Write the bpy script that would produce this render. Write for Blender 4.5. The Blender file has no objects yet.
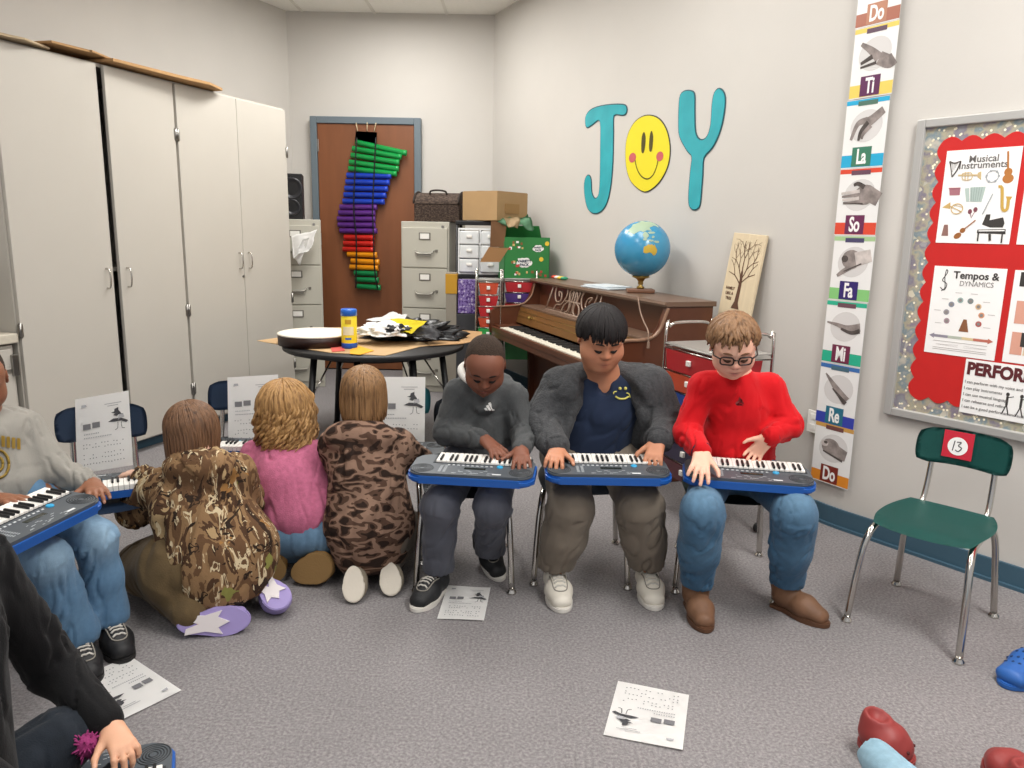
import bpy, bmesh, math, random
import numpy as np
from mathutils import Vector, Matrix, Euler
rnd = random.Random(7)
scn = bpy.context.scene
COL = scn.collection
PI = math.pi
# ---------------------------------------------------------------- camera model (the place is laid out in metres around it)
FPX = 760.0; TH = math.radians(11.4); CAMH = 1.25
SR = 72*math.tan(TH)/FPX; CR = math.sqrt(1-SR*SR)
F_ = Vector((0, math.cos(TH), -math.sin(TH))); U0 = Vector((0, math.sin(TH), math.cos(TH))); R0 = Vector((1, 0, 0))
R_ = R0*CR + U0*SR; U_ = U0*CR - R0*SR
def ray(px, py): return F_*FPX + R_*(px-512) - U_*(py-384)
def fl(px, py, z=0.0):
    d = ray(px, py); t = (z-CAMH)/d.z; return Vector((d.x*t, d.y*t, z))
def at(px, py, Y):
    d = ray(px, py); t = Y/d.y; return Vector((d.x*t, Y, CAMH+d.z*t))
def hit(px, py, o, n):
    d = ray(px, py); c = Vector((0, 0, CAMH)); t = (Vector(o)-c).dot(n)/d.dot(n); return c+d*t
cam = bpy.data.cameras.new('camera'); co = bpy.data.objects.new('camera', cam); COL.objects.link(co)
m = Matrix((R_, U_, -F_)).transposed().to_4x4(); m.translation = (0, 0, CAMH); co.matrix_world = m
cam.sensor_width = 36; cam.lens = FPX/1024*36; cam.clip_start = .05; scn.camera = co
# ---------------------------------------------------------------- materials
def s2l(c): return tuple((x/12.92 if x <= .04045 else ((x+.055)/1.055)**2.4) for x in c)
def hx(h): return s2l(tuple(int(h[i:i+2], 16)/255 for i in (0, 2, 4)))+(1,)
_mats = {}
def mat(name, col, rough=.6, metal=0, bump=0, bscale=200, var=0, vscale=8, spec=.4, sheen=0, detail=3, trans=0, emit=0, coat=0, vcol=False, stretch=None, var2=None):
    if name in _mats: return _mats[name]
    m = bpy.data.materials.new(name); m.use_nodes = True; nt = m.node_tree; b = nt.nodes['Principled BSDF']
    c = hx(col) if isinstance(col, str) else col
    b.inputs['Base Color'].default_value = c; b.inputs['Roughness'].default_value = rough; b.inputs['Metallic'].default_value = metal
    b.inputs['Specular IOR Level'].default_value = spec
    if sheen: b.inputs['Sheen Weight'].default_value = sheen; b.inputs['Sheen Roughness'].default_value = .5
    if coat: b.inputs['Coat Weight'].default_value = coat; b.inputs['Coat Roughness'].default_value = .15
    if trans: b.inputs['Transmission Weight'].default_value = trans
    if emit: b.inputs['Emission Color'].default_value = c; b.inputs['Emission Strength'].default_value = emit
    N = nt.nodes.new; L = nt.links.new
    tc = N('ShaderNodeTexCoord'); src = tc.outputs['Object']
    if stretch:
        mp = N('ShaderNodeMapping'); mp.inputs['Scale'].default_value = stretch; L(src, mp.inputs['Vector']); src = mp.outputs['Vector']
    out = None
    if vcol:
        va = N('ShaderNodeVertexColor'); va.layer_name = 'Col'; out = va.outputs['Color']
    if var:
        nz = N('ShaderNodeTexNoise'); nz.inputs['Scale'].default_value = vscale; nz.inputs['Detail'].default_value = detail; L(src, nz.inputs['Vector'])
        mr = N('ShaderNodeMapRange'); mr.inputs['From Min'].default_value = .3; mr.inputs['From Max'].default_value = .7
        mr.inputs['To Min'].default_value = 1-var; mr.inputs['To Max'].default_value = 1+var; L(nz.outputs['Fac'], mr.inputs['Value'])
        mx = N('ShaderNodeMix'); mx.data_type = 'RGBA'; mx.blend_type = 'MULTIPLY'; mx.inputs[0].default_value = 1
        if out: L(out, mx.inputs[6])
        else: mx.inputs[6].default_value = c
        L(mr.outputs['Result'], mx.inputs[7]); out = mx.outputs[2]
        if var2:
            m2 = N('ShaderNodeMix'); m2.data_type = 'RGBA'; L(nz.outputs['Fac'], m2.inputs[0]); L(out, m2.inputs[6]); m2.inputs[7].default_value = hx(var2); out = m2.outputs[2]
    if out: L(out, b.inputs['Base Color'])
    if bump:
        nb = N('ShaderNodeTexNoise'); nb.inputs['Scale'].default_value = bscale; nb.inputs['Detail'].default_value = 3; L(src, nb.inputs['Vector'])
        bp = N('ShaderNodeBump'); bp.inputs['Strength'].default_value = bump; bp.inputs['Distance'].default_value = .004
        L(nb.outputs['Fac'], bp.inputs['Height']); L(bp.outputs['Normal'], b.inputs['Normal'])
    _mats[name] = m; return m
def ramp_mat(name, stops, scale=10, stretch=None, rough=.8, bump=.2, detail=4, distort=0, kind='noise', bscale=150, const=True, layer=None):
    """colour ramp over noise or voronoi, optionally with a second ramp laid over it"""
    m = bpy.data.materials.new(name); m.use_nodes = True; nt = m.node_tree; b = nt.nodes['Principled BSDF']; N = nt.nodes.new; L = nt.links.new
    b.inputs['Roughness'].default_value = rough; b.inputs['Specular IOR Level'].default_value = .25
    tc = N('ShaderNodeTexCoord')
    def lay(stops, scale, stretch, detail, distort, kind):
        src = tc.outputs['Object']
        if stretch: 
            mp = N('ShaderNodeMapping'); mp.inputs['Scale'].default_value = stretch[:3]
            if len(stretch) > 3: mp.inputs['Rotation'].default_value = stretch[3:]
            L(src, mp.inputs['Vector']); src = mp.outputs['Vector']
        if kind == 'vor':
            nz0 = N('ShaderNodeTexNoise'); nz0.inputs['Scale'].default_value = scale*.8; L(src, nz0.inputs['Vector'])
            mxv = N('ShaderNodeMix'); mxv.data_type = 'RGBA'; mxv.inputs[0].default_value = distort*.1; L(src, mxv.inputs[6]); L(nz0.outputs['Color'], mxv.inputs[7])
            nz = N('ShaderNodeTexVoronoi'); nz.inputs['Scale'].default_value = scale; L(mxv.outputs[2], nz.inputs['Vector'])
            sp = N('ShaderNodeSeparateColor'); L(nz.outputs['Color'], sp.inputs['Color']); o = sp.outputs[0]
        else:
            nz = N('ShaderNodeTexNoise'); nz.inputs['Scale'].default_value = scale; nz.inputs['Detail'].default_value = detail; nz.inputs['Distortion'].default_value = distort; L(src, nz.inputs['Vector']); o = nz.outputs['Fac']
        cr = N('ShaderNodeValToRGB'); cr.color_ramp.interpolation = 'CONSTANT' if const else 'LINEAR'
        e = cr.color_ramp.elements
        while len(e) < len(stops): e.new(.5)
        for i, (p, c) in enumerate(stops): e[i].position = p; e[i].color = hx(c[:6]) if len(c) == 6 else (*hx(c[:6])[:3], 0.0)
        L(o, cr.inputs['Fac']); return cr
    r1 = lay(stops, scale, stretch, detail, distort, kind); out = r1.outputs['Color']
    for ly in (layer or []):
        r2 = lay(*ly); mx = N('ShaderNodeMix'); mx.data_type = 'RGBA'; L(r2.outputs['Alpha'], mx.inputs[0]); L(out, mx.inputs[6]); L(r2.outputs['Color'], mx.inputs[7]); out = mx.outputs[2]
    L(out, b.inputs['Base Color'])
    nb = N('ShaderNodeTexNoise'); nb.inputs['Scale'].default_value = bscale; L(tc.outputs['Object'], nb.inputs['Vector'])
    bp = N('ShaderNodeBump'); bp.inputs['Strength'].default_value = bump; bp.inputs['Distance'].default_value = .004; L(nb.outputs['Fac'], bp.inputs['Height']); L(bp.outputs['Normal'], b.inputs['Normal'])
    _mats[name] = m; return m
# ---------------------------------------------------------------- object helpers
def tag(o, label=None, cat=None, group=None, kind=None):
    if label: o['label'] = label
    if cat: o['category'] = cat
    if group: o['group'] = group
    if kind: o['kind'] = kind
    return o
def thing(name, label, cat, loc=(0, 0, 0), rz=0, group=None, M=None):
    o = bpy.data.objects.new(name, None); COL.objects.link(o); o.empty_display_size = .05
    if M is not None: o.matrix_world = M
    else: o.location = loc; o.rotation_euler = (0, 0, rz)
    return tag(o, label, cat, group)
def obj(name, B, mats, parent=None, smooth=False, label=None):
    me = bpy.data.meshes.new(name)
    if smooth == 'auto':
        for e in B.edges:
            if len(e.link_faces) == 2 and e.calc_face_angle(0) > .6: e.smooth = False
        for f in B.faces: f.smooth = True
    elif smooth:
        for f in B.faces: f.smooth = True
    bmesh.ops.recalc_face_normals(B, faces=B.faces[:])
    B.to_mesh(me); B.free()
    for m in (mats if isinstance(mats, (list, tuple)) else [mats]): me.materials.append(m)
    o = bpy.data.objects.new(name, me); COL.objects.link(o)
    if parent: o.parent = parent
    if label: o['label'] = label
    return o
def kids(o): return [c for c in bpy.data.objects if c.parent == o]
def copy_tree(o, parent=None):
    c = o.copy(); COL.objects.link(c); c.parent = parent
    for ch in kids(o): copy_tree(ch, c)
    return c
def BM(): return bmesh.new()
I4 = Matrix.Identity(4)
def bx(B, lo, hi, M=None, bev=0, mi=0, seg=2):
    lo = Vector(lo); hi = Vector(hi); c = (lo+hi)/2; s = hi-lo
    r = bmesh.ops.create_cube(B, size=1, matrix=Matrix.Translation(c) @ Matrix.Diagonal((abs(s.x), abs(s.y), abs(s.z), 1)))
    vs = r['verts']; fs = list({f for v in vs for f in v.link_faces})
    for f in fs: f.material_index = mi
    if bev:
        es = list({e for v in vs for e in v.link_edges})
        r = bmesh.ops.bevel(B, geom=es, offset=bev, segments=seg, affect='EDGES', profile=.5)
        for f in r['faces']: f.material_index = mi
        vs = list({v for f in r['faces'] for v in f.verts} | {v for f in fs if f.is_valid for v in f.verts})
    if M is not None: bmesh.ops.transform(B, matrix=M, verts=vs)
    return vs
def spline(pts, n=8):
    P = [Vector(p) for p in pts]; out = []
    for i in range(len(P)-1):
        a = P[max(i-1, 0)]; b = P[i]; c = P[i+1]; d = P[min(i+2, len(P)-1)]
        for k in range(n):
            t = k/n; out.append(.5*((2*b)+(c-a)*t+(2*a-5*b+4*c-d)*t*t+(3*b-a-3*c+d)*t**3))
    out.append(P[-1]); return out
def tube(B, pts, r, seg=8, closed=False, mi=0, M=None, flat=None, caps=True):
    P = [Vector(p) for p in pts]; n = len(P)
    if M is not None: P = [M @ p for p in P]
    rr = r if isinstance(r, (list, tuple)) else [r]*n
    if len(rr) != n: rr = [rr[min(int(i*(len(rr)-1)/(n-1)), len(rr)-2)]*(1-((i*(len(rr)-1)/(n-1)) % 1 if i < n-1 else 1))+rr[min(int(i*(len(rr)-1)/(n-1)), len(rr)-2)+1]*((i*(len(rr)-1)/(n-1)) % 1 if i < n-1 else 1) for i in range(n)]
    T = []
    for i in range(n):
        a = P[(i-1) % n] if closed else P[max(i-1, 0)]; b = P[(i+1) % n] if closed else P[min(i+1, n-1)]
        t = b-a; T.append(t.normalized() if t.length > 1e-9 else Vector((0, 0, 1)))
    up = Vector((0, 0, 1)) if abs(T[0].z) < .9 else Vector((1, 0, 0))
    if flat is not None: up = Vector(flat[0])
    x = T[0].cross(up).normalized(); rings = []
    for i in range(n):
        if flat is not None: x = T[i].cross(up).normalized()
        else: x = (x-T[i]*x.dot(T[i])).normalized()
        y = T[i].cross(x)
        fx, fy = (1, 1) if flat is None else (1, flat[1])
        rings.append([B.verts.new(P[i]+(x*math.cos(2*PI*k/seg)*fx+y*math.sin(2*PI*k/seg)*fy)*rr[i]) for k in range(seg)])
    for i in range(n if closed else n-1):
        a = rings[i]; b = rings[(i+1) % n]
        for k in range(seg):
            f = B.faces.new((a[k], a[(k+1) % seg], b[(k+1) % seg], b[k])); f.material_index = mi; f.smooth = True
    if caps and not closed:
        B.faces.new(rings[0][::-1]).material_index = mi; B.faces.new(rings[-1]).material_index = mi
def cyl(B, c, r, h, seg=24, M=None, mi=0, bev=0): lathe(B, [(0, 0), (r, 0), (r, h), (0, h)] if not bev else [(0, 0), (r-bev, 0), (r, bev), (r, h-bev), (r-bev, h), (0, h)], seg, (M or I4) @ Matrix.Translation(c), mi)
def lathe(B, prof, seg=24, M=None, mi=0, mis=None):
    M = M or I4; rings = []
    for (r, z) in prof:
        rings.append([B.verts.new(M @ Vector((0, 0, z)))] if r < 1e-7 else [B.verts.new(M @ Vector((r*math.cos(2*PI*k/seg), r*math.sin(2*PI*k/seg), z))) for k in range(seg)])
    for i in range(len(prof)-1):
        a, b = rings[i], rings[i+1]
        for k in range(seg):
            k2 = (k+1) % seg
            if len(a) == 1 and len(b) == 1: continue
            v = (a[0], b[k], b[k2]) if len(a) == 1 else ((a[k], a[k2], b[0]) if len(b) == 1 else (a[k], a[k2], b[k2], b[k]))
            f = B.faces.new(v); f.material_index = mis[i] if mis else mi
def prism(B, poly, z0, z1, M=None, mi=0, bev=0):
    """polygon in local xy, pushed out along z"""
    M = M or I4
    a = [B.verts.new(Vector((p[0], p[1], z0))) for p in poly]; b = [B.verts.new(Vector((p[0], p[1], z1))) for p in poly]
    n = len(poly); fs = [B.faces.new(a[::-1]), B.faces.new(b)]
    for i in range(n): fs.append(B.faces.new((a[i], a[(i+1) % n], b[(i+1) % n], b[i])))
    for f in fs: f.material_index = mi
    vs = a+b
    if bev:
        es = [e for f in fs[:2] for e in f.edges]
        r = bmesh.ops.bevel(B, geom=es, offset=bev, segments=2, affect='EDGES')
        for f in r['faces']: f.material_index = mi
        vs = list({v for f in r['faces'] for v in f.verts} | {v for f in fs if f.is_valid for v in f.verts})
    bmesh.ops.transform(B, matrix=M, verts=vs)
def poly2(B, pts, z, M, mi=0):
    try: B.faces.new([B.verts.new(M @ Vector((p[0], p[1], z))) for p in pts]).material_index = mi
    except Exception: pass
def rect(B, x0, y0, x1, y1, z, M, mi=0): poly2(B, [(x0, y0), (x1, y0), (x1, y1), (x0, y1)], z, M, mi)
def ellp(cx, cy, rx, ry, n=20, rot=0, a0=0, a1=2*PI):
    return [(cx+rx*math.cos(t)*math.cos(rot)-ry*math.sin(t)*math.sin(rot), cy+rx*math.cos(t)*math.sin(rot)+ry*math.sin(t)*math.cos(rot)) for t in [a0+(a1-a0)*i/n for i in range(n)]]
def stroke(B, pts, w, z, M, mi=0, n=6):
    P = [Vector((p[0], p[1], 0)) for p in pts]
    if n > 1 and len(P) > 2: P = spline(P, n)
    ww = w if isinstance(w, (list, tuple)) else [w, w]
    L, Rr = [], []
    for i, p in enumerate(P):
        t = (P[min(i+1, len(P)-1)]-P[max(i-1, 0)])
        if t.length < 1e-9: t = Vector((1, 0, 0))
        t.normalize(); k = i/max(1, len(P)-1); h = (ww[0]*(1-k)+ww[-1]*k)/2; nn = Vector((-t.y, t.x, 0))*h
        L.append(p+nn); Rr.append(p-nn)
    for i in range(len(P)-1): poly2(B, [L[i], L[i+1], Rr[i+1], Rr[i]], z, M, mi)
def roundrect(x0, y0, x1, y1, r, n=5):
    out = []
    for cx, cy, a in ((x1-r, y1-r, 0), (x0+r, y1-r, PI/2), (x0+r, y0+r, PI), (x1-r, y0+r, 3*PI/2)):
        for i in range(n+1): t = a+PI/2*i/n; out.append((cx+r*math.cos(t), cy+r*math.sin(t)))
    return out
def text(B, s, size, M, mi=0, sx=1, ext=.0004, align='CENTER', bold=0, sp=1):
    c = bpy.data.curves.new('t', 'FONT'); c.body = s; c.size = size; c.extrude = ext; c.align_x = align; c.align_y = 'CENTER'; c.offset = bold; c.space_character = sp; c.resolution_u = 3
    o = bpy.data.objects.new('t', c); me = bpy.data.meshes.new_from_object(o)
    me.transform(M @ Matrix.Diagonal((sx, 1, 1, 1)))
    k = len(B.faces); B.from_mesh(me); B.faces.ensure_lookup_table()
    for f in B.faces[k:]: f.material_index = mi
    bpy.data.objects.remove(o); bpy.data.curves.remove(c); bpy.data.meshes.remove(me)
def frame(o, u, v):
    u = Vector(u).normalized(); v = Vector(v).normalized(); n = u.cross(v).normalized(); v = n.cross(u)
    M = Matrix((u, v, n)).transposed().to_4x4(); M.translation = Vector(o); return M
def TR(x, y, z=0): return Matrix.Translation((x, y, z))
def RX(a): return Matrix.Rotation(math.radians(a), 4, 'X')
def RY(a): return Matrix.Rotation(math.radians(a), 4, 'Y')
def RZ(a): return Matrix.Rotation(math.radians(a), 4, 'Z')
vs = scn.view_settings; vs.view_transform = 'Standard'; vs.look = 'None'; vs.gamma = 1; vs.exposure = .17
try: vs.use_curve_mapping = False
except Exception: pass
# ================================================================= ROOM
M_wall = mat('painted_wall', 'c8c4be', .75, bump=.08, bscale=90, var=.015, vscale=3)
M_cab = mat('laminate', 'bdb8af', .45, var=.012, vscale=4)
M_cabedge = mat('laminate_edge', 'ddd6c8', .5)
M_dark = mat('dark_gap', '17130f', .9)
M_black = mat('black_plastic', '141416', .45, bump=.05)
M_chrome = mat('chrome', 'c9c6c0', .18, 1)
M_steel = mat('steel', '9c9a96', .3, 1)
M_alu = mat('aluminium', 'b4b3b0', .4, .25)
M_white = mat('white_paint', 'e6e4de', .5)
M_paper = mat('paper', 'f4f3f1', .8)
M_print = mat('print_ink', '3a3a3c', .8)
M_pgrey = mat('print_grey', '9a9a9c', .8)
M_kraft = mat('kraft_paper', 'b99a72', .85, var=.06, vscale=12, bump=.2, bscale=60)
M_card = mat('cardboard', 'b08a5e', .85, var=.05, vscale=15, bump=.15, bscale=80)
M_blue_base = mat('teal_blue_rubber', '3d5a6b', .55)
M_wood_dark = mat('walnut', '55301c', .38, var=.28, vscale=6, stretch=(1, 1, .12), detail=6, bump=.05)
M_brass = mat('brass', 'a58a4e', .3, .9)

def struct(name, B, m, smooth=False):
    o = obj(name, B, m, None, smooth); o['kind'] = 'structure'; return o
# carpet
cm = bpy.data.materials.new('carpet'); cm.use_nodes = True; nt = cm.node_tree; b = nt.nodes['Principled BSDF']; b.inputs['Roughness'].default_value = .95; b.inputs['Specular IOR Level'].default_value = .1
N = nt.nodes.new; L = nt.links.new; tc = N('ShaderNodeTexCoord')
n1 = N('ShaderNodeTexNoise'); n1.inputs['Scale'].default_value = 120; n1.inputs['Detail'].default_value = 3; n1.inputs['Roughness'].default_value = .7; L(tc.outputs['Object'], n1.inputs['Vector'])
cr = N('ShaderNodeValToRGB'); e = cr.color_ramp.elements; e[0].position = .3; e[0].color = hx('6d6869'); e[1].position = .7; e[1].color = hx('9b9695'); e.new(.5).color = hx('838081'); L(n1.outputs['Fac'], cr.inputs['Fac'])
n2 = N('ShaderNodeTexNoise'); n2.inputs['Scale'].default_value = 2.5; L(tc.outputs['Object'], n2.inputs['Vector'])
mr = N('ShaderNodeMapRange'); mr.inputs['To Min'].default_value = .88; mr.inputs['To Max'].default_value = 1.12; L(n2.outputs['Fac'], mr.inputs['Value'])
mx = N('ShaderNodeMix'); mx.data_type = 'RGBA'; mx.blend_type = 'MULTIPLY'; mx.inputs[0].default_value = 1; L(cr.outputs['Color'], mx.inputs[6]); L(mr.outputs['Result'], mx.inputs[7]); L(mx.outputs[2], b.inputs['Base Color'])
bp = N('ShaderNodeBump'); bp.inputs['Strength'].default_value = .5; bp.inputs['Distance'].default_value = .006; L(n1.outputs['Fac'], bp.inputs['Height']); L(bp.outputs['Normal'], b.inputs['Normal'])
B = BM(); bx(B, (-4, -1.5, -.05), (4.5, 7.4, 0)); struct('floor', B, cm)
# ceiling: suspended tiles in a grid
M_tile = mat('ceiling_tile', 'f2f0ea', .9, bump=.3, bscale=120, var=.02, vscale=40); M_tgrid = mat('ceiling_grid', 'dfdcd4', .5)
LIGHTS = [(-.9, 2.0), (1.5, 1.3), (-.9, 4.2), (1.5, -.3), (-.9, -.4), (.3, 3.2), (-.9, 5.6)]  # last panel is an unseen addition that brightens the back wall
B = BM(); bx(B, (-4, -1.5, 3.0), (4.5, 7.4, 3.06))
for i in range(15): x = -3.6+.6*i; bx(B, (x-.012, -1.5, 2.994), (x+.012, 7.4, 3.001), mi=1)
for j in range(8): y = -1.2+1.2*j; bx(B, (-4, y-.012, 2.9935), (4.5, y+.012, 3.001), mi=1)
struct('ceiling', B, [M_tile, M_tgrid])
# walls
CA = Vector((-1.93, 6.776, 0)); CB = Vector((-.202, 6.776, 0)); P1 = Vector((1.393, 3.225, 0)); W2 = Vector((.594, -.805, 0)); W1 = (P1-CB).normalized()
def wall_path(name, pts, th=.12, side=1, z1=3.0):
    B = BM(); pts = [Vector((p[0], p[1], 0)) for p in pts]
    out = []
    for i, p in enumerate(pts):
        t = (pts[min(i+1, len(pts)-1)]-pts[max(i-1, 0)]).normalized(); out.append(p+Vector((-t.y, t.x, 0))*th*side)
    poly = [(p.x, p.y) for p in pts]+[(p.x, p.y) for p in out[::-1]]
    prism(B, poly, 0, z1); return struct(name, B, M_wall)
wall_path('wall_back', [CA+Vector((-.2, 0, 0)), CB+Vector((.1, 0, 0))])
Ldir = Vector((-math.sin(math.radians(23.5)), -math.cos(math.radians(23.5)), 0))
wall_path('wall_left', [CA+Ldir*8.4, CA])
rp = [CB]+[P1-W1*.35]
for t in (.25, .5, .75): a = P1-W1*.35; c = P1+W2*.1; rp.append(a.lerp(P1, t).lerp(P1.lerp(c, t), t))
rp += [P1+W2*.1, P1+W2*3.2]
wall_path('wall_right', rp)
B = BM(); pts = [CB+W1*.02]+rp[1:]; pin = []
for i, p in enumerate(pts):
    t = (pts[min(i+1, len(pts)-1)]-pts[max(i-1, 0)]).normalized(); pin.append(p+Vector((t.y, -t.x, 0))*.012)
poly = [(p.x, p.y) for p in pts]+[(p.x, p.y) for p in pin[::-1]]; prism(B, poly, 0, .085); prism(B, [(p.x, p.y) for p in pts]+[(p.x+(p.x-q.x)*-2.2, p.y+(p.y-q.y)*-2.2) for p, q in list(zip(pts, pin))[::-1]], 0, .012)
struct('baseboard_right', B, M_blue_base)
B = BM(); bx(B, (-.80, 6.764, 0), (-.21, 6.776, .085)); bx(B, (-1.93, 6.764, 0), (-1.76, 6.776, .085)); struct('baseboard_back', B, M_blue_base)
# door
M_frame = mat('door_frame_paint', '66727a', .45)
M_door = mat('door_veneer', '7c4c2f', .42, var=.16, vscale=7, stretch=(1, 1, .15), detail=5)
B = BM(); Y0 = 6.70
for x0, x1 in ((-1.745, -1.69), (-.868, -.81)): bx(B, (x0, Y0, 0), (x1, 6.80, 2.165), bev=.004)
bx(B, (-1.69, Y0, 2.11), (-.868, 6.80, 2.165), bev=.004); struct('trim_1', B, M_frame)
B = BM(); bx(B, (-1.688, 6.715, .01), (-.87, 6.755, 2.108), bev=.003); door = struct('door_1', B, M_door)
B = BM()
for z in (.25, 1.1, 1.88): bx(B, (-1.697, 6.703, z), (-1.677, 6.716, z+.1), bev=.003)
obj('hinge', B, M_steel, door)
B = BM(); lathe(B, [(0, 0), (.03, 0), (.03, .01), (.012, .015), (.012, .04), (.028, .05), (.03, .065), (.018, .075), (0, .077)], 20, TR(-.93, 6.715, 1.0) @ RX(90)); obj('door_knob', B, M_brass, door, True)
# ceiling lights
M_diff = bpy.data.materials.new('light_diffuser'); M_diff.use_nodes = True; b = M_diff.node_tree.nodes['Principled BSDF']; b.inputs['Emission Color'].default_value = (1, .98, .94, 1); b.inputs['Emission Strength'].default_value = 3; b.inputs['Base Color'].default_value = (.9, .9, .9, 1)
for i, (x, y) in enumerate(LIGHTS):
    t = thing('ceiling_light', 'recessed fluorescent ceiling panel above the '+['left chairs', 'right wall', 'round table', 'right rear of the room', 'left rear of the room', 'middle of the class', 'wooden door, added to brighten the back wall'][i], 'light', (x, y, 2.992), group='ceiling light panels')
    B = BM()
    for a, b_, c, d in ((-.3, -.6, -.28, .6), (.28, -.6, .3, .6), (-.28, -.6, .28, -.58), (-.28, .58, .28, .6)): bx(B, (a, b_, -.012), (c, d, 0))
    obj('light_frame', B, M_tgrid, t)
    B = BM(); bx(B, (-.28, -.58, -.006), (.28, .58, 0)); obj('diffuser', B, M_diff, t)
    la = bpy.data.lights.new('lamp', 'AREA'); la.shape = 'RECTANGLE'; la.size = .55; la.size_y = 1.15; la.energy = [16, 56, 32, 22, 18, 13, 24][i]; la.color = (1, .975, .935)
    lo = bpy.data.objects.new('lamp', la); COL.objects.link(lo); lo.parent = t; lo.location = (0, 0, -.03)
w = bpy.data.worlds.new('world'); scn.world = w; w.use_nodes = True; w.node_tree.nodes['Background'].inputs[0].default_value = (.97, .97, 1, 1); w.node_tree.nodes['Background'].inputs[1].default_value = .5

# ================================================================= TALL CABINETS
E0 = Vector((-1.57, 5.4, 0)); CU = Vector((-.345, -.9386, 0)).normalized(); CN = Vector((CU.y*-1, CU.x, 0)); CN = Vector((.9386, -.345, 0))
# local frame: x along the front towards the camera, y up, z out of the front into the room
FC = frame(E0, CU, (0, 0, 1))
if (FC.to_3x3() @ Vector((0, 0, 1))).dot(CN) < 0: FC = FC @ Matrix.Diagonal((1, 1, -1, 1))
def handle_c(P, x, y, par, h=.11, m=None):
    B = BM(); tube(B, spline([(x, y-h/2, 0), (x, y-h/2, .025), (x, y-h*.3, .032), (x, y+h*.3, .032), (x, y+h/2, .025), (x, y+h/2, 0)], 4), .0045, 6); return obj('handle', B, m or M_chrome, par)
def cab(label, x0, x1, doors, h=2.03, d=.6):
    t = thing('tall_cabinet', label, 'cabinet', M=FC, group='tall beige cupboards')
    B = BM(); k = .018
    bx(B, (x0, .06, -d), (x0+k, h, -.02)); bx(B, (x1-k, .06, -d), (x1, h, -.02)); bx(B, (x0+k, h-k, -d), (x1-k, h, -.02)); bx(B, (x0+k, .06, -d), (x1-k, .08, -.02)); bx(B, (x0+k, .08, -d), (x1-k, h-k, -d+.01)); bx(B, (x0+.01, 0, -d+.05), (x1-.01, .06, -.06), mi=1)
    bx(B, (x0+k, 1.0, -d+.01), (x1-k, 1.02, -.05))
    obj('body', B, [M_cab, M_blue_base], t)
    for (a, b_, ang, hs, hx_) in doors:
        # hinge on the side away from the handle
        piv = a if hs == 'a' else b_; sg = 1 if hs == 'a' else -1
        dm = TR(piv, 0, -.018) @ RY(-ang*sg)
        B = BM(); w_ = b_-a
        bx(B, (min(0, sg*w_)+.002, .075, 0), (max(0, sg*w_)-.002, h-.012, .02), bev=.002); dd = obj('door', B, M_cab, t); dd.matrix_local = dm
        B = BM(); hxx = sg*(w_-.045)
        tube(B, spline([(hxx, hx_-.05, .02), (hxx, hx_-.045, .043), (hxx, hx_, .05), (hxx, hx_+.045, .043), (hxx, hx_+.05, .02)], 4), .0045, 6); obj('handle', B, M_chrome, dd)
        for hz in (.25, .72, h-.32):
            B = BM(); tube(B, [(0, hz, .021), (0, hz+.07, .021)], .007, 8); bx(B, (-.012, hz+.005, .018), (.012, hz+.065, .023)); obj('hinge', B, M_steel, dd)
    return t
c1 = cab('tall beige double-door cupboard farthest back, its two handles side by side', 0, 1.0, [(.003, .492, 0, 'a', 1.03), (.492, .992, 0, 'b', 1.03)])
B = BM(); cyl(B, (.505, .93, .002), .008, .006, 12); obj('lock', B, M_steel, c1)
c2 = cab('tall beige double-door cupboard standing nearest, a dark gap between its doors', 1.003, 2.05, [(1.008, 1.478, 2.0, 'a', .97), (1.512, 2.045, 1.0, 'b', .97)])
B = BM()
for (x, y0, y1, z, mi_) in ((1.42, 1.02, 1.3, -.2, 1), (1.46, 1.02, 1.22, -.15, 2), (1.38, .1, .55, -.2, 3), (1.55, .1, .42, -.15, 2)):
    bx(B, (x, y0, z-.1), (x+.1, y1, z), bev=.004, mi=mi_-1)
o = obj('storage_box', B, [mat('brown_box', '7a5138', .8), mat('maroon_box', '5a2f2c', .8), mat('blue_box', '2f5f96', .7)]); o.matrix_world = FC; tag(o, 'stacked boxes glimpsed through the gap of the nearest cupboard', 'box')
# cardboard lying on top of the cupboards
for i, (x0, x1, z, dz, ov, rz, lab) in enumerate(((.62, 1.52, 2.034, .016, .10, 3, 'brown flattened cardboard jutting over the top of the cupboards'), (1.38, 1.83, 2.052, .01, .07, -4, 'smaller cardboard sheet lying across the larger one on the cupboards'), (1.72, 2.3, 2.034, .01, .06, 2, 'cardboard sheet on top of the cupboard at left edge of the photo'))):
    B = BM(); 
    pts = [(x0, -.4), (x0+.03, ov-.06), (x0+.2, ov), (x0+.45*(x1-x0), ov-.015), (x1-.05, ov-.02), (x1, -.38)]
    prism(B, pts, 0, dz, bev=.002)
    bx(B, (x0+.05, -.3, dz), (x1-.1, ov-.1, dz+.008))
    o = obj('cardboard_sheet', B, M_card if i != 2 else mat('cardboard_pale', 'b5a184', .85))
    # local: x along, y out, z up
    o.matrix_world = FC @ Matrix(((1, 0, 0, 0), (0, 0, 1, z+(.003 if i == 1 else 0)), (0, 1, 0, 0), (0, 0, 0, 1))) @ RZ(0)
    tag(o, lab, 'cardboard')
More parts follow.
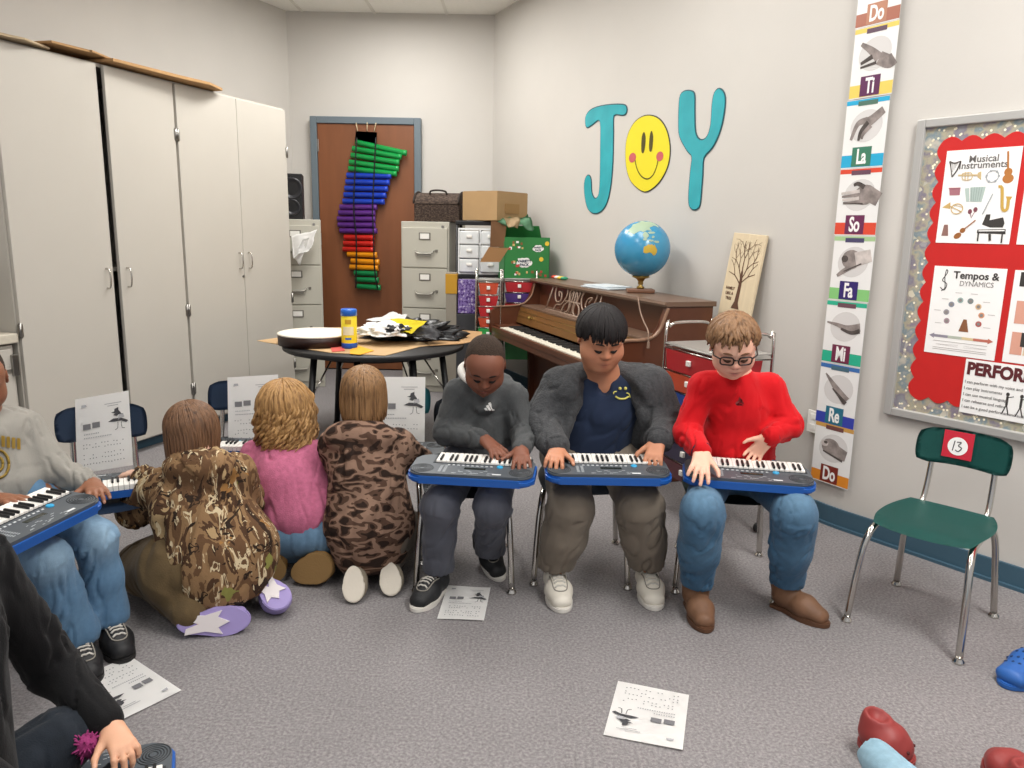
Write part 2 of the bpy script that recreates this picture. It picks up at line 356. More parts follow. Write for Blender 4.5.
# counter unit farther left
t = thing('base_cabinet', 'low beige counter cupboard with pale worktop left of the tall cupboards', 'cabinet', M=FC)
B = BM(); bx(B, (2.07, .08, -.6), (2.9, .69, -.03)); bx(B, (2.08, 0, -.55), (2.9, .08, -.08), mi=1); obj('body', B, [M_cab, M_blue_base], t)
B = BM(); bx(B, (2.09, .1, -.028), (2.48, .56, -.01), bev=.003); d = obj('door', B, M_cab, t); B = BM(); tube(B, spline([(2.43, .4, -.01), (2.43, .4, .02), (2.43, .5, .02), (2.43, .5, -.01)], 4), .005, 6); obj('handle', B, M_chrome, d)
B = BM(); bx(B, (2.09, .58, -.028), (2.48, .675, -.01), bev=.003); obj('drawer', B, M_cab, t)
B = BM(); bx(B, (2.07, .55, -.012), (2.10, .65, .004), bev=.003); obj('hinge', B, M_steel, t)
B = BM(); bx(B, (2.055, .70, -.6), (2.9, .745, .0), bev=.006); bx(B, (2.055, .745, -.6), (2.9, .85, -.57), bev=.004); obj('worktop', B, mat('worktop', 'c9c2b2', .5, var=.05, vscale=60), t)
t = thing('wall_cupboard', 'pale cupboard hanging above the counter at the left edge', 'cupboard', M=FC)
B = BM(); bx(B, (2.07, 1.05, -.6), (2.9, 2.03, -.2)); obj('body', B, M_cab, t); B = BM(); bx(B, (2.075, 1.06, -.198), (2.45, 2.02, -.18), bev=.003); d = obj('door', B, M_white, t)
B = BM(); bx(B, (2.07, 1.33, -.19), (2.10, 1.4, -.17), bev=.003); obj('hinge', B, M_steel, d)

# ================================================================= BACK CORNER
M_fc = mat('filing_grey', 'b5b2a6', .45, var=.01); M_fcd = mat('filing_line', '6f6c64', .5)
def file_cabinet(label, x0, y0, w=.372, d=.6, h=1.305):
    t = thing('filing_cabinet', label, 'filing cabinet', (x0, y0, 0), group='grey filing cabinets')
    B = BM(); bx(B, (0, .012, .0), (w, d, h), bev=.004); obj('body', B, M_fc, t)
    for k in range(4):
        z0 = .05+k*.305
        B = BM(); bx(B, (.012, 0, z0), (w-.012, .012, z0+.295), bev=.003); dr = obj('drawer', B, M_fc, t)
        B = BM(); bx(B, (w/2-.045, -.005, z0+.205), (w/2+.045, 0, z0+.26), bev=.002); bx(B, (w/2-.035, -.007, z0+.213), (w/2+.035, -.004, z0+.252), mi=1); obj('label_holder', B, [M_fcd, M_white], dr)
        B = BM(); tube(B, spline([(w/2-.07, 0, z0+.125), (w/2-.065, -.02, z0+.12), (w/2-.05, -.028, z0+.105), (w/2+.05, -.028, z0+.105), (w/2+.065, -.02, z0+.12), (w/2+.07, 0, z0+.125)], 3), .006, 6); bx(B, (w/2-.055, -.026, z0+.085), (w/2+.055, -.018, z0+.115), bev=.002); obj('handle', B, mat('filing_handle', '9b988f', .35, .5), dr)
        B = BM(); bx(B, (w-.105, -.006, z0+.115), (w-.085, 0, z0+.135)); obj('latch', B, M_fcd, dr)
    B = BM(); cyl(B, (0, 0, 0), .01, .012, 12, TR(w-.05, .012, h-.035) @ RX(90)); obj('lock', B, M_steel, t)
    return t
file_cabinet('grey four-drawer filing cabinet right of the door, a wicker chest on top', -.862, 5.85).rotation_euler = (0, 0, math.radians(-8))
file_cabinet('grey four-drawer filing cabinet in the corner between cupboard and door', -1.86, 5.84, .385).rotation_euler = (0, 0, math.radians(14))
# wicker chest
M_wick = ramp_mat('wicker', [(0, '1d1613'), (.45, '352a24'), (.6, '574940')], 60, (1, 1, 2.2), .8, .5, const=False)
t = thing('wicker_chest', 'dark domed wicker chest on top of the right filing cabinet', 'chest', (-.765, 5.88, 1.306), math.radians(-8))
B = BM(); prof = [(0, 0), (.33, 0), (.33, .13), (0, .13)]
bx(B, (0, 0, 0), (.35, .28, .13), bev=.006)
for k in range(16): bx(B, (.03+k*.018, -.004, .025), (.038+k*.018, .0, .085))
obj('body', B, M_wick, t, False)
B = BM(); pts = [(0, 0)]+[(.14-.145*math.cos(a), .085*math.sin(a)) for a in [PI*i/14 for i in range(15)]]+[(.28, 0)]
prism(B, [(p[0], p[1]+.132) for p in pts[1:-1]], 0, .35, Matrix(((0, 0, 1, 0), (1, 0, 0, 0), (0, 1, 0, 0), (0, 0, 0, 1)))); obj('lid', B, M_wick, t, 'auto')
B = BM(); tube(B, spline([(.11, .06, .205), (.12, .04, .225), (.17, .035, .232), (.23, .04, .225), (.24, .06, .205)], 4), .007, 6); obj('handle', B, mat('dark_wicker_handle', '241a15', .7), t)
B = BM()
for x in (.0, .345): tube(B, [(x, .14-.15*math.cos(a), .132+.09*math.sin(a)) for a in [PI*i/14 for i in range(15)]], .008, 6)
obj('trim_band', B, mat('dark_wicker_handle', '241a15', .7), t)
# black speaker on the left filing cabinet
t = thing('loudspeaker', 'black boxy thing with round dark cones on the corner filing cabinet', 'speaker', (-1.85, 5.95, 1.306), .2)
B = BM(); bx(B, (0, 0, 0), (.22, .2, .34), bev=.006); obj('body', B, M_black, t)
for z, r in ((.23, .075), (.09, .055)):
    B = BM(); lathe(B, [(0, -.02), (r*.3, -.022), (r*.35, -.008), (r*.85, .004), (r, .01), (r*1.1, .008), (r*1.12, 0)], 24, TR(.14, 0, z) @ RX(90)); obj('cone', B, mat('cone_black', '2c2c30', .3), t, True)
o = None
# cardboard and papers wedged between cupboard and filing cabinet
def pt_box(name, label, cat, lo, hi, m, M=None, bev=.002):
    B = BM(); bx(B, lo, hi, bev=bev); o = obj(name, B, m); 
    if M is not None: o.matrix_world = M
    return tag(o, label, cat)
pt_box('cardboard_sheet', 'brown cardboard standing upright beside the corner filing cabinet', 'cardboard', (0, 0, 0), (.055, .03, .48), M_card, TR(-1.78, 5.72, .62) @ RY(1))
pt_box('storage_carton', 'narrow white carton upright below the cardboard beside the filing cabinet', 'carton', (0, 0, 0), (.075, .12, .618), mat('white_card', 'c9c5be', .7), TR(-1.78, 5.70, 0))
def crumple(name, label, cat, pts, m, depth=.01, seed=1, amp=.012, sub=3):
    """sheet spanned by four world points, crumpled"""
    r = random.Random(seed); B = BM(); n = 10; P = [Vector(p) for p in pts]; nrm = (P[1]-P[0]).cross(P[3]-P[0]).normalized(); g = []
    for j in range(n+1):
        for i in range(n+1):
            u, v = i/n, j/n; p = P[0].lerp(P[1], u).lerp(P[3].lerp(P[2], u), v)
            g.append(B.verts.new(p+nrm*amp*(math.sin(7*u+seed)+math.cos(9*v*u+seed*2)+r.uniform(-.6, .6))))
    for j in range(n):
        for i in range(n): B.faces.new((g[j*(n+1)+i], g[j*(n+1)+i+1], g[(j+1)*(n+1)+i+1], g[(j+1)*(n+1)+i]))
    bmesh.ops.solidify(B, geom=B.faces[:], thickness=.002)
    o = obj(name, B, m, None, True); return tag(o, label, cat)
crumple('paper_sheet', 'white crumpled paper draped at the top of the corner filing cabinet', 'paper', [at(291, 236, 5.8), at(317, 229, 5.8), at(312, 248, 5.75), at(293, 258, 5.72)], M_paper, seed=3, amp=.008)
crumple('paper_sheet', 'narrow white paper strip hanging down the corner filing cabinet front', 'paper', [at(303, 240, 5.76), at(309, 238, 5.76), at(300, 266, 5.74), at(294, 258, 5.74)], M_paper, seed=5, amp=.004)

# percussion tubes hanging on the door
TC = {'green': '189a4a', 'blue': '1f44c0', 'purple': '63308c', 'red': 'd02a22', 'orange': 'f09a1c', 'dark green': '1e8a50'}
rows = [('green', 105, 310, 130, 175), ('green', 90, 290, 155, 190), ('green', 85, 280, 182, 212), ('green', 78, 278, 210, 238), ('green', 75, 270, 236, 258)]
rows += [('blue', 68-i*4, 248-i*7, 264+i*26, 267+i*26) for i in range(5)]
rows += [('purple', a, b_, y, y+1) for a, b_, y in ((40, 190, 392), (35, 183, 415), (30, 183, 440), (33, 183, 464), (40, 190, 488))]
rows += [('red', 57-i*2, 180-i, 514+i*24, 516+i*24) for i in range(3)]
rows += [('orange', 70, 190, 583, 586), ('orange', 85, 200, 609, 615), ('orange', 80, 195, 634, 638)]
rows += [('dark green', 98, 190, 658, 661), ('dark green', 103, 197, 684, 688), ('dark green', 110, 205, 712, 718)]
ORD = ['topmost', 'second', 'third', 'fourth', 'fifth']; cnt = {}; tot = {'green': 5, 'blue': 5, 'purple': 5, 'red': 3, 'orange': 3, 'dark green': 3}
for c, xa, xb, ya, yb in rows:
    a = at(330+xa/4.04, 110+ya/4.04, 6.655); b_ = at(330+xb/4.04, 110+yb/4.04, 6.655); i = cnt.get(c, 0); cnt[c] = i+1
    nm = 'lowest' if i == tot[c]-1 else (ORD[i] if not (i == 1 and tot[c] == 3) else 'middle')
    M = frame(a, b_-a, (0, 0, 1)) @ RY(90); Ln = (b_-a).length
    B = BM(); r = .0225; lathe(B, [(r-.003, .0), (r, 0), (r, Ln-.03), (r+.0015, Ln-.029), (r+.0015, Ln), (r-.003, Ln), (r-.003, 0)], 16)
    lathe(B, [(r-.004, .02), (0, .021)], 16, None, 1)
    o = obj('percussion_tube', B, [mat('tube_'+c, TC[c], .3, coat=.2), M_dark], None, 'auto'); o.matrix_world = M
    lab = '%s %s plastic percussion tube hanging on the wooden door' % (nm, c if c != 'dark green' else 'short green')
    if c == 'dark green': lab += ', below the orange ones'
    if c == 'green': lab = '%s of the long green percussion tubes hanging above the blue ones' % nm
    tag(o, lab, 'tube', 'coloured percussion tubes hanging on the door')
t = thing('hanging_tube_rack', 'clear and black strap rack holding the coloured tubes on the door', 'rack', (-1.2, 6.69, 2.05))
B = BM(); cx = lambda x, y, Y=6.69: Vector(at(330+x/4.04, 110+y/4.04, Y))-Vector((-1.2, 6.69, 2.05))
cf = lambda x, y: cx(x, y, 6.622)
for xs in ([(108, 110), (100, 260), (96, 400), (106, 520), (106, 640), (104, 720)], [(185, 110), (178, 260), (172, 400), (176, 520), (180, 640), (192, 722)]): tube(B, spline([cf(x, y) for x, y in xs], 4), .006, 6, flat=((0, 1, 0), .4))
obj('strap', B, M_black, t)
B = BM()
for (x0, y0, x1, y1) in ((112, 88, 105, 52), (150, 86, 150, 50), (178, 88, 186, 52)): tube(B, [cx(x0, y0), cx(x1, y1, 6.70)], .004, 6)
obj('cord', B, mat('cord', 'c9b794', .8), t)
B = BM(); p = [cx(104, 85, 6.65), cx(190, 90, 6.65), cx(188, 150, 6.65), cx(100, 135, 6.65)]; f = B.faces.new([B.verts.new(q) for q in p]); bmesh.ops.solidify(B, geom=[f], thickness=.004)
obj('clear_panel', B, mat('clear_plastic', '8d8f82', .3), t)

# right of the filing cabinet: shelf of plastic drawers, boxes, carts
M_pl = mat('translucent_plastic', 'dfe1e1', .3, spec=.5); M_pl2 = mat('plastic_front', 'd3d6d7', .3)
t = thing('shelf_unit', 'black plastic shelf unit right of the filing cabinet', 'shelf', (-.43, 5.6, 0), 0)
for z in (.05, .5, .9, 1.285):
    B = BM(); bx(B, (0, 0, z), (.36, .4, z+.03), bev=.005); obj('shelf_board', B, M_black, t)
for x in (.012, .345):
    for y in (.012, .388):
        B = BM(); tube(B, [(x, y, 0), (x, y, 1.285)], .012, 8); obj('post', B, M_black, t)
for i, (z, nd, lab) in enumerate(((.93, 3, 'topmost of the shelf, under the cardboard box'), (.53, 3, 'on the middle of the black shelf'), (.08, 3, 'on the lowest of the black shelf'))):
    t = thing('drawer_organizer', 'white translucent plastic drawer unit, '+lab, 'organizer', (-.41, 5.58, z+.003), 0, 'plastic drawer units on the black shelf')
    hh = .33
    B = BM(); bx(B, (0, .02, 0), (.32, .36, .012)); bx(B, (0, .02, hh-.012), (.32, .36, hh)); bx(B, (0, .02, .012), (.01, .36, hh-.012)); bx(B, (.31, .02, .012), (.32, .36, hh-.012)); bx(B, (.155, .02, .012), (.165, .36, hh-.012)); obj('body', B, M_pl, t)
    for c in range(2):
        for k in range(nd):
            B = BM(); x0 = .012+c*.155; z0 = .015+k*(hh-.03)/nd; h_ = (hh-.03)/nd-.006
            bx(B, (x0, 0, z0), (x0+.14, .33, z0+h_), bev=.008); dr = obj('drawer', B, M_pl2, t)
            B = BM(); bx(B, (x0+.05, -.012, z0+h_*.5), (x0+.09, 0, z0+h_*.7), bev=.003); obj('pull', B, M_white, dr)
# cardboard box on top
bxc = mat('box_tan', 'a98a62', .85, var=.04, vscale=10); 
a = Vector((-.385, 5.70, 0)); bb = Vector((-.13, 5.52, 0)); cc = Vector((.09, 5.83, 0))
t = thing('cardboard_box', 'closed brown cardboard box on top of the black shelf unit', 'box', (0, 0, 0))
B = BM(); u = bb-a; v = cc-bb; dd_ = a+v
prism(B, [(q.x, q.y) for q in (a, bb, cc, dd_)], 1.318, 1.525, bev=.003); obj('body', B, bxc, t)
B = BM(); m_ = (a+bb)/2; m2 = (dd_+cc)/2; pp = (m_-m2).normalized()*.0
tn = u.normalized()*.025
prism(B, [((m_-tn).x, (m_-tn).y), ((m_+tn).x, (m_+tn).y), ((m2+tn).x, (m2+tn).y), ((m2-tn).x, (m2-tn).y)], 1.525, 1.5265); obj('tape', B, mat('packing_tape', '9c8256', .25), t)
B = BM(); prism(B, [(p.x, p.y) for p in (bb.lerp(cc, .25)+Vector((.006, -.005, 0)), bb.lerp(cc, .7)+Vector((.006, -.005, 0)), bb.lerp(cc, .7), bb.lerp(cc, .25))], 1.37, 1.44); obj('darker_patch', B, mat('box_tan_dark', '9c7a4e', .85), t)  # slightly darker tan patch on the right-hand face
# green variety box with an open flap
FL_ = at(504, 279, 5.42); FR = at(549, 276, 5.50); FT = .235
MG = frame(FL_, Vector((FR.x-FL_.x, FR.y-FL_.y, 0)), (0, 0, 1)); wG = (Vector((FR.x-FL_.x, FR.y-FL_.y, 0))).length
t = thing('snack_box', 'green printed variety pack carton with an open flap beside the piano', 'box', M=MG)
M_gr = mat('green_print', '2c7a3c', .5); hG = .292
B = BM(); bx(B, (0, 0, -.22), (.004, hG-.03, 0)); bx(B, (wG-.004, 0, -.22), (wG, hG, 0)); bx(B, (0, 0, -.004), (wG, hG, 0)); bx(B, (0, 0, -.22), (wG, hG, -.216)); bx(B, (0, 0, -.22), (wG, .004, 0)); obj('body', B, M_gr, t)
MGi = MG.inverted()
for pp_, nm_, mm_ in (([at(480, 262, 5.34), at(489, 247, 5.36), at(509, 248, 5.42), at(500, 262, 5.40)], 'flap', mat('flap_kraft', 'c59c70', .85)), ([at(491, 221, 5.56), at(507, 222, 5.46), at(504, 247, 5.44), at(490, 247, 5.54)], 'inner_flap', mat('flap_brown', '8a6546', .85))):
    B = BM(); f = B.faces.new([B.verts.new(MGi @ q) for q in pp_]); bmesh.ops.solidify(B, geom=[f], thickness=.004); obj(nm_, B, mm_, t)
B = BM(); prism(B, [(0, 0), (wG-.01, 0), (wG-.04, .09), (.03, .09)], 0, .004, TR(.005, hG, -.21) @ RX(25)); obj('flap', B, M_gr, t)
B = BM()
def cloud(B, cx, cy, r, z, mi):
    for dx, dy, s in ((0, 0, 1), (-.75, -.1, .62), (.75, -.05, .65), (-.35, .35, .6), (.35, .38, .6), (-.3, -.35, .6), (.35, -.35, .6)): poly2(B, ellp(cx+dx*r, cy+dy*r, r*s, r*s*.75), z+rnd.uniform(0, .0006), I4, mi)
cloud(B, wG*.44, .115, .042, .001, 0); cloud(B, wG*.74, .215, .03, .001, 0)
obj('white_blot', B, M_paper, t)
B = BM(); text(B, 'VARIETY', .026, TR(wG*.44, .125, .0025), bold=.001); text(B, 'PACK', .026, TR(wG*.44, .1, .0025), bold=.001); text(B, 'VARIETY', .018, TR(wG*.74, .222, .0025), bold=.0006); text(B, 'PACK', .018, TR(wG*.74, .203, .0025), bold=.0006); obj('lettering', B, mat('navy_ink', '20304a', .7), t)
B = BM()
for i in range(26):
    x, y = ((rnd.uniform(.02, .14), rnd.uniform(.19, .26)) if i < 9 else ((rnd.uniform(.07, .3), rnd.uniform(.01, .045)) if i < 20 else (rnd.uniform(.05, .1), rnd.uniform(.08, .15))))
    rect(B, x, y, x+rnd.uniform(.012, .022), y+rnd.uniform(.012, .02), .0012+i*.00003, I4, i % 4)
for (x, y) in ((.27, .14), (.31, .255)): poly2(B, ellp(min(x, wG-.02), min(y, .25), .016, .016), .002, I4, 4)
obj('printed_pictures', B, [M_paper, mat('snack_red', 'b5413a', .6), mat('snack_tan', 'd4b071', .6), mat('snack_brown', '8b5b34', .6), mat('snack_yellow', 'e3c23a', .6)], t)
crumple('gift_bag', 'crumpled green tissue bag squeezed under the brown cardboard box', 'bag', [at(497, 220, 5.48), at(528, 214, 5.55), at(535, 229, 5.5), at(512, 226, 5.42)], mat('sage_green', '6fa07c', .6), seed=9, amp=.014)
crumple('paper_sheet', 'loose tan paper curled on top of the green carton', 'paper', [at(503, 217, 5.40), at(521, 217, 5.45), at(518, 228, 5.38), at(508, 226, 5.36)], mat('tan_paper', 'c9b08c', .8), seed=12, amp=.01)
o = pt_box('purple_box', 'purple patterned box in front of the lower drawer unit', 'box', (0, 0, 0), (.14, .08, .24), ramp_mat('purple_pattern', [(0, '4a2f73'), (.45, '7d6aa6'), (.6, 'c9c2d6')], 55, None, .5, 0), TR(-.40, 5.47, .66))
pt_box('stack_stand', 'grey step stool box under the purple box', 'box', (0, 0, 0), (.16, .1, .655), mat('dark_grey_plastic', '3a3a3d', .5), TR(-.41, 5.46, 0))
pt_box('tall_carton', 'narrow brown and yellow carton wedged beside the filing cabinet', 'carton', (0, 0, 0), (.075, .1, .95), mat('carton_grey', '8d867a', .8), TR(-.455+.0, 5.46, 0)).location.x = -.485
pt_box('carton_sleeve', 'yellow printed sleeve at the top of the narrow carton', 'sleeve', (0, 0, 0), (.083, .11, .14), mat('sleeve_yellow', 'b88a25', .6), TR(-.489, 5.455, .80))
def drawer_cart(label, M, w, d, h, cols, t0, hoop=.09):
    """rolling cart: chrome frame, coloured plastic drawers; local x right, y back, z up"""
    t = thing('drawer_cart', label, 'cart', M=M, group='chrome drawer carts'); rt = .007
    for x in (0, w):
        B = BM(); tube(B, spline([(x, 0, .05), (x, 0, h-.06), (x, .02, h-.015), (x, .06, h), (x, d-.06, h), (x, d-.02, h-.015), (x, d, h-.06), (x, d, .05)], 4), rt, 8); obj('side_frame', B, M_chrome, t)
    B = BM()
    for y in (0, d): tube(B, [(0, y, h-hoop), (w, y, h-hoop)], .005, 6)
    bx(B, (.004, .004, h-hoop), (w-.004, d-.004, h-hoop+.006)); obj('top_tray', B, mat('tray_clear', 'b9b6b0', .2, trans=.3), t)
    z = h-hoop-.015
    for (c, hh) in cols:
        B = BM(); prism(B, [(.03, 0), (w-.03, 0), (w-.016, hh-.008), (.016, hh-.008)], -(d-.03), 0, TR(0, -.004, z-hh) @ RX(90)); dr = obj('drawer', B, mat('drawer_'+c, c, .35, coat=.2), t)
        B = BM(); bx(B, (w/2-.012, -.018, z-hh*.6), (w/2+.012, -.004, z-hh*.6+.024), bev=.003); obj('pull', B, M_white, dr)
        B = BM(); tube(B, [(0, 0, z-.002), (w, 0, z-.002)], .0035, 6); tube(B, [(0, 0, z-.002), (0, d, z-.002)], .0035, 6); tube(B, [(w, 0, z-.002), (w, d, z-.002)], .0035, 6); obj('rail', B, M_chrome, t)
        z -= hh+.004
    for x in (0, w):
        for y in (0, d):
            B = BM(); lathe(B, [(0, -.008), (.02, -.008), (.024, 0), (.02, .008), (0, .008)], 16, TR(x, y, .024) @ RY(90)); tube(B, [(x, y, .03), (x, y, .055)], .006, 6); obj('caster', B, M_black, t)
    return t
fr_ = Vector((.83, 2.99, 0)); fl_ = Vector((.685, 3.385, 0))
Mc = frame(fl_, fr_-fl_, (0, 0, 1)) @ RX(-90)
RED, ORG, BLU, GRN, PUR, YEL = 'a81f26', 'b5452a', '1f3f86', '2f9448', '4a2f73', 'd9b52a'
drawer_cart('chrome drawer cart with red, orange, blue and green drawers behind the red sweatshirt', Mc, (fr_-fl_).length, .25, .86, [(RED, .095), (ORG, .08), (BLU, .07), (GRN, .075), (YEL, .07), ('2b2340', .08), ('4f1c26', .08)], 0)
drawer_cart('chrome cart with orange and red drawers left of the piano, nearer the shelf', TR(-.26, 5.28, 0), .17, .14, .965, [(ORG, .085), (RED, .075), (RED, .07), (ORG, .07), (GRN, .09), (GRN, .11)], 0, .05)
drawer_cart('wider chrome cart with red and purple drawers tucked behind the piano end', TR(-.08, 5.42, 0), .24, .22, .965, [(RED, .075), (PUR, .07), (RED, .07), (PUR, .09), (GRN, .24)], 0, .05)
# ================================================================= PIANO
pX = Vector((-.342, .94, 0)).normalized(); PM = Matrix((pX, Vector((-pX.y, pX.x, 0)), Vector((0, 0, 1)))).transposed().to_4x4(); PM.translation = (.75, 3.70, 0)
PLN = 1.80; D0 = -.262
M_pw = mat('piano_wood', '5a3321', .32, var=.2, vscale=5, stretch=(.3, 1, 1), detail=5, coat=.15)
M_pw2 = mat('piano_fallboard', '6b4a26', .3, var=.18, vscale=4, stretch=(.2, 1, 1), detail=5, coat=.2)
M_trim = mat('piano_trim', '8a6a55', .35)
M_ivory = mat('ivory', 'e8e2d2', .3)
piano = thing('upright_piano', 'brown spinet piano with scrollwork music desk against the wall', 'piano', M=PM)
prof = [(D0, 0), (D0, .90), (.0, .90), (.012, .86), (.03, .80), (.06, .755), (.11, .735), (.20, .735), (.29, .725), (.325, .70), (.325, .56), (.29, .53), (.1, .52), (.03, .46), (.02, 0)]
YZ = Matrix(((0, 0, 1, 0), (1, 0, 0, 0), (0, 1, 0, 0), (0, 0, 0, 1)))
for x in (0, PLN-.035):
    B = BM(); prism(B, prof, x, x+.035, YZ, bev=.004); obj('side_panel', B, M_pw, piano)
B = BM(); prism(B, [(D0-.01, .90), (D0-.01, .925), (.015, .925), (.022, .912), (.015, .90)], -.012, PLN+.012, YZ, bev=.003); obj('lid', B, mat('piano_top', '6d5647', .35, var=.1, vscale=5), piano)
B = BM(); bx(B, (.035, D0, .05), (PLN-.035, D0+.02, .9)); bx(B, (.035, -.03, .05), (PLN-.035, -.01, .5)); bx(B, (.035, -.06, .74), (PLN-.035, -.04, .90)); obj('case_panel', B, M_pw, piano)
B = BM(); bx(B, (.035, -.06, .73), (PLN-.035, .10, .745), bev=.003); obj('desk_ledge', B, mat('piano_top', '6d5647'), piano)
B = BM(); prism(B, [(.09, .73), (.105, .73), (.135, .625), (.12, .625)], .035, PLN-.035, YZ); obj('fallboard', B, M_pw2, piano)
for z in (.70, .668):
    B = BM(); tube(B, [(.04, .103+(.73-z)*.29, z), (PLN-.04, .103+(.73-z)*.29, z)], .003, 6); obj('moulding', B, M_brass, piano)
for x in (.4, PLN-.3):
    B = BM(); lathe(B, [(0, 0), (.008, .0), (.008, .012), (.013, .018), (.01, .026), (0, .028)], 12, TR(x, .122, .68) @ RX(-90)); obj('knob', B, M_brass, piano)
B = BM(); bx(B, (.035, .0, .53), (PLN-.035, .315, .565)); bx(B, (.035, .295, .565), (PLN-.035, .318, .60), bev=.004); bx(B, (.035, .12, .565), (.14, .295, .61)); bx(B, (PLN-.14, .12, .565), (PLN-.035, .295, .61)); obj('key_bed', B, M_pw, piano)
B = BM(); n = 52; k0 = .145; kw = (PLN-.29)/n
for i in range(n): bx(B, (k0+i*kw+.0005, .14, .575), (k0+(i+1)*kw-.0005, .29, .603))
o = obj('white_keys', B, M_ivory, piano); o['kind'] = 'stuff'
B = BM()
for i in range(n-1):
    if i % 7 not in (2, 6): bx(B, (k0+(i+1)*kw-.006, .14, .603), (k0+(i+1)*kw+.006, .235, .614), bev=.002)
obj('black_keys', B, M_black, piano)['kind'] = 'stuff'
for x in (.02, PLN-.07):
    B = BM(); lathe(B, [(0, 0), (.02, 0), (.026, .06), (.016, .1), (.026, .2), (.03, .4), (.022, .44), (.03, .47), (.03, .53), (0, .53)], 16, TR(x+.025, .28, 0)); obj('leg', B, M_pw, piano, True)
# pale curved trim on the right cheek
B = BM(); tube(B, spline([(-.006, .0, .895), (-.006, .012, .86), (-.006, .04, .79), (-.006, .08, .755), (-.006, .14, .743), (-.006, .22, .742), (-.006, .29, .73)], 5), .009, 6); obj('cheek_trim', B, M_trim, piano)
B = BM(); tube(B, spline([(PLN-.04, .0, .895), (PLN-.04, .03, .80), (PLN-.04, .11, .745), (PLN-.04, .29, .735)], 5), .006, 6); obj('cheek_trim', B, M_trim, piano)
# scrollwork music desk
DM = TR(.685, .045, .746) @ RX(-(-16)) @ Matrix.Diagonal((1.22, 1, 1.08, 1))
B = BM(); S_ = lambda pts, r=.0055, n=6: tube(B, spline([DM @ Vector((p[0], 0, p[1])) for p in pts], n), r, 6)
W_ = .62
S_([(0, 0), (.02, .15)], n=2); S_([(W_, 0), (W_-.02, .15)], n=2); S_([(0, 0), (W_, 0)], .008, 2); S_([(.02, .15), (W_-.02, .15)], n=2); S_([(0, 0), (W_, 0)], n=2)
for sx in (1, -1):
    X = lambda x: x if sx == 1 else W_-x
    S_([(X(.06), .15), (X(.07), .1), (X(.11), .06), (X(.16), .07), (X(.15), .11), (X(.11), .12), (X(.13), .09)])
    S_([(X(.10), 0), (X(.12), .04), (X(.18), .05), (X(.22), .1), (X(.21), .15)])
    S_([(X(.2), 0), (X(.22), .05), (X(.26), .08), (X(.25), .13), (X(.28), .15)])
    S_([(X(.24), 0), (X(.28), .03), (X(.27), .1), (X(.3), .15)]); S_([(X(.29), 0), (X(.3), .15)], n=2)
S_([(.22, .075), (.4, .075)], n=2)
obj('music_desk', B, mat('desk_scroll', '8d7666', .4), piano)
# globe on the piano
gc = PM @ Vector((.535, -.145, 0)); R = .152; gz = 1.165
M_globe = ramp_mat('globe_map', [(0, '2b7ba6'), (.5, '3488b2'), (.8, '4f9dbd')], 3, None, .3, 0, const=False)
nt = M_globe.node_tree; b = nt.nodes['Principled BSDF']; b.inputs['Roughness'].default_value = .22; b.inputs['Specular IOR Level'].default_value = .6
t = thing('globe', 'blue world globe on a small wooden stand on the piano', 'globe', (gc.x, gc.y, .926), math.radians(0))
B = BM(); bx(B, (-.075, -.045, 0), (.075, .045, .022), bev=.006); obj('base', B, mat('globe_base', '7a5540', .45), t)
B = BM(); lathe(B, [(.0, .022), (.022, .022), (.02, .032), (.01, .04), (.016, .05), (.014, .06), (.024, .075), (.05, .086), (.045, .094), (0, .09)], 20); obj('stem', B, M_brass, t, True)
B = BM(); bmesh.ops.create_uvsphere(B, u_segments=64, v_segments=40, radius=R); 
gl = obj('sphere', B, M_globe, t, True); gl.location = (0, 0, gz-.926)
def blob_on_sphere(B, lon, lat, pts, dr=.0008):
    c = Vector((math.cos(lat)*math.cos(lon), math.cos(lat)*math.sin(lon), math.sin(lat))); e = Vector((-math.sin(lon), math.cos(lon), 0)); n = c.cross(e)
    P = [(c+e*p[0]+n*p[1]).normalized()*(R+dr) for p in pts]; cen = sum(P, Vector())/len(P); cen = cen.normalized()*(R+dr+.0)
    # subdivide as fan rings so the patch follows the ball
    rings = [[B.verts.new((cen.lerp(p, k/4)).normalized()*(R+dr)) for p in P] for k in (1, 2, 3, 4)]; c0 = B.verts.new(cen)
    for i in range(len(P)):
        j = (i+1) % len(P); B.faces.new((c0, rings[0][i], rings[0][j]))
        for k in range(3): B.faces.new((rings[k][i], rings[k+1][i], rings[k+1][j], rings[k][j]))
def wob(n, rx, ry, s, a=.2):
    r = random.Random(s); return [(rx*math.cos(2*PI*i/n)*(1+r.uniform(-a, a)), ry*math.sin(2*PI*i/n)*(1+r.uniform(-a, a))) for i in range(n)]
B = BM(); vl = -PI/2-.16
AU = [(-.27, .02), (-.26, .1), (-.16, .14), (-.1, .19), (-.03, .17), (.0, .19), (.06, .18), (.08, .13), (.13, .19), (.17, .1), (.24, .0), (.23, -.1), (.17, -.19), (.1, -.2), (.04, -.13), (-.04, -.09), (-.12, -.12), (-.2, -.13), (-.27, -.1)]
blob_on_sphere(B, vl+.30, .0, AU); obj('land', B, mat('land_yellow', 'c9a93e', .4), gl)
B = BM()
for (lo_, la_, rx, ry, s) in ((-.2, .85, .35, .2, 3), (-.55, .8, .25, .22, 4), (.25, .62, .14, .05, 5), (.0, .52, .1, .12, 6), (-.02, .36, .08, .05, 7), (.2, .32, .12, .035, 8), (.12, 1.15, .5, .25, 9), (.42, .28, .1, .04, 10), (.3, .45, .05, .05, 11)):
    blob_on_sphere(B, vl+.1+lo_, la_, wob(14, rx, ry, s, .3))
obj('land', B, mat('land_pale', '9fb39a', .4), gl)
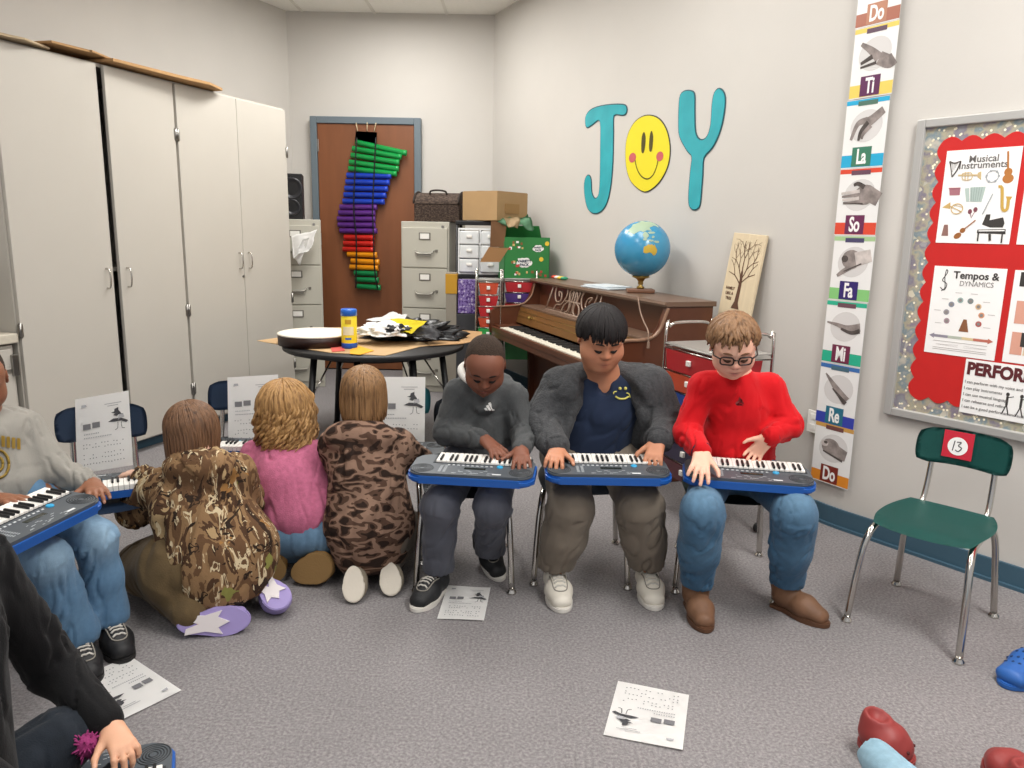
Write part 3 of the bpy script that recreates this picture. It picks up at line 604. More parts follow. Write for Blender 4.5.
# cord hanging from the piano front
onpl = lambda px, py, yy: hit(px, py, PM @ Vector((0, yy, 0)), PM.to_3x3() @ Vector((0, 1, 0)))
B = BM(); tube(B, spline([onpl(638, 296.5, .0), onpl(638.5, 301, .028), onpl(640.5, 312, .035), onpl(644, 322, .06), onpl(648, 331, .112), onpl(648.5, 342, .118)], 6), .004, 6); lathe(B, [(0, 0), (.008, .0), (.006, .03), (0, .035)], 10, Matrix.Translation(onpl(648.5, 342, .118)) @ TR(0, 0, -.03)); o = obj('power_cord', B, mat('cord_brown', '8c7464', .6), t); o.matrix_parent_inverse = Matrix.Translation((-gc.x, -gc.y, -.926))
# small colourful things and papers on the piano
for i, (px, c, lab) in enumerate(((541, 'd0452e', 'red'), (547, 'e8e2d8', 'white'), (553, 'e0c13a', 'yellow'), (559, '2e8d68', 'green'))):
    p = fl(px, 274.5, .926); B = BM(); bmesh.ops.create_icosphere(B, subdivisions=2, radius=.022, matrix=Matrix.Translation((p.x, p.y, .938)) @ Matrix.Diagonal((1.3, 1, .55, 1)))
    q = PM.inverted() @ Vector((p.x, p.y, 0)); q = Vector((min(q.x, PLN-.05-.04*0), -.14, 0)); q.x = PLN-.06-.055*i; q = PM @ q
    bmesh.ops.translate(B, vec=(q.x-p.x, q.y-p.y, 0), verts=B.verts[:]); tag(obj('egg_shaker', B, mat('toy_'+lab, c, .4), None, True), lab+' small shaker lying on the far end of the piano top', 'toy')
M = PM @ TR(.72, -.13, .927) @ RZ(8); B = BM(); bx(B, (0, -.09, 0), (.30, .09, .006), M); bx(B, (.05, -.1, .007), (.33, .07, .012), M @ RZ(-4)); tag(obj('paper_stack', B, mat('bluish_paper', 'c9d2d8', .7)), 'pale papers lying flat on the piano lid beside the globe', 'papers')
# tree plaque leaning on the wall behind the drawer cart
tl, tr, br, bl = [hit(px, py, (1.115, 3.79, 1.26), Vector((-.912, -.41, .12))) for px, py in ((742, 234), (771, 238), (747, 330), (716, 322))]
u_ = (tr-tl); v_ = (tl-bl); hP = v_.length+.0; wP = .175
PM2 = frame(bl, Vector((br.x-bl.x, br.y-bl.y, br.z-bl.z)), v_)
t = thing('wooden_plaque', 'pale wooden plaque burnt with a bare tree, leaning on the wall', 'plaque', M=PM2); wP = (br-bl).length
B = BM(); bx(B, (0, -.08, -.014), (wP, hP, 0), bev=.002); obj('board', B, mat('pale_wood', 'd3c2a3', .6, var=.06, vscale=8, stretch=(6, .6, 1)), t)
B = BM(); cxp = wP*.5
stroke(B, [(cxp, hP*.22), (cxp+.004, hP*.45), (cxp-.0, hP*.6)], [.03, .012], .001, I4); poly2(B, [(cxp-.03, hP*.19), (cxp+.03, hP*.19), (cxp+.012, hP*.27), (cxp-.012, hP*.27)], .0012, I4)
rt = random.Random(4)
def branch(x, y, a, L_, w_, dpt):
    x2, y2 = x+math.cos(a)*L_, y+math.sin(a)*L_
    if abs(x2-cxp) > wP*.44 or y2 > hP*.95: return
    stroke(B, [(x, y), ((x+x2)/2+rt.uniform(-.003, .003), (y+y2)/2), (x2, y2)], [w_, w_*.7], .001+dpt*.00005, I4, n=2)
    if dpt < 5:
        for da in (rt.uniform(.3, .55), -rt.uniform(.3, .55)): branch(x2, y2, a+da, L_*.78, w_*.68, dpt+1)
for a0, yy in ((1.57, .6), (1.1, .5), (2.0, .5), (.7, .46), (2.45, .46)): branch(cxp, hP*yy, a0, .062, .007, 1)
obj('burnt_tree', B, mat('burnt_brown', '5b3d2c', .7), t)
B = BM(); 
for i, s in enumerate(('FAMILY', 'LIKE A', 'TREE')): text(B, s, .02, TR(wP*.24, hP*(.40-.055*i), .001), bold=.0004)
obj('lettering', B, mat('burnt_brown', '5b3d2c', .7), t)
# ================================================================= WALL LETTERS, CARDS, BULLETIN BOARD
WF = Matrix((W1, Vector((0, 0, 1)), W1.cross(Vector((0, 0, 1))))).transposed().to_4x4(); WF.translation = CB  # x along, y up, z into the room?
if (WF.to_3x3() @ Vector((0, 0, 1))).dot(Vector((-1, -1, 0))) < 0: WF = WF @ Matrix.Diagonal((1, 1, -1, 1))
WG = Matrix((W2, Vector((0, 0, 1)), W2.cross(Vector((0, 0, 1))))).transposed().to_4x4(); WG.translation = P1
n1_ = WF.to_3x3() @ Vector((0, 0, 1)); n2_ = WG.to_3x3() @ Vector((0, 0, 1))
def onw(px, py, M, n):
    q = M.inverted() @ hit(px, py, M.translation, n); return (q.x, q.y)
M_teal = mat('teal_foil', '2fa3ae', .25, var=.1, vscale=6, spec=.6); M_tline = mat('letter_outline', '24525a', .6); M_yel = mat('yellow_card', 'e6d62e', .35)
def zc(pts, ox, oy, s, M=WF, n=None): return [onw(ox+x/s, oy+y/s, M, n1_) for x, y in pts]
def grow(pts, d):
    cx_ = sum(p[0] for p in pts)/len(pts); cy_ = sum(p[1] for p in pts)/len(pts); out = []; n = len(pts)
    ar = sum(pts[i][0]*pts[(i+1) % n][1]-pts[(i+1) % n][0]*pts[i][1] for i in range(n)); sg = 1 if ar > 0 else -1
    for i in range(n):
        a, b_ = Vector(pts[i-1]), Vector(pts[(i+1) % n]); t_ = (b_-a).normalized(); out.append((pts[i][0]+t_.y*d*sg, pts[i][1]-t_.x*d*sg))
    return out
def smoothpoly(pts, n=4):
    P = [Vector((p[0], p[1], 0)) for p in pts]; L_ = len(P); out = []
    for i in range(L_):
        a, b_, c, d = P[i-1], P[i], P[(i+1) % L_], P[(i+2) % L_]
        for k in range(n):
            t_ = k/n; q = .5*((2*b_)+(c-a)*t_+(2*a-5*b_+4*c-d)*t_*t_+(3*b_-a-3*c+d)*t_**3); out.append((q.x, q.y))
    return out
sc = 4.52
Jp = [(118, 285), (122, 250), (150, 222), (210, 206), (285, 203), (303, 218), (300, 240), (285, 248), (246, 250), (243, 330), (240, 460), (232, 560), (215, 640), (190, 680), (158, 692), (130, 672), (116, 620), (113, 560), (122, 528), (134, 524), (142, 545), (145, 600), (160, 628), (178, 610), (184, 540), (186, 400), (184, 275), (150, 290), (126, 304)]
Yp = [(548, 160), (570, 142), (600, 144), (610, 165), (610, 220), (612, 310), (622, 350), (645, 364), (670, 345), (686, 290), (692, 200), (702, 150), (722, 132), (742, 150), (748, 190), (738, 270), (718, 340), (690, 395), (652, 442), (646, 520), (636, 640), (626, 668), (605, 674), (588, 655), (586, 600), (594, 500), (600, 436), (580, 410), (545, 345), (540, 280), (542, 210)]
wt = [('letter_j', 'teal paper letter J at the left of the wall word', Jp), ('letter_y', 'teal paper letter Y at the right of the wall word', Yp)]
for nm, lab, pp in wt:
    p = smoothpoly(zc(pp, 560, 60, sc), 3); t = thing(nm, lab, 'wall letter', M=WF, group=None)
    B = BM(); prism(B, grow(p, .007), .001, .004); obj('outline', B, M_tline, t)
    B = BM(); prism(B, p, .003, .0062); obj('sheet', B, M_teal, t)
t = thing('smiley_face', 'yellow oval smiling face with pink cheeks between the letters J and Y', 'wall decoration', M=WF)
Op = [(300, 400), (310, 340), (335, 290), (370, 260), (410, 252), (450, 268), (480, 310), (496, 370), (498, 430), (485, 490), (455, 545), (420, 580), (385, 594), (350, 575), (320, 540), (303, 480)]
p = smoothpoly(zc(Op, 560, 60, sc), 3); B = BM(); prism(B, grow(p, .006), .001, .004); obj('outline', B, M_print, t); B = BM(); prism(B, p, .003, .0062); obj('sheet', B, M_yel, t)
B = BM()
for ex_ in ([(384, 325), (392, 350), (388, 400), (380, 422), (372, 410), (374, 350)], [(418, 320), (426, 345), (422, 400), (414, 416), (407, 400), (410, 345)]): poly2(B, smoothpoly(zc(ex_, 560, 60, sc), 3), .0072, I4)
stroke(B, zc([(342, 440), (352, 490), (372, 525), (400, 538), (425, 520), (442, 480), (450, 435)], 560, 60, sc), [.008, .008], .0074, I4)
obj('drawn_face', B, mat('face_ink', '4c4418', .7), t)
B = BM()
for cx_, cy_ in ((332, 442), (456, 436)): q = zc([(cx_, cy_), (cx_+16, cy_), (cx_, cy_-22)], 560, 60, sc); poly2(B, ellp(q[0][0], q[0][1], abs(q[1][0]-q[0][0]), abs(q[2][1]-q[0][1])), .0076, I4)
obj('cheek', B, mat('cheek_pink', 'c25a5e', .6), t)
# hand-sign cards, one above the other
M_fog = mat('hand_shade', 'd2cfcd', .8)
HC = mat('hand_print', '8a807c', .8, var=.35, vscale=30); HD = mat('hand_print_dark', '4f4744', .8, var=.3, vscale=40); HL = mat('hand_print_light', 'c4bbb6', .8, var=.2, vscale=30)
cards = [('Do', 2.068, 'a86b58', 'b58066', 'e0cf9a', 'topmost card, its lower edge lettered Do'), ('Ti', 1.798, 'e3c964', '5f2f55', 'e3c964', None), ('La', 1.5265, '2aa6d0', '3f7a62', '2aa6d0', None), ('So', 1.257, 'd84b35', '6a2c52', 'd84b35', None), ('Fa', .987, '86c47a', '35266b', 'a5c592', None), ('Mi', .717, '2fae8c', '71304a', '2fae8c', None), ('Re', .447, '3b46a8', '2f6f86', '3f6fae', None), ('Do', .185, 'dd8a2c', '7c2c22', 'c99a54', 'lowest card, lettered Do at the bottom')]
CF = WG @ TR(-.075, 0, .006) 
# straight strip spanning the wall bend, held off it slightly
CF = frame(P1+W1*.0, (W1+W2).normalized(), (0, 0, 1)); cn = CF.to_3x3() @ Vector((0, 0, 1))
CF.translation = P1 + (-cn if cn.dot(n1_) < 0 else cn)*.004
if cn.dot(n1_) < 0: CF = CF @ Matrix.Diagonal((1, 1, -1, 1))
CF = CF @ TR(-.068, 0, .004)
def hand_art(B, kind, Z, w_, h0):
    cx_, cy_ = w_*.52, h0
    poly2(B, ellp(cx_, cy_, .072, .062, 24, .3), .0012, I4, 3)
    E_ = lambda x, y, rx, ry, rot=0, z=.0016, mi=0: poly2(B, ellp(x, y, rx, ry, 18, rot), z, I4, mi)
    S2 = lambda pts, w2, z=.0018, mi=0: stroke(B, pts, w2, z, I4, mi)
    if kind in (0,): S2([(.03, cy_+.02), (.1, cy_), (.17, cy_+.03)], [.03, .05]); S2([(.03, cy_+.0), (.09, cy_-.02)], [.012, .02], .002, 1)
    elif kind == 1: S2([(.035, cy_+.045), (.08, cy_+.015), (.12, cy_-.02)], [.014, .04]); S2([(.12, cy_-.02), (.165, cy_-.04), (.185, cy_-.03)], [.05, .05], .0019); S2([(.04, cy_-.03), (.09, cy_-.01)], [.012, .02], .002, 1); S2([(.04, cy_-.045), (.11, cy_-.035)], [.008, .012], .0022, 1)
    elif kind == 2: S2([(.17, cy_+.055), (.12, cy_+.02), (.09, cy_+.01)], [.03, .045]); S2([(.10, cy_+.02), (.06, cy_+.01), (.035, cy_-.05)], [.03, .012], .0019); S2([(.11, cy_+.01), (.08, cy_-.02), (.07, cy_-.055)], [.03, .01], .002, 1); S2([(.12, cy_), (.09, cy_-.03), (.085, cy_-.05)], [.02, .01], .0021)
    elif kind == 3:
        E_(.125, cy_, .05, .04, .1); S2([(.15, cy_), (.19, cy_-.02)], [.06, .055], .0018)
        for i in range(4): S2([(.10, cy_+.015-.014*i), (.06, cy_+.012-.014*i), (.015+.004*i, cy_+.008-.013*i)], [.015, .009], .002+i*.0001, 0 if i % 2 else 2)
        S2([(.12, cy_+.03), (.09, cy_+.045), (.07, cy_+.04)], [.02, .012], .0024, 1); S2([(.03, cy_-.03), (.12, cy_-.035)], [.004, .006], .0025, 1)
    elif kind == 4: E_(.09, cy_+.01, .045, .04); S2([(.11, cy_+.01), (.18, cy_+.03)], [.06, .05], .0018, 2); S2([(.09, cy_-.02), (.05, cy_-.045), (.03, cy_-.06)], [.025, .012], .002, 0); E_(.06, cy_+.012, .016, .014, 0, .0022, 1); S2([(.06, cy_-.04), (.14, cy_-.005)], [.004, .006], .0023, 1)
    elif kind == 5: S2([(.01, cy_+.012), (.06, cy_+.005), (.11, cy_-.005), (.17, cy_+.005)], [.006, .035]); S2([(.08, cy_-.01), (.13, cy_-.022), (.17, cy_-.01)], [.01, .02], .002, 1)
    elif kind == 6: S2([(.03, cy_+.06), (.08, cy_+.01), (.14, cy_-.045)], [.006, .045]); S2([(.07, cy_), (.14, cy_-.055)], [.006, .02], .002, 1)
    else: E_(.085, cy_+.005, .045, .036); S2([(.1, cy_-.005), (.165, cy_-.02)], [.06, .045], .0018); E_(.055, cy_+.015, .018, .014, 0, .002, 2); S2([(.05, cy_-.02), (.15, cy_-.045)], [.006, .01], .0021, 1); E_(.06, cy_+.02, .01, .007, 0, .0022, 1)
for i, (s, z0, band, lab_c, thin, ls) in enumerate(cards):
    w_, h_ = .19, .268
    M = CF @ TR(.003*math.sin(i*2), z0, 0) @ RX(0)
    t = thing('hand_sign_card', (ls or 'card lettered %s with a grey hand sign, in the strip on the wall' % s) if not ls else 'hand sign card in the wall strip, '+ls, 'card', M=M, group='hand sign cards up the right wall')
    hh = h_ if i else .268
    B = BM(); bx(B, (0, 0, 0), (w_, hh, .0008)); obj('sheet', B, mat('card_white', 'e9e8e6', .3), t)
    B = BM(); rect(B, 0, .004, w_, .052, .0012, I4); obj('colour_band', B, mat('band_'+band, band, .35), t)
    B = BM(); rect(B, 0, hh-.02, w_, hh-.002, .0012, I4); obj('top_strip', B, mat('band_'+thin, thin, .35), t)
    B = BM(); rect(B, w_*.25, .006, w_*.71, .082, .0016, I4); obj('name_patch', B, mat('lab_'+lab_c, lab_c, .35), t)
    B = BM(); rect(B, w_*.28, hh-.026, w_*.74, hh-.008, .0016, I4); obj('small_patch', B, mat('lab2_'+lab_c, tuple(x*.6+.05 for x in hx(lab_c)[:3])+(1,), .4), t)
    B = BM(); text(B, s, .082, TR(w_*.48, .042, .0022), sx=.62, bold=.0022, sp=.95); obj('lettering', B, mat('card_letter_white', 'f2f0ee', .5), t)
    B = BM(); hand_art(B, i, 0, w_, .162); obj('hand_picture', B, [HC, HD, HL, M_fog], t)
B = BM(); bx(B, (0, -.05, 0), (.07, .05, .006), bev=.002); bx(B, (.02, .012, .006), (.05, .035, .008)); bx(B, (.02, -.035, .006), (.05, -.012, .008)); o = obj('wall_outlet', B, M_white); o.matrix_world = WF @ TR(3.775, .44, .008); tag(o, 'pale outlet plate on the wall behind the lowest hand sign card', 'outlet')
# bulletin board
BX0, BX1, BZ0, BZ1 = .235, 2.05, .547, 1.69
t = thing('bulletin_board', 'aluminium framed bulletin board with red paper and shiny scalloped border', 'bulletin board', M=WG)
fw = .032
for a, b_, c, d in ((BX0, BZ0, BX0+fw, BZ1), (BX1-fw, BZ0, BX1, BZ1), (BX0+fw, BZ0, BX1-fw, BZ0+fw), (BX0+fw, BZ1-fw, BX1-fw, BZ1)):
    B = BM(); bx(B, (a, b_, .001), (c, d, .022), bev=.004); obj('frame_rail', B, M_alu, t)
holo = ramp_mat('holographic_border', [(0, '8f969c'), (.3, 'aeb3b4'), (.42, '9b93a3'), (.5, 'c9c2a8'), (.58, '8fa3ad'), (.66, 'd9d4c6')], 14, None, .22, 0, const=False, layer=[([(0, 'f2ecd5'), (.1, 'c9c9ccA')], 46, None, 0, 0, 'vor')])
holo.node_tree.nodes['Principled BSDF'].inputs['Metallic'].default_value = .35
B = BM(); bx(B, (BX0+fw, BZ0+fw, .001), (BX1-fw, BZ1-fw, .008)); obj('border_strip', B, holo, t)
B = BM()
for i in range(150):
    sd = i % 3; k = rnd.random()
    if sd == 0: x, y = BX0+fw+rnd.uniform(.01, .055), BZ0+fw+k*(BZ1-BZ0-2*fw)
    elif sd == 1: x, y = BX0+fw+k*1.2, BZ0+fw+rnd.uniform(.01, .05)
    else: x, y = BX0+fw+k*1.2, BZ1-fw-rnd.uniform(.008, .05)
    poly2(B, ellp(x, y, .0045, .0045, 8), .0086, I4)
obj('border_dots', B, mat('dot_cream', 'f3ead0', .3), t)['kind'] = 'stuff'
RX0, RX1, RZ0, RZ1 = BX0+fw+.062, BX1-fw-.06, BZ0+fw+.06, BZ1-fw-.05
def scal(x0, x1, z0, z1, pitch=.072, amp=.013):
    out = []
    def edge(ax, ay, bx_, by_, nx, ny):
        L_ = math.hypot(bx_-ax, by_-ay); n = max(1, round(L_/pitch))
        for i in range(n*6): u = i/(n*6); a_ = abs(math.sin(PI*u*n))*amp*1.4-amp*.5; out.append((ax+(bx_-ax)*u+nx*a_, ay+(by_-ay)*u+ny*a_))
    edge(x0, z0, x1, z0, 0, -1); edge(x1, z0, x1, z1, 1, 0); edge(x1, z1, x0, z1, 0, 1); edge(x0, z1, x0, z0, -1, 0); return out
B = BM(); prism(B, scal(RX0, RX1, RZ0, RZ1), .008, .0105); obj('red_backing', B, mat('red_paper', 'c4201e', .6, var=.03, vscale=20), t)
def pos(pxs): return [onw(px, py, WG, n2_) for px, py in pxs]
0 and print('posters', pos([(948, 151), (938, 242), (1013, 245), (937, 266), (927, 351), (1000, 361), (1008, 269), (967, 359), (961, 408), (1018, 272), (1008, 361), (1018,147)]))
# ---- posters on the bulletin board (local: x along the wall, y up)
def poster(name, label, x0, y0, x1, y1, z=.0115):
    t = thing(name, label, 'poster', M=WG @ TR(x0, y0, z)); B = BM(); bx(B, (0, 0, 0), (x1-x0, y1-y0, .0008)); obj('sheet', B, M_paper, t); return t, x1-x0, y1-y0
M_ink = mat('poster_ink', '3b3836', .7); M_inkl = mat('poster_ink_light', 'b3aeab', .7)
t, w_, h_ = poster('instrument_poster', 'white poster headed Musical Instruments at the top of the bulletin board', .354, 1.236, .605, 1.569)
z = .0014
B = BM(); text(B, 'Musical', .034, TR(w_*.52, h_*.895, z), sx=1.0, bold=.0004); text(B, 'Instruments', .034, TR(w_*.52, h_*.83, z), sx=1.0, bold=.0004); obj('lettering', B, mat('poster_serif', '6b6867', .7), t)
PX = lambda x, y: ((x-(62-(y-75)*.095))/515*w_, (722-y)/(725-75)*h_)   # from the close-up of the poster
def pc(L_): return [PX(x, y) for x, y in L_]
def art(name, m, polys=(), strokes=()):
    B = BM()
    for i, p in enumerate(polys): poly2(B, p, z+.0001*i, I4)
    for i, (p, wd) in enumerate(strokes): stroke(B, p, [wd, wd], z+.00105+.00005*i, I4, n=3)
    obj(name, B, m, t)
art('printed_harp', mat('pr_darkbrown', '4a433e', .7), strokes=[(pc([(85, 145), (120, 160), (165, 148)]), .004), (pc([(165, 148), (140, 210), (105, 255)]), .005), (pc([(85, 145), (95, 190), (105, 255)]), .003)]+[(pc([(95+12*i, 152), (100+9*i, 235-14*i)]), .001) for i in range(5)])
art('printed_trumpet', mat('pr_gold', 'c9b184', .7), [pc([(285, 235), (310, 225), (310, 285), (285, 265)])], [(pc([(150, 245), (290, 250)]), .005), (pc([(180, 235), (240, 232), (245, 275), (185, 278), (180, 235)]), .003), (pc([(200, 225), (200, 285)]), .003), (pc([(220, 225), (220, 285)]), .003)])
art('printed_tambourine', mat('pr_greyblue', 'a3a8ab', .7), [ellp(*PX(385, 268), .012, .003)[:0] or ellp(*PX(345+i*0, 265), .003, .004) for i in range(1)]+[ellp(PX(388, 262)[0]+.02*math.cos(a), PX(388, 262)[1]+.02*math.sin(a), .004, .004, 10) for a in (0, .9, 2, 3, 4.2, 5.3)], [([(PX(388, 262)[0]+.02*math.cos(a), PX(388, 262)[1]+.02*math.sin(a)) for a in [2*PI*i/16 for i in range(17)]], .003)])
art('printed_guitar', mat('pr_wood', 'b5763c', .7), [ellp(*PX(490, 282), .018, .016), ellp(*PX(490, 238), .013, .014)], [(pc([(488, 225), (484, 100)]), .006)])
art('printed_drum', mat('pr_rose', 'a8707a', .7), [pc([(88, 338), (168, 338), (165, 385), (92, 385)])], [(pc([(85, 335), (170, 335)]), .004)])
art('printed_accordion', mat('pr_sage', 'b4c4be', .7), [pc([(200, 340), (230, 335), (235, 430), (212, 432)]), pc([(238, 332), (345, 330), (320, 435), (240, 430)])], [])
art('printed_folds', mat('pr_sage_dark', '8d9f9a', .7), [], [(pc([(250+18*i, 333), (248+14*i, 430)]), .0015) for i in range(5)])
art('printed_saxophone', mat('pr_goldsax', 'c7a24f', .7), [pc([(480, 400), (525, 402), (510, 425), (490, 425)])], [(pc([(430, 335), (455, 345), (460, 470), (475, 495), (495, 480), (500, 415)]), .010)])
art('printed_horn', mat('pr_horn', 'c9a86a', .7), [pc([(40, 470), (100, 432), (100, 480)])], [([(PX(150, 480)[0]+.02*math.cos(a), PX(150, 480)[1]+.018*math.sin(a)) for a in [2*PI*i/14 for i in range(15)]], .003), (pc([(100, 460), (180, 500)]), .003), (pc([(120, 450), (190, 470)]), .002)])
art('printed_maracas', mat('pr_maroon', '7f4a55', .7), [ellp(*PX(242, 500), .007, .009), ellp(*PX(280, 487), .007, .009)], [(pc([(245, 510), (255, 545)]), .002), (pc([(278, 500), (258, 535)]), .002)])
art('printed_flute', mat('pr_greyblue', 'a3a8ab'), [], [(pc([(395, 380), (330, 520)]), .004)])
art('printed_metronome', mat('pr_brownred', '8f6a62', .7), [pc([(60, 592), (88, 592), (92, 672), (42, 672)])], [])
art('printed_violin', mat('pr_violin', '9a6233', .7), [ellp(*PX(160, 670), .014, .010, 16, .6), ellp(*PX(195, 632), .010, .009, 16, .6)], [(pc([(200, 628), (285, 560)]), .004)])
art('printed_piano', M_ink, [pc([(330, 590), (355, 520), (385, 520), (380, 560), (470, 540), (480, 580), (470, 610), (385, 610)]), pc([(300, 625), (490, 620), (490, 655), (296, 650)])], [(pc([(308, 650), (304, 705)]), .005), (pc([(470, 655), (465, 715)]), .005), (pc([(385, 655), (388, 700)]), .008)])
art('printed_keys', M_paper, [], [(pc([(308, 634), (484, 630)]), .004)])
t, w_, h_ = poster('tempo_poster', 'white poster headed Tempos and Dynamics with a circle of coloured dots', .362, .82, .612, 1.15)
B = BM(); text(B, 'Tempos &', .037, TR(w_*.60, h_*.905, z), bold=.0008); obj('lettering', B, M_ink, t)
B = BM(); text(B, 'DYNAMICS', .026, TR(w_*.62, h_*.815, z), sx=.9); obj('lettering', B, mat('poster_thin', '8a8684', .7), t)
B = BM(); stroke(B, [(.03, h_*.76), (.045, h_*.73), (.052, h_*.8), (.035, h_*.84), (.045, h_*.9), (.05, h_*.94), (.045, h_*.96), (.042, h_*.88), (.047, h_*.76), (.035, h_*.72)], [.003, .003], z, I4); obj('treble_clef', B, M_ink, t)
for i, c in enumerate(('a88f98', '9a969c', '8c93a0', '9fb8b2', '7d8c8c', 'd9b890', 'd99a72', 'b5544c')):
    a = math.radians(205-i*33); B = BM(); x, y = w_*.5+.062*math.cos(a), h_*.46+.058*math.sin(a)+.0
    poly2(B, ellp(x, y, .0105, .0105), z, I4); poly2(B, ellp(x, y, .006, .006), z+.0003, I4, 1); obj('tempo_dot', B, [mat('dot_'+c, c, .7), mat('dot_in', '8b8583', .7)], t)
B = BM(); poly2(B, [(w_*.46, h_*.28), (w_*.60, h_*.28), (w_*.555, h_*.42), (w_*.51, h_*.42)], z, I4); obj('printed_metronome', B, mat('metro', '8a5a3c', .7), t)
B = BM(); poly2(B, [(.012, h_*.205), (.03, h_*.235), (.03, h_*.175)], z, I4)
rect(B, .03, h_*.19, .08, h_*.22, z, I4, 0); rect(B, .08, h_*.19, .13, h_*.22, z, I4, 1); rect(B, .13, h_*.19, .17, h_*.22, z, I4, 2); rect(B, .17, h_*.19, .22, h_*.22, z, I4, 3); poly2(B, [(.238, h_*.205), (.22, h_*.235), (.22, h_*.175)], z, I4, 3); obj('tempo_arrow', B, [mat('arr_grey', '8f8a96', .7), mat('arr_sage', 'b5bcae', .7), mat('arr_sand', 'd9c49a', .7), mat('arr_red', 'c0705e', .7)], t)
B = BM()
for y in (.145, .07, .05): rect(B, .03, h_*y, .22, h_*y+.002, z, I4)
stroke(B, [(.04, h_*.11), (.12, h_*.12)], [.001, .001], z, I4, n=1); stroke(B, [(.04, h_*.11), (.12, h_*.10)], [.001, .001], z, I4, n=1); stroke(B, [(.22, h_*.11), (.14, h_*.12)], [.001, .001], z, I4, n=1); stroke(B, [(.22, h_*.11), (.14, h_*.10)], [.001, .001], z, I4, n=1)
for i in range(8): a = math.radians(205-i*33); rect(B, w_*.5+.095*math.cos(a)-.012, h_*.46+.085*math.sin(a), w_*.5+.095*math.cos(a)+.012, h_*.46+.085*math.sin(a)+.0018, z, I4)
obj('small_print', B, M_inkl, t)
t, w_, h_ = poster('goals_poster', 'white poster headed PERFORM cut off by the right edge of the photo', .518, .612, 1.0, .815, .0125)
B = BM(); text(B, 'PERFORM', .062, TR(.008, h_-.036, z), sx=.86, bold=.003, align='LEFT'); obj('lettering', B, mat('maroon_ink', '5c2227', .7), t)
B = BM()
for i in range(5):
    y = h_-.085-i*.0235; text(B, ['I can perform with my voice and body', 'I can play instruments', 'I can use musical language', 'I can rehearse and refine', 'I can be a good performer and audience'][i], .0155, TR(.006, y, z), align='LEFT', sx=.95)
obj('small_print', B, mat('small_ink', '6b6766', .7), t)
B = BM()
for x in (.155, .2): poly2(B, ellp(x, .095, .006, .007), z, I4); stroke(B, [(x, .088), (x, .055)], [.008, .008], z, I4, n=1); stroke(B, [(x, .057), (x-.012, .02)], [.004, .004], z, I4, n=1); stroke(B, [(x, .057), (x+.01, .02)], [.004, .004], z, I4, n=1); stroke(B, [(x, .083), (x+.02, .09)], [.003, .003], z, I4, n=1)
obj('printed_figures', B, M_ink, t)
for i, (y0, y1, lab) in enumerate(((1.236, 1.572, 'top right partial poster beside the Musical Instruments poster'), (.822, 1.148, 'partly seen poster of piano keys at the right edge, beside the tempo poster'))):
    t, w_, h_ = poster('keys_poster', lab, .637 if i else .628, y0, .95, y1)
    B = BM()
    for k in range(2 if i else 1):
        for j in range(6): rect(B, .02+j*.042, .03+k*.11, .058+j*.042, .11+k*.11, z, I4, j % 2)
    for j in range(5): rect(B, .05+j*.042, .06, .066+j*.042, .11, z+.0004, I4, 2); 
    if i:
        for j in range(5): rect(B, .05+j*.042, .17, .066+j*.042, .22, z+.0004, I4, 2)
        rect(B, .02, .27, .04, .32, z, I4, 2)
    obj('printed_keys', B, [mat('key_peach', 'd9a08c', .7), mat('key_cream', 'e2c9a0', .7), M_ink], t)
# ================================================================= ROUND TABLE
TZ = .60; TC_ = (-.80, 4.36); TR_ = .515
t = thing('round_table', 'round table with black edge and legs, covered in brown paper', 'table', (TC_[0], TC_[1], 0))
B = BM(); lathe(B, [(0, TZ-.028), (TR_-.01, TZ-.028), (TR_, TZ-.022), (TR_, TZ-.004), (TR_-.004, TZ), (0, TZ)], 64); obj('tabletop', B, [mat('table_edge', '1c1b1c', .5)], t, 'auto')
B = BM(); lathe(B, [(TR_-.16, TZ-.06), (TR_-.15, TZ-.06), (TR_-.15, TZ-.036), (TR_-.16, TZ-.036), (TR_-.16, TZ-.06)], 48); obj('apron', B, M_black, t, 'auto')
for a in (-128, -92, -52, -20, 70, 130):
    ca, sa = math.cos(math.radians(a)), math.sin(math.radians(a)); B = BM(); tube(B, [(ca*.43, sa*.43, TZ-.04), (ca*.50, sa*.50, .02)], .018, 10); lathe(B, [(0, 0), (.024, 0), (.022, .03), (0, .03)], 12, TR(ca*.5, sa*.5)); obj('leg', B, M_black, t)
    B = BM(); tube(B, [(ca*.49, sa*.49, .3), (ca*.30, sa*.30, TZ-.045)], .005, 6); obj('brace', B, M_chrome, t)
tz = TZ+.001
def kraft(lab, px, z, m, nm='kraft_paper', sag=0):
    B = BM(); P = [fl(x, y, z) for x, y in px]; prism(B, [(p.x, p.y) for p in P], z, z+.003); return tag(obj(nm, B, m), lab, 'paper')
kraft('large brown paper sheet covering the round table and jutting out to its left', [(257, 341), (300, 335), (330, 328), (400, 326), (452, 331), (466, 341), (420, 347), (385, 356), (330, 353), (285, 346)], TZ+.001, M_kraft)
kraft('smaller brown paper sheet at the right side of the round table', [(418, 333), (452, 330), (482, 332), (482, 340), (462, 344), (430, 346)], TZ+.005, mat('kraft_dark', 'a8845c', .85, var=.05, vscale=14))
kraft('torn pink-red paper scrap on the table in front of the yellow canister', [(330, 345), (341, 343), (345, 351), (332, 352)], TZ+.005, mat('pink_paper', 'c9564e', .8), 'paper_scrap')
kraft('torn orange paper scrap on the table right of the canister', [(350, 350), (358, 346), (374, 351), (360, 355), (350, 354)], TZ+.005, mat('orange_paper', 'dba028', .8), 'paper_scrap')
dm = fl(312, 341, TZ+.03); t = thing('frame_drum', 'flat round drum with white head and dark rim on the left of the table', 'drum', (dm.x, dm.y+.08, TZ+.004)); rd = .205
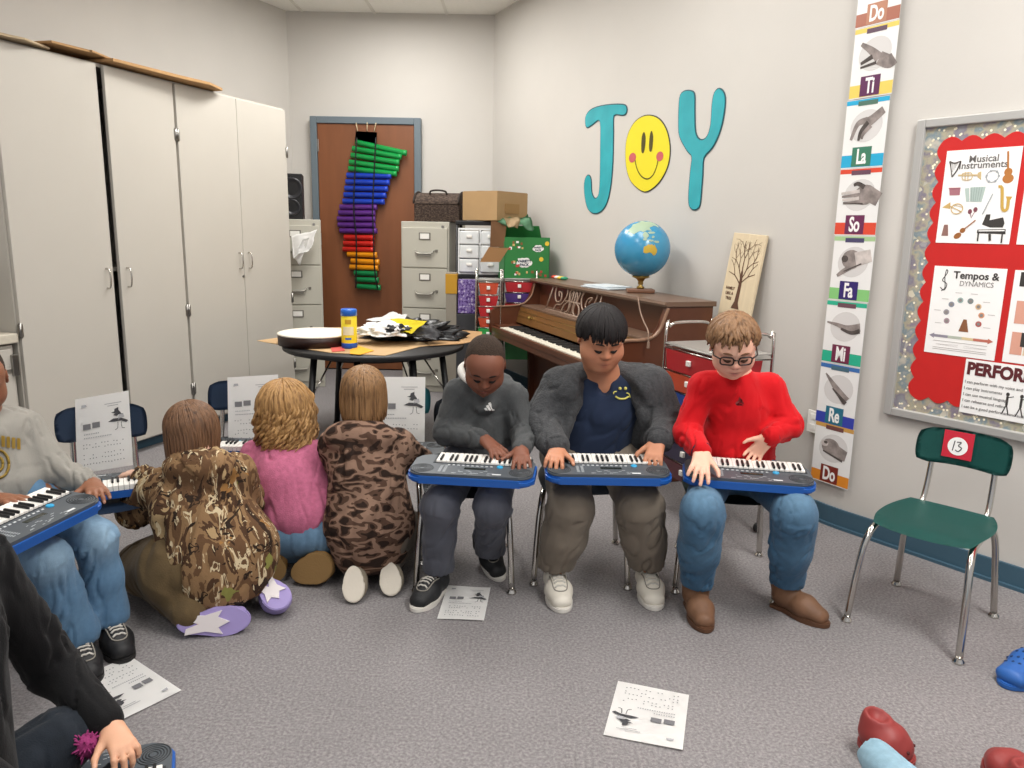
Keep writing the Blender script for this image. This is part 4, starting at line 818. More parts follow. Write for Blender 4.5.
B = BM(); lathe(B, [(rd-.012, 0), (rd, 0), (rd+.002, .062), (rd-.012, .062), (rd-.012, 0)], 48); obj('rim', B, mat('drum_rim', '2c1a15', .4), t, 'auto')
B = BM(); lathe(B, [(rd-.0, .055), (rd+.004, .058), (rd+.003, .064), (rd-.01, .067), (0, .068)], 48); obj('drumhead', B, mat('drum_skin', 'e3ddcf', .6), t, 'auto')
cp = fl(348, 349, TZ+.004); t = thing('wipes_canister', 'tall yellow and blue canister standing on the table beside the drum', 'canister', (cp.x, cp.y+.04, TZ+.0045)); r = .043
B = BM(); lathe(B, [(0, 0), (r-.004, 0), (r, .004), (r, .028), (r-.001, .03)], 32); obj('base_band', B, mat('can_blue', '1f55b5', .35), t, 'auto')
B = BM(); lathe(B, [(r-.001, .029), (r-.001, .178), (r-.006, .18)], 32); obj('label_wrap', B, mat('can_yellow', 'e8cf2c', .45), t, 'auto')
B = BM(); lathe(B, [(r-.005, .176), (r+.001, .178), (r+.001, .208), (r-.003, .214), (0, .214)], 32); obj('cap', B, mat('can_blue2', '2866c4', .3), t, 'auto')
B = BM(); 
for k in range(9): 
    a = -90+(k-4)*9; a2 = a+9; 
    for (z0, z1, mi_) in ((.05, .06, 1), (.075, .12, 0), (.135, .16, 2)):
        if mi_ == 0 or 1 < k < 7:
            v = [B.verts.new(((r+.0005)*math.cos(math.radians(q)), (r+.0005)*math.sin(math.radians(q)), zz)) for q, zz in ((a, z0), (a2, z0), (a2, z1), (a, z1))]; B.faces.new(v).material_index = mi_
obj('printed_label', B, [mat('can_white', 'e9e3c0', .5), mat('can_blue2', '2866c4'), mat('can_gold', 'c7a02e', .5)], t)
# pile of bags and papers
def heap(name, lab, cat, c, rx, ry, h, m, seed, amp=.3, fr=3.0, rz=0):
    B = BM(); bmesh.ops.create_icosphere(B, subdivisions=5, radius=1); 
    from mathutils import noise
    for v in B.verts:
        d = v.co.copy(); q = noise.noise(Vector((d.x*fr+seed, d.y*fr, d.z*fr)))+.5*noise.noise(Vector((d.x*fr*2.3, d.y*fr*2.3+seed, d.z*fr*2.3))); rid = abs(noise.noise(Vector((d.x*5, d.y*5+seed, d.z*2))))
        k = 1+amp*q-amp*.5*rid; v.co = Vector((d.x*rx*k, d.y*ry*k, max(d.z, -.15)*h*k+.15*h))
        if v.co.z < 0: v.co.z = 0
    o = obj(name, B, m, None, True); o.location = c; o.rotation_euler = (0, 0, rz); return tag(o, lab, cat)
c = fl(405, 341, TZ); heap('plastic_bag', 'crumpled black plastic bag lying on the table right of the canister', 'bag', (c.x+.02, c.y+.10, TZ+.012), .28, .17, .09, mat('black_bag', '1b1b1e', .3, bump=.4, bscale=30), 3, .45)
c = fl(383, 337, TZ+.05); heap('patterned_cloth', 'white crumpled cloth with black blots on top of the black bag', 'cloth', (c.x+.01, c.y+.06, TZ+.06), .16, .12, .06, ramp_mat('blot_cloth', [(0, 'e9e7e4'), (.54, 'd7d5d3'), (.58, '2b2a2c')], 9, None, .7, .1), 5, .3)
c = fl(398, 336, TZ+.02); heap('green_cloth', 'small green cloth poking out under the black bag', 'cloth', (c.x-.01, c.y-.05, TZ+.005), .045, .03, .05, mat('green_cloth', '7fa345', .7), 8, .3)
crumple('paper_sheet', 'bright yellow paper sheet on top of the table pile', 'paper', [at(390, 318.5, 4.33), at(427, 321, 4.36), at(412, 333, 4.24), at(399, 332, 4.22)], mat('yellow_paper', 'ecd928', .7), seed=2, amp=.003)
crumple('paper_sheet', 'white paper sheet lying behind the yellow one on the pile', 'paper', [at(366, 321, 4.50), at(392, 312.5, 4.58), at(408, 316, 4.50), at(398, 324, 4.36)], M_paper, seed=4, amp=.005)
crumple('paper_sheet', 'grey fold of film over the right side of the black bag', 'paper', [at(405, 333, 4.27), at(425, 322, 4.4), at(446, 334, 4.36), at(436, 339, 4.26)], mat('grey_film', '4b4b4e', .4), seed=6, amp=.012)
pt_box('white_tray', 'long white box on the floor under the round table before the door', 'box', (-1.30, 6.0, 0.0), (-.93, 6.1, .035), M_white)
# ================================================================= SHEET MUSIC
sheet_no = [0]
def music_sheet(label, M, w=.209, h=.27, hidden=False, group='sheet music pages'):
    t = thing('sheet_music', label, 'sheet music', M=M, group=group); B = BM()
    n = 8; r = random.Random(sheet_no[0]); sheet_no[0] += 1; ph = r.uniform(0, 6)
    Zf = lambda x, y: .0016*math.sin(x/w*3+ph)*math.cos(y/h*2.5)+.002
    g = [[B.verts.new((w*i/n, h*j/n, Zf(w*i/n, h*j/n))) for i in range(n+1)] for j in range(n+1)]
    for j in range(n):
        for i in range(n): B.faces.new((g[j][i], g[j][i+1], g[j+1][i+1], g[j+1][i]))
    bmesh.ops.solidify(B, geom=B.faces[:], thickness=.0006); obj('sheet', B, M_paper, t, 'auto')
    pz = .0046
    B = BM(); rect(B, w*.14, h*.56, w*.28, h*.635, pz, I4); rect(B, w*.31, h*.57, w*.45, h*.645, pz, I4)
    obj('chord_box', B, mat('chord_grey', '6d6d70', .8), t)
    B = BM(); C = lambda L_: [(w*x, h*y) for x, y in L_]
    poly2(B, C([(.60, .62), (.70, .655), (.84, .65), (.93, .62), (.97, .60), (.93, .58), (.84, .61), (.72, .61)]), pz, I4); poly2(B, C([(.66, .74), (.72, .745), (.73, .78), (.80, .80), (.80, .76), (.86, .70), (.80, .70), (.76, .68), (.70, .70), (.74, .72)]), pz+.0002, I4)
    stroke(B, C([(.78, .60), (.77, .52), (.72, .50)]), [.0018, .0018], pz, I4, n=2); stroke(B, C([(.84, .60), (.85, .52), (.90, .51)]), [.0018, .0018], pz, I4, n=2)
    obj('printed_bird', B, mat('figure_ink', '3f3f42', .8), t)
    B = BM(); poly2(B, C([(.78, .63), (.90, .66), (.88, .71), (.80, .69)]), pz, I4); poly2(B, C([(.12, .86), (.22, .87), (.21, .90), (.13, .90)]), pz, I4)
    rect(B, w*.55, h*.86, w*.86, h*.868, pz, I4); rect(B, w*.6, h*.83, w*.8, h*.838, pz, I4)
    for yy, n_ in ((.49, 9), (.44, 16)): 
        for i in range(n_): rect(B, w*(.15+i*.032), h*yy, w*(.15+i*.032+.02), h*(yy+.014), pz, I4)
    obj('small_print', B, mat('print_pale', 'a5a5a8', .8), t)
    B = BM()
    for row in (.36, .31, .22, .17, .1):
        for i in range(14):
            if r.random() < .75: poly2(B, ellp(w*(.14+i*.055), h*(row+r.uniform(-.006, .006)), .0022, .0017, 8), pz, I4)
    obj('notes', B, mat('print_mid', '77777a', .8), t)
    return t
def quad_frame(tl, tr, bl):   # viewed with its own top edge tl-tr
    return frame(bl, tr-tl, tl-bl)
def floor_sheet(label, tl, tr, bl, z=.003, **k):
    a, b_, c = fl(*tl, z), fl(*tr, z), fl(*bl, z); music_sheet(label, frame(c, b_-a, a-c), (b_-a).length, (a-c).length)
floor_sheet('sheet music lying alone on the carpet in the centre foreground', (678, 750), (599, 734), (689, 695))
floor_sheet('sheet music on the carpet by the hand of the person in black', (182.5, 690), (119.5, 721.6), (129.8, 656.7))
floor_sheet('sheet music on the carpet beside the sneaker of the person in the grey hoodie', (451, 586), (494, 588), (437, 619))
# ================================================================= CHAIRS
def chair(label, loc, rz, colour, tagged=False, group='moulded plastic school chairs', sh=.352):
    t = thing('school_chair', label, 'chair', loc, math.radians(rz), group)
    m = mat('chair_plastic_'+colour, colour, .38, bump=.15, bscale=300, spec=.45); W, D = .165, .165
    B = BM(); n = 14; g = []
    for j in range(n+1):
        row = []
        for i in range(n+1):
            u, v = i/n*2-1, j/n*2-1
            # rounded square outline
            k = .86+.14*(1-abs(u*v)**2); x = W*u*(1-.10*max(0, v)**2)*k; y = D*v*k
            z = sh-.012*(1-u*u)*(1-v*v*.5)-.018*max(0, -v-.55)**1.3*2+.010*max(0, v)**2; row.append(B.verts.new((x, y, z)))
        g.append(row)
    for j in range(n):
        for i in range(n): B.faces.new((g[j][i], g[j][i+1], g[j+1][i+1], g[j+1][i]))
    bmesh.ops.solidify(B, geom=B.faces[:], thickness=.009); obj('seat', B, m, t, True)
    # backrest
    B = BM(); n = 16; mrow = 8; g = []; bw, bh = .146, .061; bz = sh+.203
    for j in range(mrow+1):
        row = []
        for i in range(n+1):
            u, v = i/n*2-1, j/mrow*2-1
            xx = bw*u*(1-.06*abs(v)**3); hh = bh*(1-.35*max(0, abs(u)-.72)**1.5*4); row.append(B.verts.new((xx, .185+.020*(1-u*u)+.008*v, bz+hh*v-.008*u*u)))
        g.append(row)
    for j in range(mrow):
        for i in range(n): B.faces.new((g[j][i], g[j][i+1], g[j+1][i+1], g[j+1][i]))
    bmesh.ops.solidify(B, geom=B.faces[:], thickness=.010); br = obj('backrest', B, m, t, True)
    for s in (-1, 1):
        B = BM(); tube(B, spline([(s*.10, .09, sh-.02), (s*.10, .15, sh-.018), (s*.10, .185, sh+.01), (s*.098, .205, sh+.09), (s*.095, .2185, bz+.035)], 5), .0095, 8); obj('back_post', B, M_chrome, t)
        B = BM(); tube(B, spline([(s*.13, .10, sh-.022), (s*.135, -.02, sh-.022), (s*.142, -.11, sh-.026), (s*.150, -.155, sh-.06), (s*.158, -.178, sh-.14), (s*.168, -.205, .012)], 5), .011, 8); lathe(B, [(0, 0), (.016, 0), (.017, .006), (.011, .016), (.011, .02), (0, .02)], 14, TR(s*.168, -.206, 0)); obj('leg', B, M_chrome, t)
        B = BM(); tube(B, spline([(s*.11, -.02, sh-.022), (s*.12, .08, sh-.022), (s*.13, .13, sh-.03), (s*.138, .155, sh-.07), (s*.145, .175, sh-.16), (s*.157, .20, .012)], 5), .011, 8); lathe(B, [(0, 0), (.016, 0), (.017, .006), (.011, .016), (.011, .02), (0, .02)], 14, TR(s*.157, .2005, 0)); obj('leg', B, M_chrome, t)
    B = BM(); tube(B, [(-.13, -.06, sh-.026), (.13, -.06, sh-.026)], .008, 6); obj('cross_bar', B, M_chrome, t)
    if tagged:
        T = TR(-.018, .2060, bz+.006) @ RX(86) ; B = BM(); bx(B, (-.046, -.042, 0), (.046, .05, .0015)); TM = TR(0, -.012, 0) @ T; c = obj('number_tag', B, mat('tag_red', 'c8283c', .5), br); c.matrix_local = TM
        B = BM(); poly2(B, ellp(0, 0, .031, .031, 28), .0022, I4); c2 = obj('white_disc', B, M_paper, br); c2.matrix_local = TM
        B = BM(); stroke(B, [(-.010, .018), (-.014, -.017)], [.003, .003], .003, I4, n=1); stroke(B, [(-.004, .014), (.010, .015), (.002, .003), (.013, -.004), (.004, -.017), (-.006, -.013)], [.003, .003], .003, I4, n=4); c3 = obj('handwritten_number', B, M_print, br); c3.matrix_local = TM
        # pad lies on the curved back: bring it just clear of the plastic
    return t
TEAL, NAVY, DTEAL = '24625c', '33455f', '23707a'
chair('empty dark green plastic chair tagged 13 by the bulletin board', (1.390, 2.345, 0), -46, TEAL, True)
# the three chairs behind the kneeling children carry keyboards and sheet music
chair('navy plastic chair beside the tall cupboards, left of the brown-haired person in camouflage', (-1.375, 2.45, 0), 26, NAVY)
chair('navy plastic chair in front of the blonde person in pink', (-1.115, 2.91, 0), 2, NAVY)
chair('teal plastic chair in front of the person in brown camouflage hoodie', (-.49, 2.91, 0), -2, DTEAL)
chair('chair under the person in the grey hoodie', (-.155, 2.68, 0), 0, '2b3038')
chair('chair under the person in navy shirt and charcoal jacket', (.27, 2.74, 0), -3, '2b3038')
chair('chair under the person in the red sweatshirt', (.80, 2.67, 0), -12, '24383a')
chair('chair under the person in the pale grey sweatshirt at left', (-1.50, 2.16, 0), 46, '2b3038')
# ================================================================= KEYBOARDS
M_kt = mat('keyboard_top', '4c5258', .42, var=.04, vscale=40); M_kb = mat('keyboard_blue', '1b55a4', .35, coat=.1); M_kd = mat('keyboard_dark', '23272b', .5); M_kw = mat('key_white', 'efece6', .3)
def make_keyboard(label, M):
    """player sits at -y; x to the player's right"""
    t = thing('electronic_keyboard', label, 'keyboard', M=M, group='blue and grey electronic keyboards'); L_, D_ = .41, .185
    B = BM(); prism(B, roundrect(-L_/2, -D_/2, L_/2, D_/2, .045), -.024, .0, bev=.007); obj('lower_case', B, M_kb, t, 'auto')
    B = BM(); prism(B, roundrect(-L_/2+.006, -D_/2+.004, L_/2-.006, D_/2-.006, .042), -.002, .010, bev=.004); obj('upper_case', B, M_kt, t, 'auto')
    B = BM(); bx(B, (-.188, -D_/2+.006, .006), (.135, -.010, .0115)); obj('key_well', B, M_kd, t)
    kw = .0162; x0 = -.182
    for i in range(19):
        B = BM(); bx(B, (x0+i*kw+.0006, -D_/2+.002, .0), (x0+(i+1)*kw-.0006, -.012, .0185), bev=.0012, seg=1); obj('white_key', B, M_kw, t)
    for i in range(18):
        if i % 7 not in (2, 6): B = BM(); bx(B, (x0+(i+1)*kw-.0036, -.058, .018), (x0+(i+1)*kw+.0036, -.012, .026), bev=.0015, seg=1); obj('black_key', B, M_black, t)
    for x in (-.160, .160):
        B = BM(); 
        for k in range(5): lathe(B, [(.008+k*.0065, .0100), (.009+k*.0065, .0112), (.0105+k*.0065, .0112), (.0115+k*.0065, .0100)], 28, TR(x, .042, 0))
        obj('speaker_grille', B, M_kd, t, True)
    B = BM(); bx(B, (-.045, .02, .0098), (.025, .036, .0112), bev=.001); obj('display', B, mat('lcd', '1d2420', .2), t)
    B = BM(); lathe(B, [(0, .0), (.0105, 0), (.0105, .0125), (.009, .014), (0, .014)], 20, TR(-.088, .005, 0)); obj('blue_button', B, mat('button_blue', '2f9fd0', .3), t)
    B = BM(); r = random.Random(3)
    for i in range(10): bx(B, (.075-i*.0155, .0035, .0098), (.083-i*.0155, .0085, .0125), bev=.001)
    obj('button_row', B, mat('button_pale', 'c5c9cc', .4), t)['kind'] = 'stuff'
    B = BM()
    for c in (.10, .085):
        for k in range(9): rect(B, c-.0045, .012+k*.0065, c+.0045, .0145+k*.0065, .0106, I4)
    for i in range(20): x, y = r.uniform(-.1, .055), r.uniform(.044, .076); rect(B, x, y, x+r.uniform(.005, .013), y+.0025, .0106, I4)
    obj('printed_legend', B, mat('legend', 'b9bec2', .5), t)
    B = BM(); rect(B, -.1, .066, -.072, .074, .0107, I4); obj('nameplate', B, mat('legend2', 'd7dadc', .5), t)
    return t
def kb_at(label, px, py, z, rz, rx=0, ry=0):
    p = fl(px, py, z); return make_keyboard(label, Matrix.Translation(p) @ RZ(rz) @ RX(rx) @ RY(ry))
# ================================================================= SOFT BODIES: a distance field meshed into one continuous surface
def vhash(i, j, k, s):
    h = (i.astype(np.int64)*374761393+j.astype(np.int64)*668265263+k.astype(np.int64)*1274126177+s*974711) & 0x7fffffff
    h = ((h ^ (h >> 13))*1103515245) & 0x7fffffff; h = h ^ (h >> 16)
    return (h & 0xffff)/65535.0
def vnoise(P, s=0):
    P = np.asarray(P, dtype=np.float64); i = np.floor(P).astype(np.int64); f = P-i; u = f*f*(3-2*f); r = 0
    for a in (0, 1):
        for b_ in (0, 1):
            for c in (0, 1):
                w_ = (u[:, 0] if a else 1-u[:, 0])*(u[:, 1] if b_ else 1-u[:, 1])*(u[:, 2] if c else 1-u[:, 2])
                r = r+w_*vhash(i[:, 0]+a, i[:, 1]+b_, i[:, 2]+c, s)
    return r
def A3(v): return np.array([v[0], v[1], v[2]], dtype=np.float64)
class Field:
    def __init__(s, pts, h, pad=.14):
        p = np.array([A3(q) for q in pts]); s.h = h; s.lo = p.min(0)-pad; n = np.ceil((p.max(0)+pad-s.lo)/h).astype(int)+1
        s.n = n; s.a = np.full(tuple(n), 1.0, dtype=np.float32); s.ax = [s.lo[i]+h*np.arange(n[i]) for i in range(3)]
    def blk(s, lo, hi):
        i0 = np.maximum(np.floor((lo-s.lo)/s.h).astype(int), 0); i1 = np.minimum(np.ceil((hi-s.lo)/s.h).astype(int)+1, s.n)
        if (i1 <= i0).any(): return None, None
        sl = tuple(slice(i0[i], i1[i]) for i in range(3))
        return sl, (s.ax[0][sl[0]][:, None, None], s.ax[1][sl[1]][None, :, None], s.ax[2][sl[2]][None, None, :])
    def put(s, sl, d, k, op):
        d = d.astype(np.float32); a = s.a[sl]
        if op == 'sub': a = -a
        q = np.maximum(k-np.abs(a-d), 0)/k; r = np.minimum(a, d)-q*q*k*.25
        s.a[sl] = -r if op == 'sub' else r
    def cap(s, a, b, ra, rb=None, k=.02, flat=None, op='add'):
        a = A3(a); b = A3(b); rb = ra if rb is None else rb; m = max(ra, rb)+k+4*s.h
        if flat is not None: m *= max(1.0, flat[1])
        sl, X = s.blk(np.minimum(a, b)-m, np.maximum(a, b)+m)
        if sl is None: return
        ab = b-a; L2 = max(ab.dot(ab), 1e-12); P = [X[i]-a[i] for i in range(3)]
        t = np.clip((P[0]*ab[0]+P[1]*ab[1]+P[2]*ab[2])/L2, 0, 1); Q = [P[i]-t*ab[i] for i in range(3)]
        if flat is not None:
            ax, sc_ = A3(flat[0]), flat[1]; ax = ax/np.linalg.norm(ax); dt = (Q[0]*ax[0]+Q[1]*ax[1]+Q[2]*ax[2])*(1/sc_-1); Q = [Q[i]+ax[i]*dt for i in range(3)]
        d = np.sqrt(Q[0]**2+Q[1]**2+Q[2]**2)-(ra+(rb-ra)*t)
        if flat is not None: d = d*min(1, flat[1])
        s.put(sl, d, k, op)
    def chain(s, pts, rs, k=.02, flat=None):
        for i in range(len(pts)-1): s.cap(pts[i], pts[i+1], rs[i], rs[i+1], k, flat)
    def ell(s, c, r, R=None, k=.02, op='add'):
        c = A3(c); m = max(r)+k+4*s.h; sl, X = s.blk(c-m, c+m)
        if sl is None: return
        P = [X[i]-c[i] for i in range(3)]
        if R is not None: P = [P[0]*R[0, i]+P[1]*R[1, i]+P[2]*R[2, i] for i in range(3)]
        k0 = np.sqrt((P[0]/r[0])**2+(P[1]/r[1])**2+(P[2]/r[2])**2)+1e-6; k1 = np.sqrt((P[0]/r[0]**2)**2+(P[1]/r[1]**2)**2+(P[2]/r[2]**2)**2)+1e-6
        s.put(sl, k0*(k0-1)/k1, k, op)
    def plane(s, p, n, k=.01):  # keep the side n points away from
        p = A3(p); n = A3(n); n /= np.linalg.norm(n)
        d = -((s.ax[0][:, None, None]-p[0])*n[0]+(s.ax[1][None, :, None]-p[1])*n[1]+(s.ax[2][None, None, :]-p[2])*n[2])
        s.put((slice(None),)*3, d, k, 'sub')
    def mesh(s):
        a = s.a; ins = a < 0
        c = [ins[i:ins.shape[0]-1+i, j:ins.shape[1]-1+j, k:ins.shape[2]-1+k] for i in (0, 1) for j in (0, 1) for k in (0, 1)]
        cnt = sum(x.astype(np.int8) for x in c); act = (cnt > 0) & (cnt < 8); idx = np.argwhere(act); n = len(idx)
        num = np.zeros((n, 3)); den = np.zeros(n); I = idx.T
        cor = {(i, j, k): a[I[0]+i, I[1]+j, I[2]+k].astype(np.float64) for i in (0, 1) for j in (0, 1) for k in (0, 1)}
        for (p, q) in [((i, j, k), tuple(v)) for i in (0, 1) for j in (0, 1) for k in (0, 1) for v in ((1, j, k), (i, 1, k), (i, j, 1)) if tuple(v) != (i, j, k)]:
            A, Bq = cor[p], cor[q]; m = (A < 0) != (Bq < 0); t = np.where(m, A/np.where(m, A-Bq, 1), 0)
            pt = np.array(p)[None, :]+(np.array(q)-np.array(p))[None, :]*t[:, None]; num += np.where(m[:, None], pt, 0); den += m
        V = s.lo+(idx+num/den[:, None])*s.h
        vid = np.full(act.shape, -1, dtype=np.int64); vid[act] = np.arange(n); Q = []
        for ax in range(3):
            s0 = [slice(None)]*3; s1 = [slice(None)]*3; s0[ax] = slice(0, -1); s1[ax] = slice(1, None)
            A, Bq = ins[tuple(s0)], ins[tuple(s1)]; e = np.argwhere(A != Bq); o1, o2 = (ax+1) % 3, (ax+2) % 3
            e = e[(e[:, o1] > 0) & (e[:, o2] > 0) & (e[:, o1] < s.n[o1]-1) & (e[:, o2] < s.n[o2]-1)]
            inside = A[e[:, 0], e[:, 1], e[:, 2]]
            def g(d1, d2): q = e.copy(); q[:, o1] -= d1; q[:, o2] -= d2; return vid[q[:, 0], q[:, 1], q[:, 2]]
            quad = np.stack([g(1, 1), g(0, 1), g(0, 0), g(1, 0)], 1); quad[~inside] = quad[~inside][:, ::-1]; Q.append(quad)
        Q = np.concatenate(Q); Q = Q[(Q >= 0).all(1)]
        return V, Q
def normals(V, Q):
    N = np.zeros_like(V); n = np.cross(V[Q[:, 2]]-V[Q[:, 0]], V[Q[:, 3]]-V[Q[:, 1]])
    for i in range(4): np.add.at(N, Q[:, i], n)
    return N/(np.linalg.norm(N, axis=1)[:, None]+1e-9)
def relax(V, Q, it=2, lam=.5):
    for _ in range(it):
        S = np.zeros_like(V); c = np.zeros(len(V))
        for i in range(4):
            for j in (1, 3): np.add.at(S, Q[:, i], V[Q[:, (i+j) % 4]]); np.add.at(c, Q[:, i], 1)
        V = V+(S/c[:, None]-V)*lam
    return V
def np_obj(name, V, Q, m, parent=None, cols=None):
    me = bpy.data.meshes.new(name); me.vertices.add(len(V)); me.vertices.foreach_set('co', V.astype(np.float32).ravel())
    me.loops.add(Q.size); me.loops.foreach_set('vertex_index', Q.astype(np.int32).ravel()); me.polygons.add(len(Q)); me.polygons.foreach_set('loop_start', np.arange(0, Q.size, 4, dtype=np.int32))
    try: me.polygons.foreach_set('loop_total', np.full(len(Q), 4, dtype=np.int32))
    except Exception: pass
    me.polygons.foreach_set('use_smooth', np.ones(len(Q), dtype=bool)); me.update(); me.validate()
    if cols is not None:
        ca = me.color_attributes.new('Col', 'FLOAT_COLOR', 'POINT'); c4 = np.ones((len(V), 4), dtype=np.float32); c4[:, :3] = cols; ca.data.foreach_set('color', c4.ravel())
    me.materials.append(m); o = bpy.data.objects.new(name, me); COL.objects.link(o)
    if parent: o.parent = parent; o.matrix_parent_inverse = parent.matrix_world.inverted()
    return o
def folds(V, N, bones, seed=0):
    """cloth folds: ridged noise stretched around each limb; bones = (a, b, amplitude, folds per metre, around)"""
    best = np.full(len(V), 9.0); D = np.zeros(len(V))
    for bi, (a, b, amp, fr, ar) in enumerate(bones):
        a = A3(a); b = A3(b); ab = b-a; L = np.linalg.norm(ab); u = ab/L; P = V-a; t = np.clip(P@u, 0, L); q = P-t[:, None]*u; r = np.linalg.norm(q, axis=1); e = q/(r[:, None]+1e-6)
        tw = e[:, 0]*ar*.9+e[:, 1]*ar*.6; fr2 = fr*.55
        cc = np.stack([e[:, 0]*ar*1.1+seed*3.1, e[:, 1]*ar*1.1, (P@u)*fr2+tw], 1)
        n = vnoise(cc*.8, seed+bi); n1 = vnoise(cc*1.5+3.3, seed+bi+20); n2 = vnoise(cc*3.1+7, seed+bi+50)
        cre = np.maximum(0, 1-np.abs(2*n1-1)*3.2)*np.clip(n*2-.5, 0, 1); dd = amp*((n-.5)*.8-cre*.75+(n2-.5)*.22)
        m = r < best; D[m] = dd[m]; best[m] = r[m]
    return V+N*D[:, None]
def colarr(V, hexc): return np.tile(np.array(hx(hexc)[:3]), (len(V), 1))
def mixc(C, m, hexc): m = np.clip(m, 0, 1)[:, None]; return C*(1-m)+np.array(hx(hexc)[:3])[None, :]*m
def rot3(yaw=0, pitch=0, roll=0, face=(0, -1, 0)):
    """head axes: columns = subject's left, face direction, up. yaw 0 looks along -Y; + yaw turns the face to photo right; pitch + looks down; roll + tilts crown to photo right"""
    M = Matrix.Rotation(math.radians(yaw), 3, 'Z') @ Matrix.Rotation(math.radians(pitch), 3, 'X') @ Matrix.Rotation(math.radians(roll), 3, 'Y')
    base = Matrix(((1, 0, 0), (0, -1, 0), (0, 0, 1))).transposed()   # left=+x(photo right), fwd=-y, up=z
    return np.array(M @ base)
def HP(c, R, S, p): return A3(c)+R@(np.array(p)*S)
def add_head(F, c, R, S, wide=1.0, chub=0.0, ears=True):
    e = lambda p, r, k=.02, op='add', Rr=None: F.ell(HP(c, R, S, p), tuple(x*S for x in r), R if Rr is None else Rr, k, op)
    e((0, -.07, .13), (.345*wide, .42, .37)); e((0, .13, -.07), (.30*wide, .26, .35), .03); e((0, .17, .17), (.27*wide, .22, .2), .03)
    e((0, .20, -.345), (.16*wide+chub*.06, .15, .115), .035)
    for s in (-1, 1):
        e((s*.17*wide, .20, -.185), (.15+chub*.04, .145+chub*.03, .155), .03)
        e((s*.13, .43, .005), (.085, .06, .05), .022, 'sub')
        e((s*.125, .325, -.005), (.078, .075, .055), .008)
        F.cap(HP(c, R, S, (s*.05, .385, .085)), HP(c, R, S, (s*.20, .34, .085)), .024*S, .02*S, .018)
        if ears:
            R2 = R@np.array(Matrix.Rotation(math.radians(-s*22), 3, 'Z')); e((s*.352*wide, -.04, -.03), (.03, .085, .12), .008, 'add', R2); e((s*.385*wide, -.02, -.02), (.02, .045, .07), .006, 'sub', R2)
    F.cap(HP(c, R, S, (0, .375, .03)), HP(c, R, S, (0, .445, -.115)), .026*S, .050*S, .016)
    for s in (-1, 1): e((s*.05, .415, -.135), (.036, .04, .032), .008)
    e((0, .375, -.225), (.05, .05, .04), .015)
    e((0, .375, -.262), (.105, .055, .024), .008); e((0, .365, -.318), (.085, .058, .032), .008)
    F.cap(HP(c, R, S, (-.085, .415, -.288)), HP(c, R, S, (.085, .415, -.288)), .011*S, .011*S, .006, op='sub')
    e((0, .30, -.405), (.085, .07, .06), .02)
    if chub: e((0, .12, -.42), (.26, .24, .13), .04)
def head_cols(V, C, c, R, S, lip='a85a52', blush='c9706a', bl=.35, brow='2a1a12'):
    L = (V-A3(c))@R/S; g = lambda p, s: np.exp(-(((L-np.array(p))/np.array(s))**2).sum(1))
    up = g((0, .40, -.266), (.085, .08, .022)); dn = g((0, .40, -.318), (.07, .08, .026)); C = mixc(C, (up+dn)*.95, lip); C = mixc(C, g((0, .42, -.289), (.085, .06, .008))*.9, '3a1715')
    for s in (-1, 1): C = mixc(C, g((s*.19, .30, -.15), (.10, .12, .09))*bl, blush); C = mixc(C, g((s*.032, .44, -.17), (.018, .04, .014))*.9, '2a1210'); C = mixc(C, g((s*.385, 0, 0), (.06, .12, .14))*.4*bl, blush)
    C = mixc(C, g((0, .47, -.12), (.07, .07, .07))*bl*.8, blush)
    return C
def face_bits(par, c, R, S, brow='1c120d', lash='1a100c', open_=0.0):
    B = BM()
    for s in (-1, 1):
        pts = []
        for i in range(9): a = -1+i/4; x = s*.125+a*.07; pts.append(Vector(HP(c, R, S, (x, .325+.076*math.sqrt(max(.05, 1-(a*.9)**2-.16))+.001, -.030-.018*(1-a*a)))))
        tube(B, pts, [.003*S/.2, .0055*S/.2, .003*S/.2], 5)
    obj('eyelashes', B, mat('lash_'+lash, lash, .8), par, True)
    B = BM()
    for s in (-1, 1):
        pts = [Vector(HP(c, R, S, p)) for p in ((s*.055, .412, .088), (s*.11, .408, .105), (s*.17, .385, .103), (s*.225, .345, .082))]
        tube(B, spline(pts, 3), [.005*S/.2, .0075*S/.2, .003*S/.2], 5, flat=((0, 0, 1), .6))
    obj('eyebrows', B, mat('brow_'+brow, brow, .9), par, True)
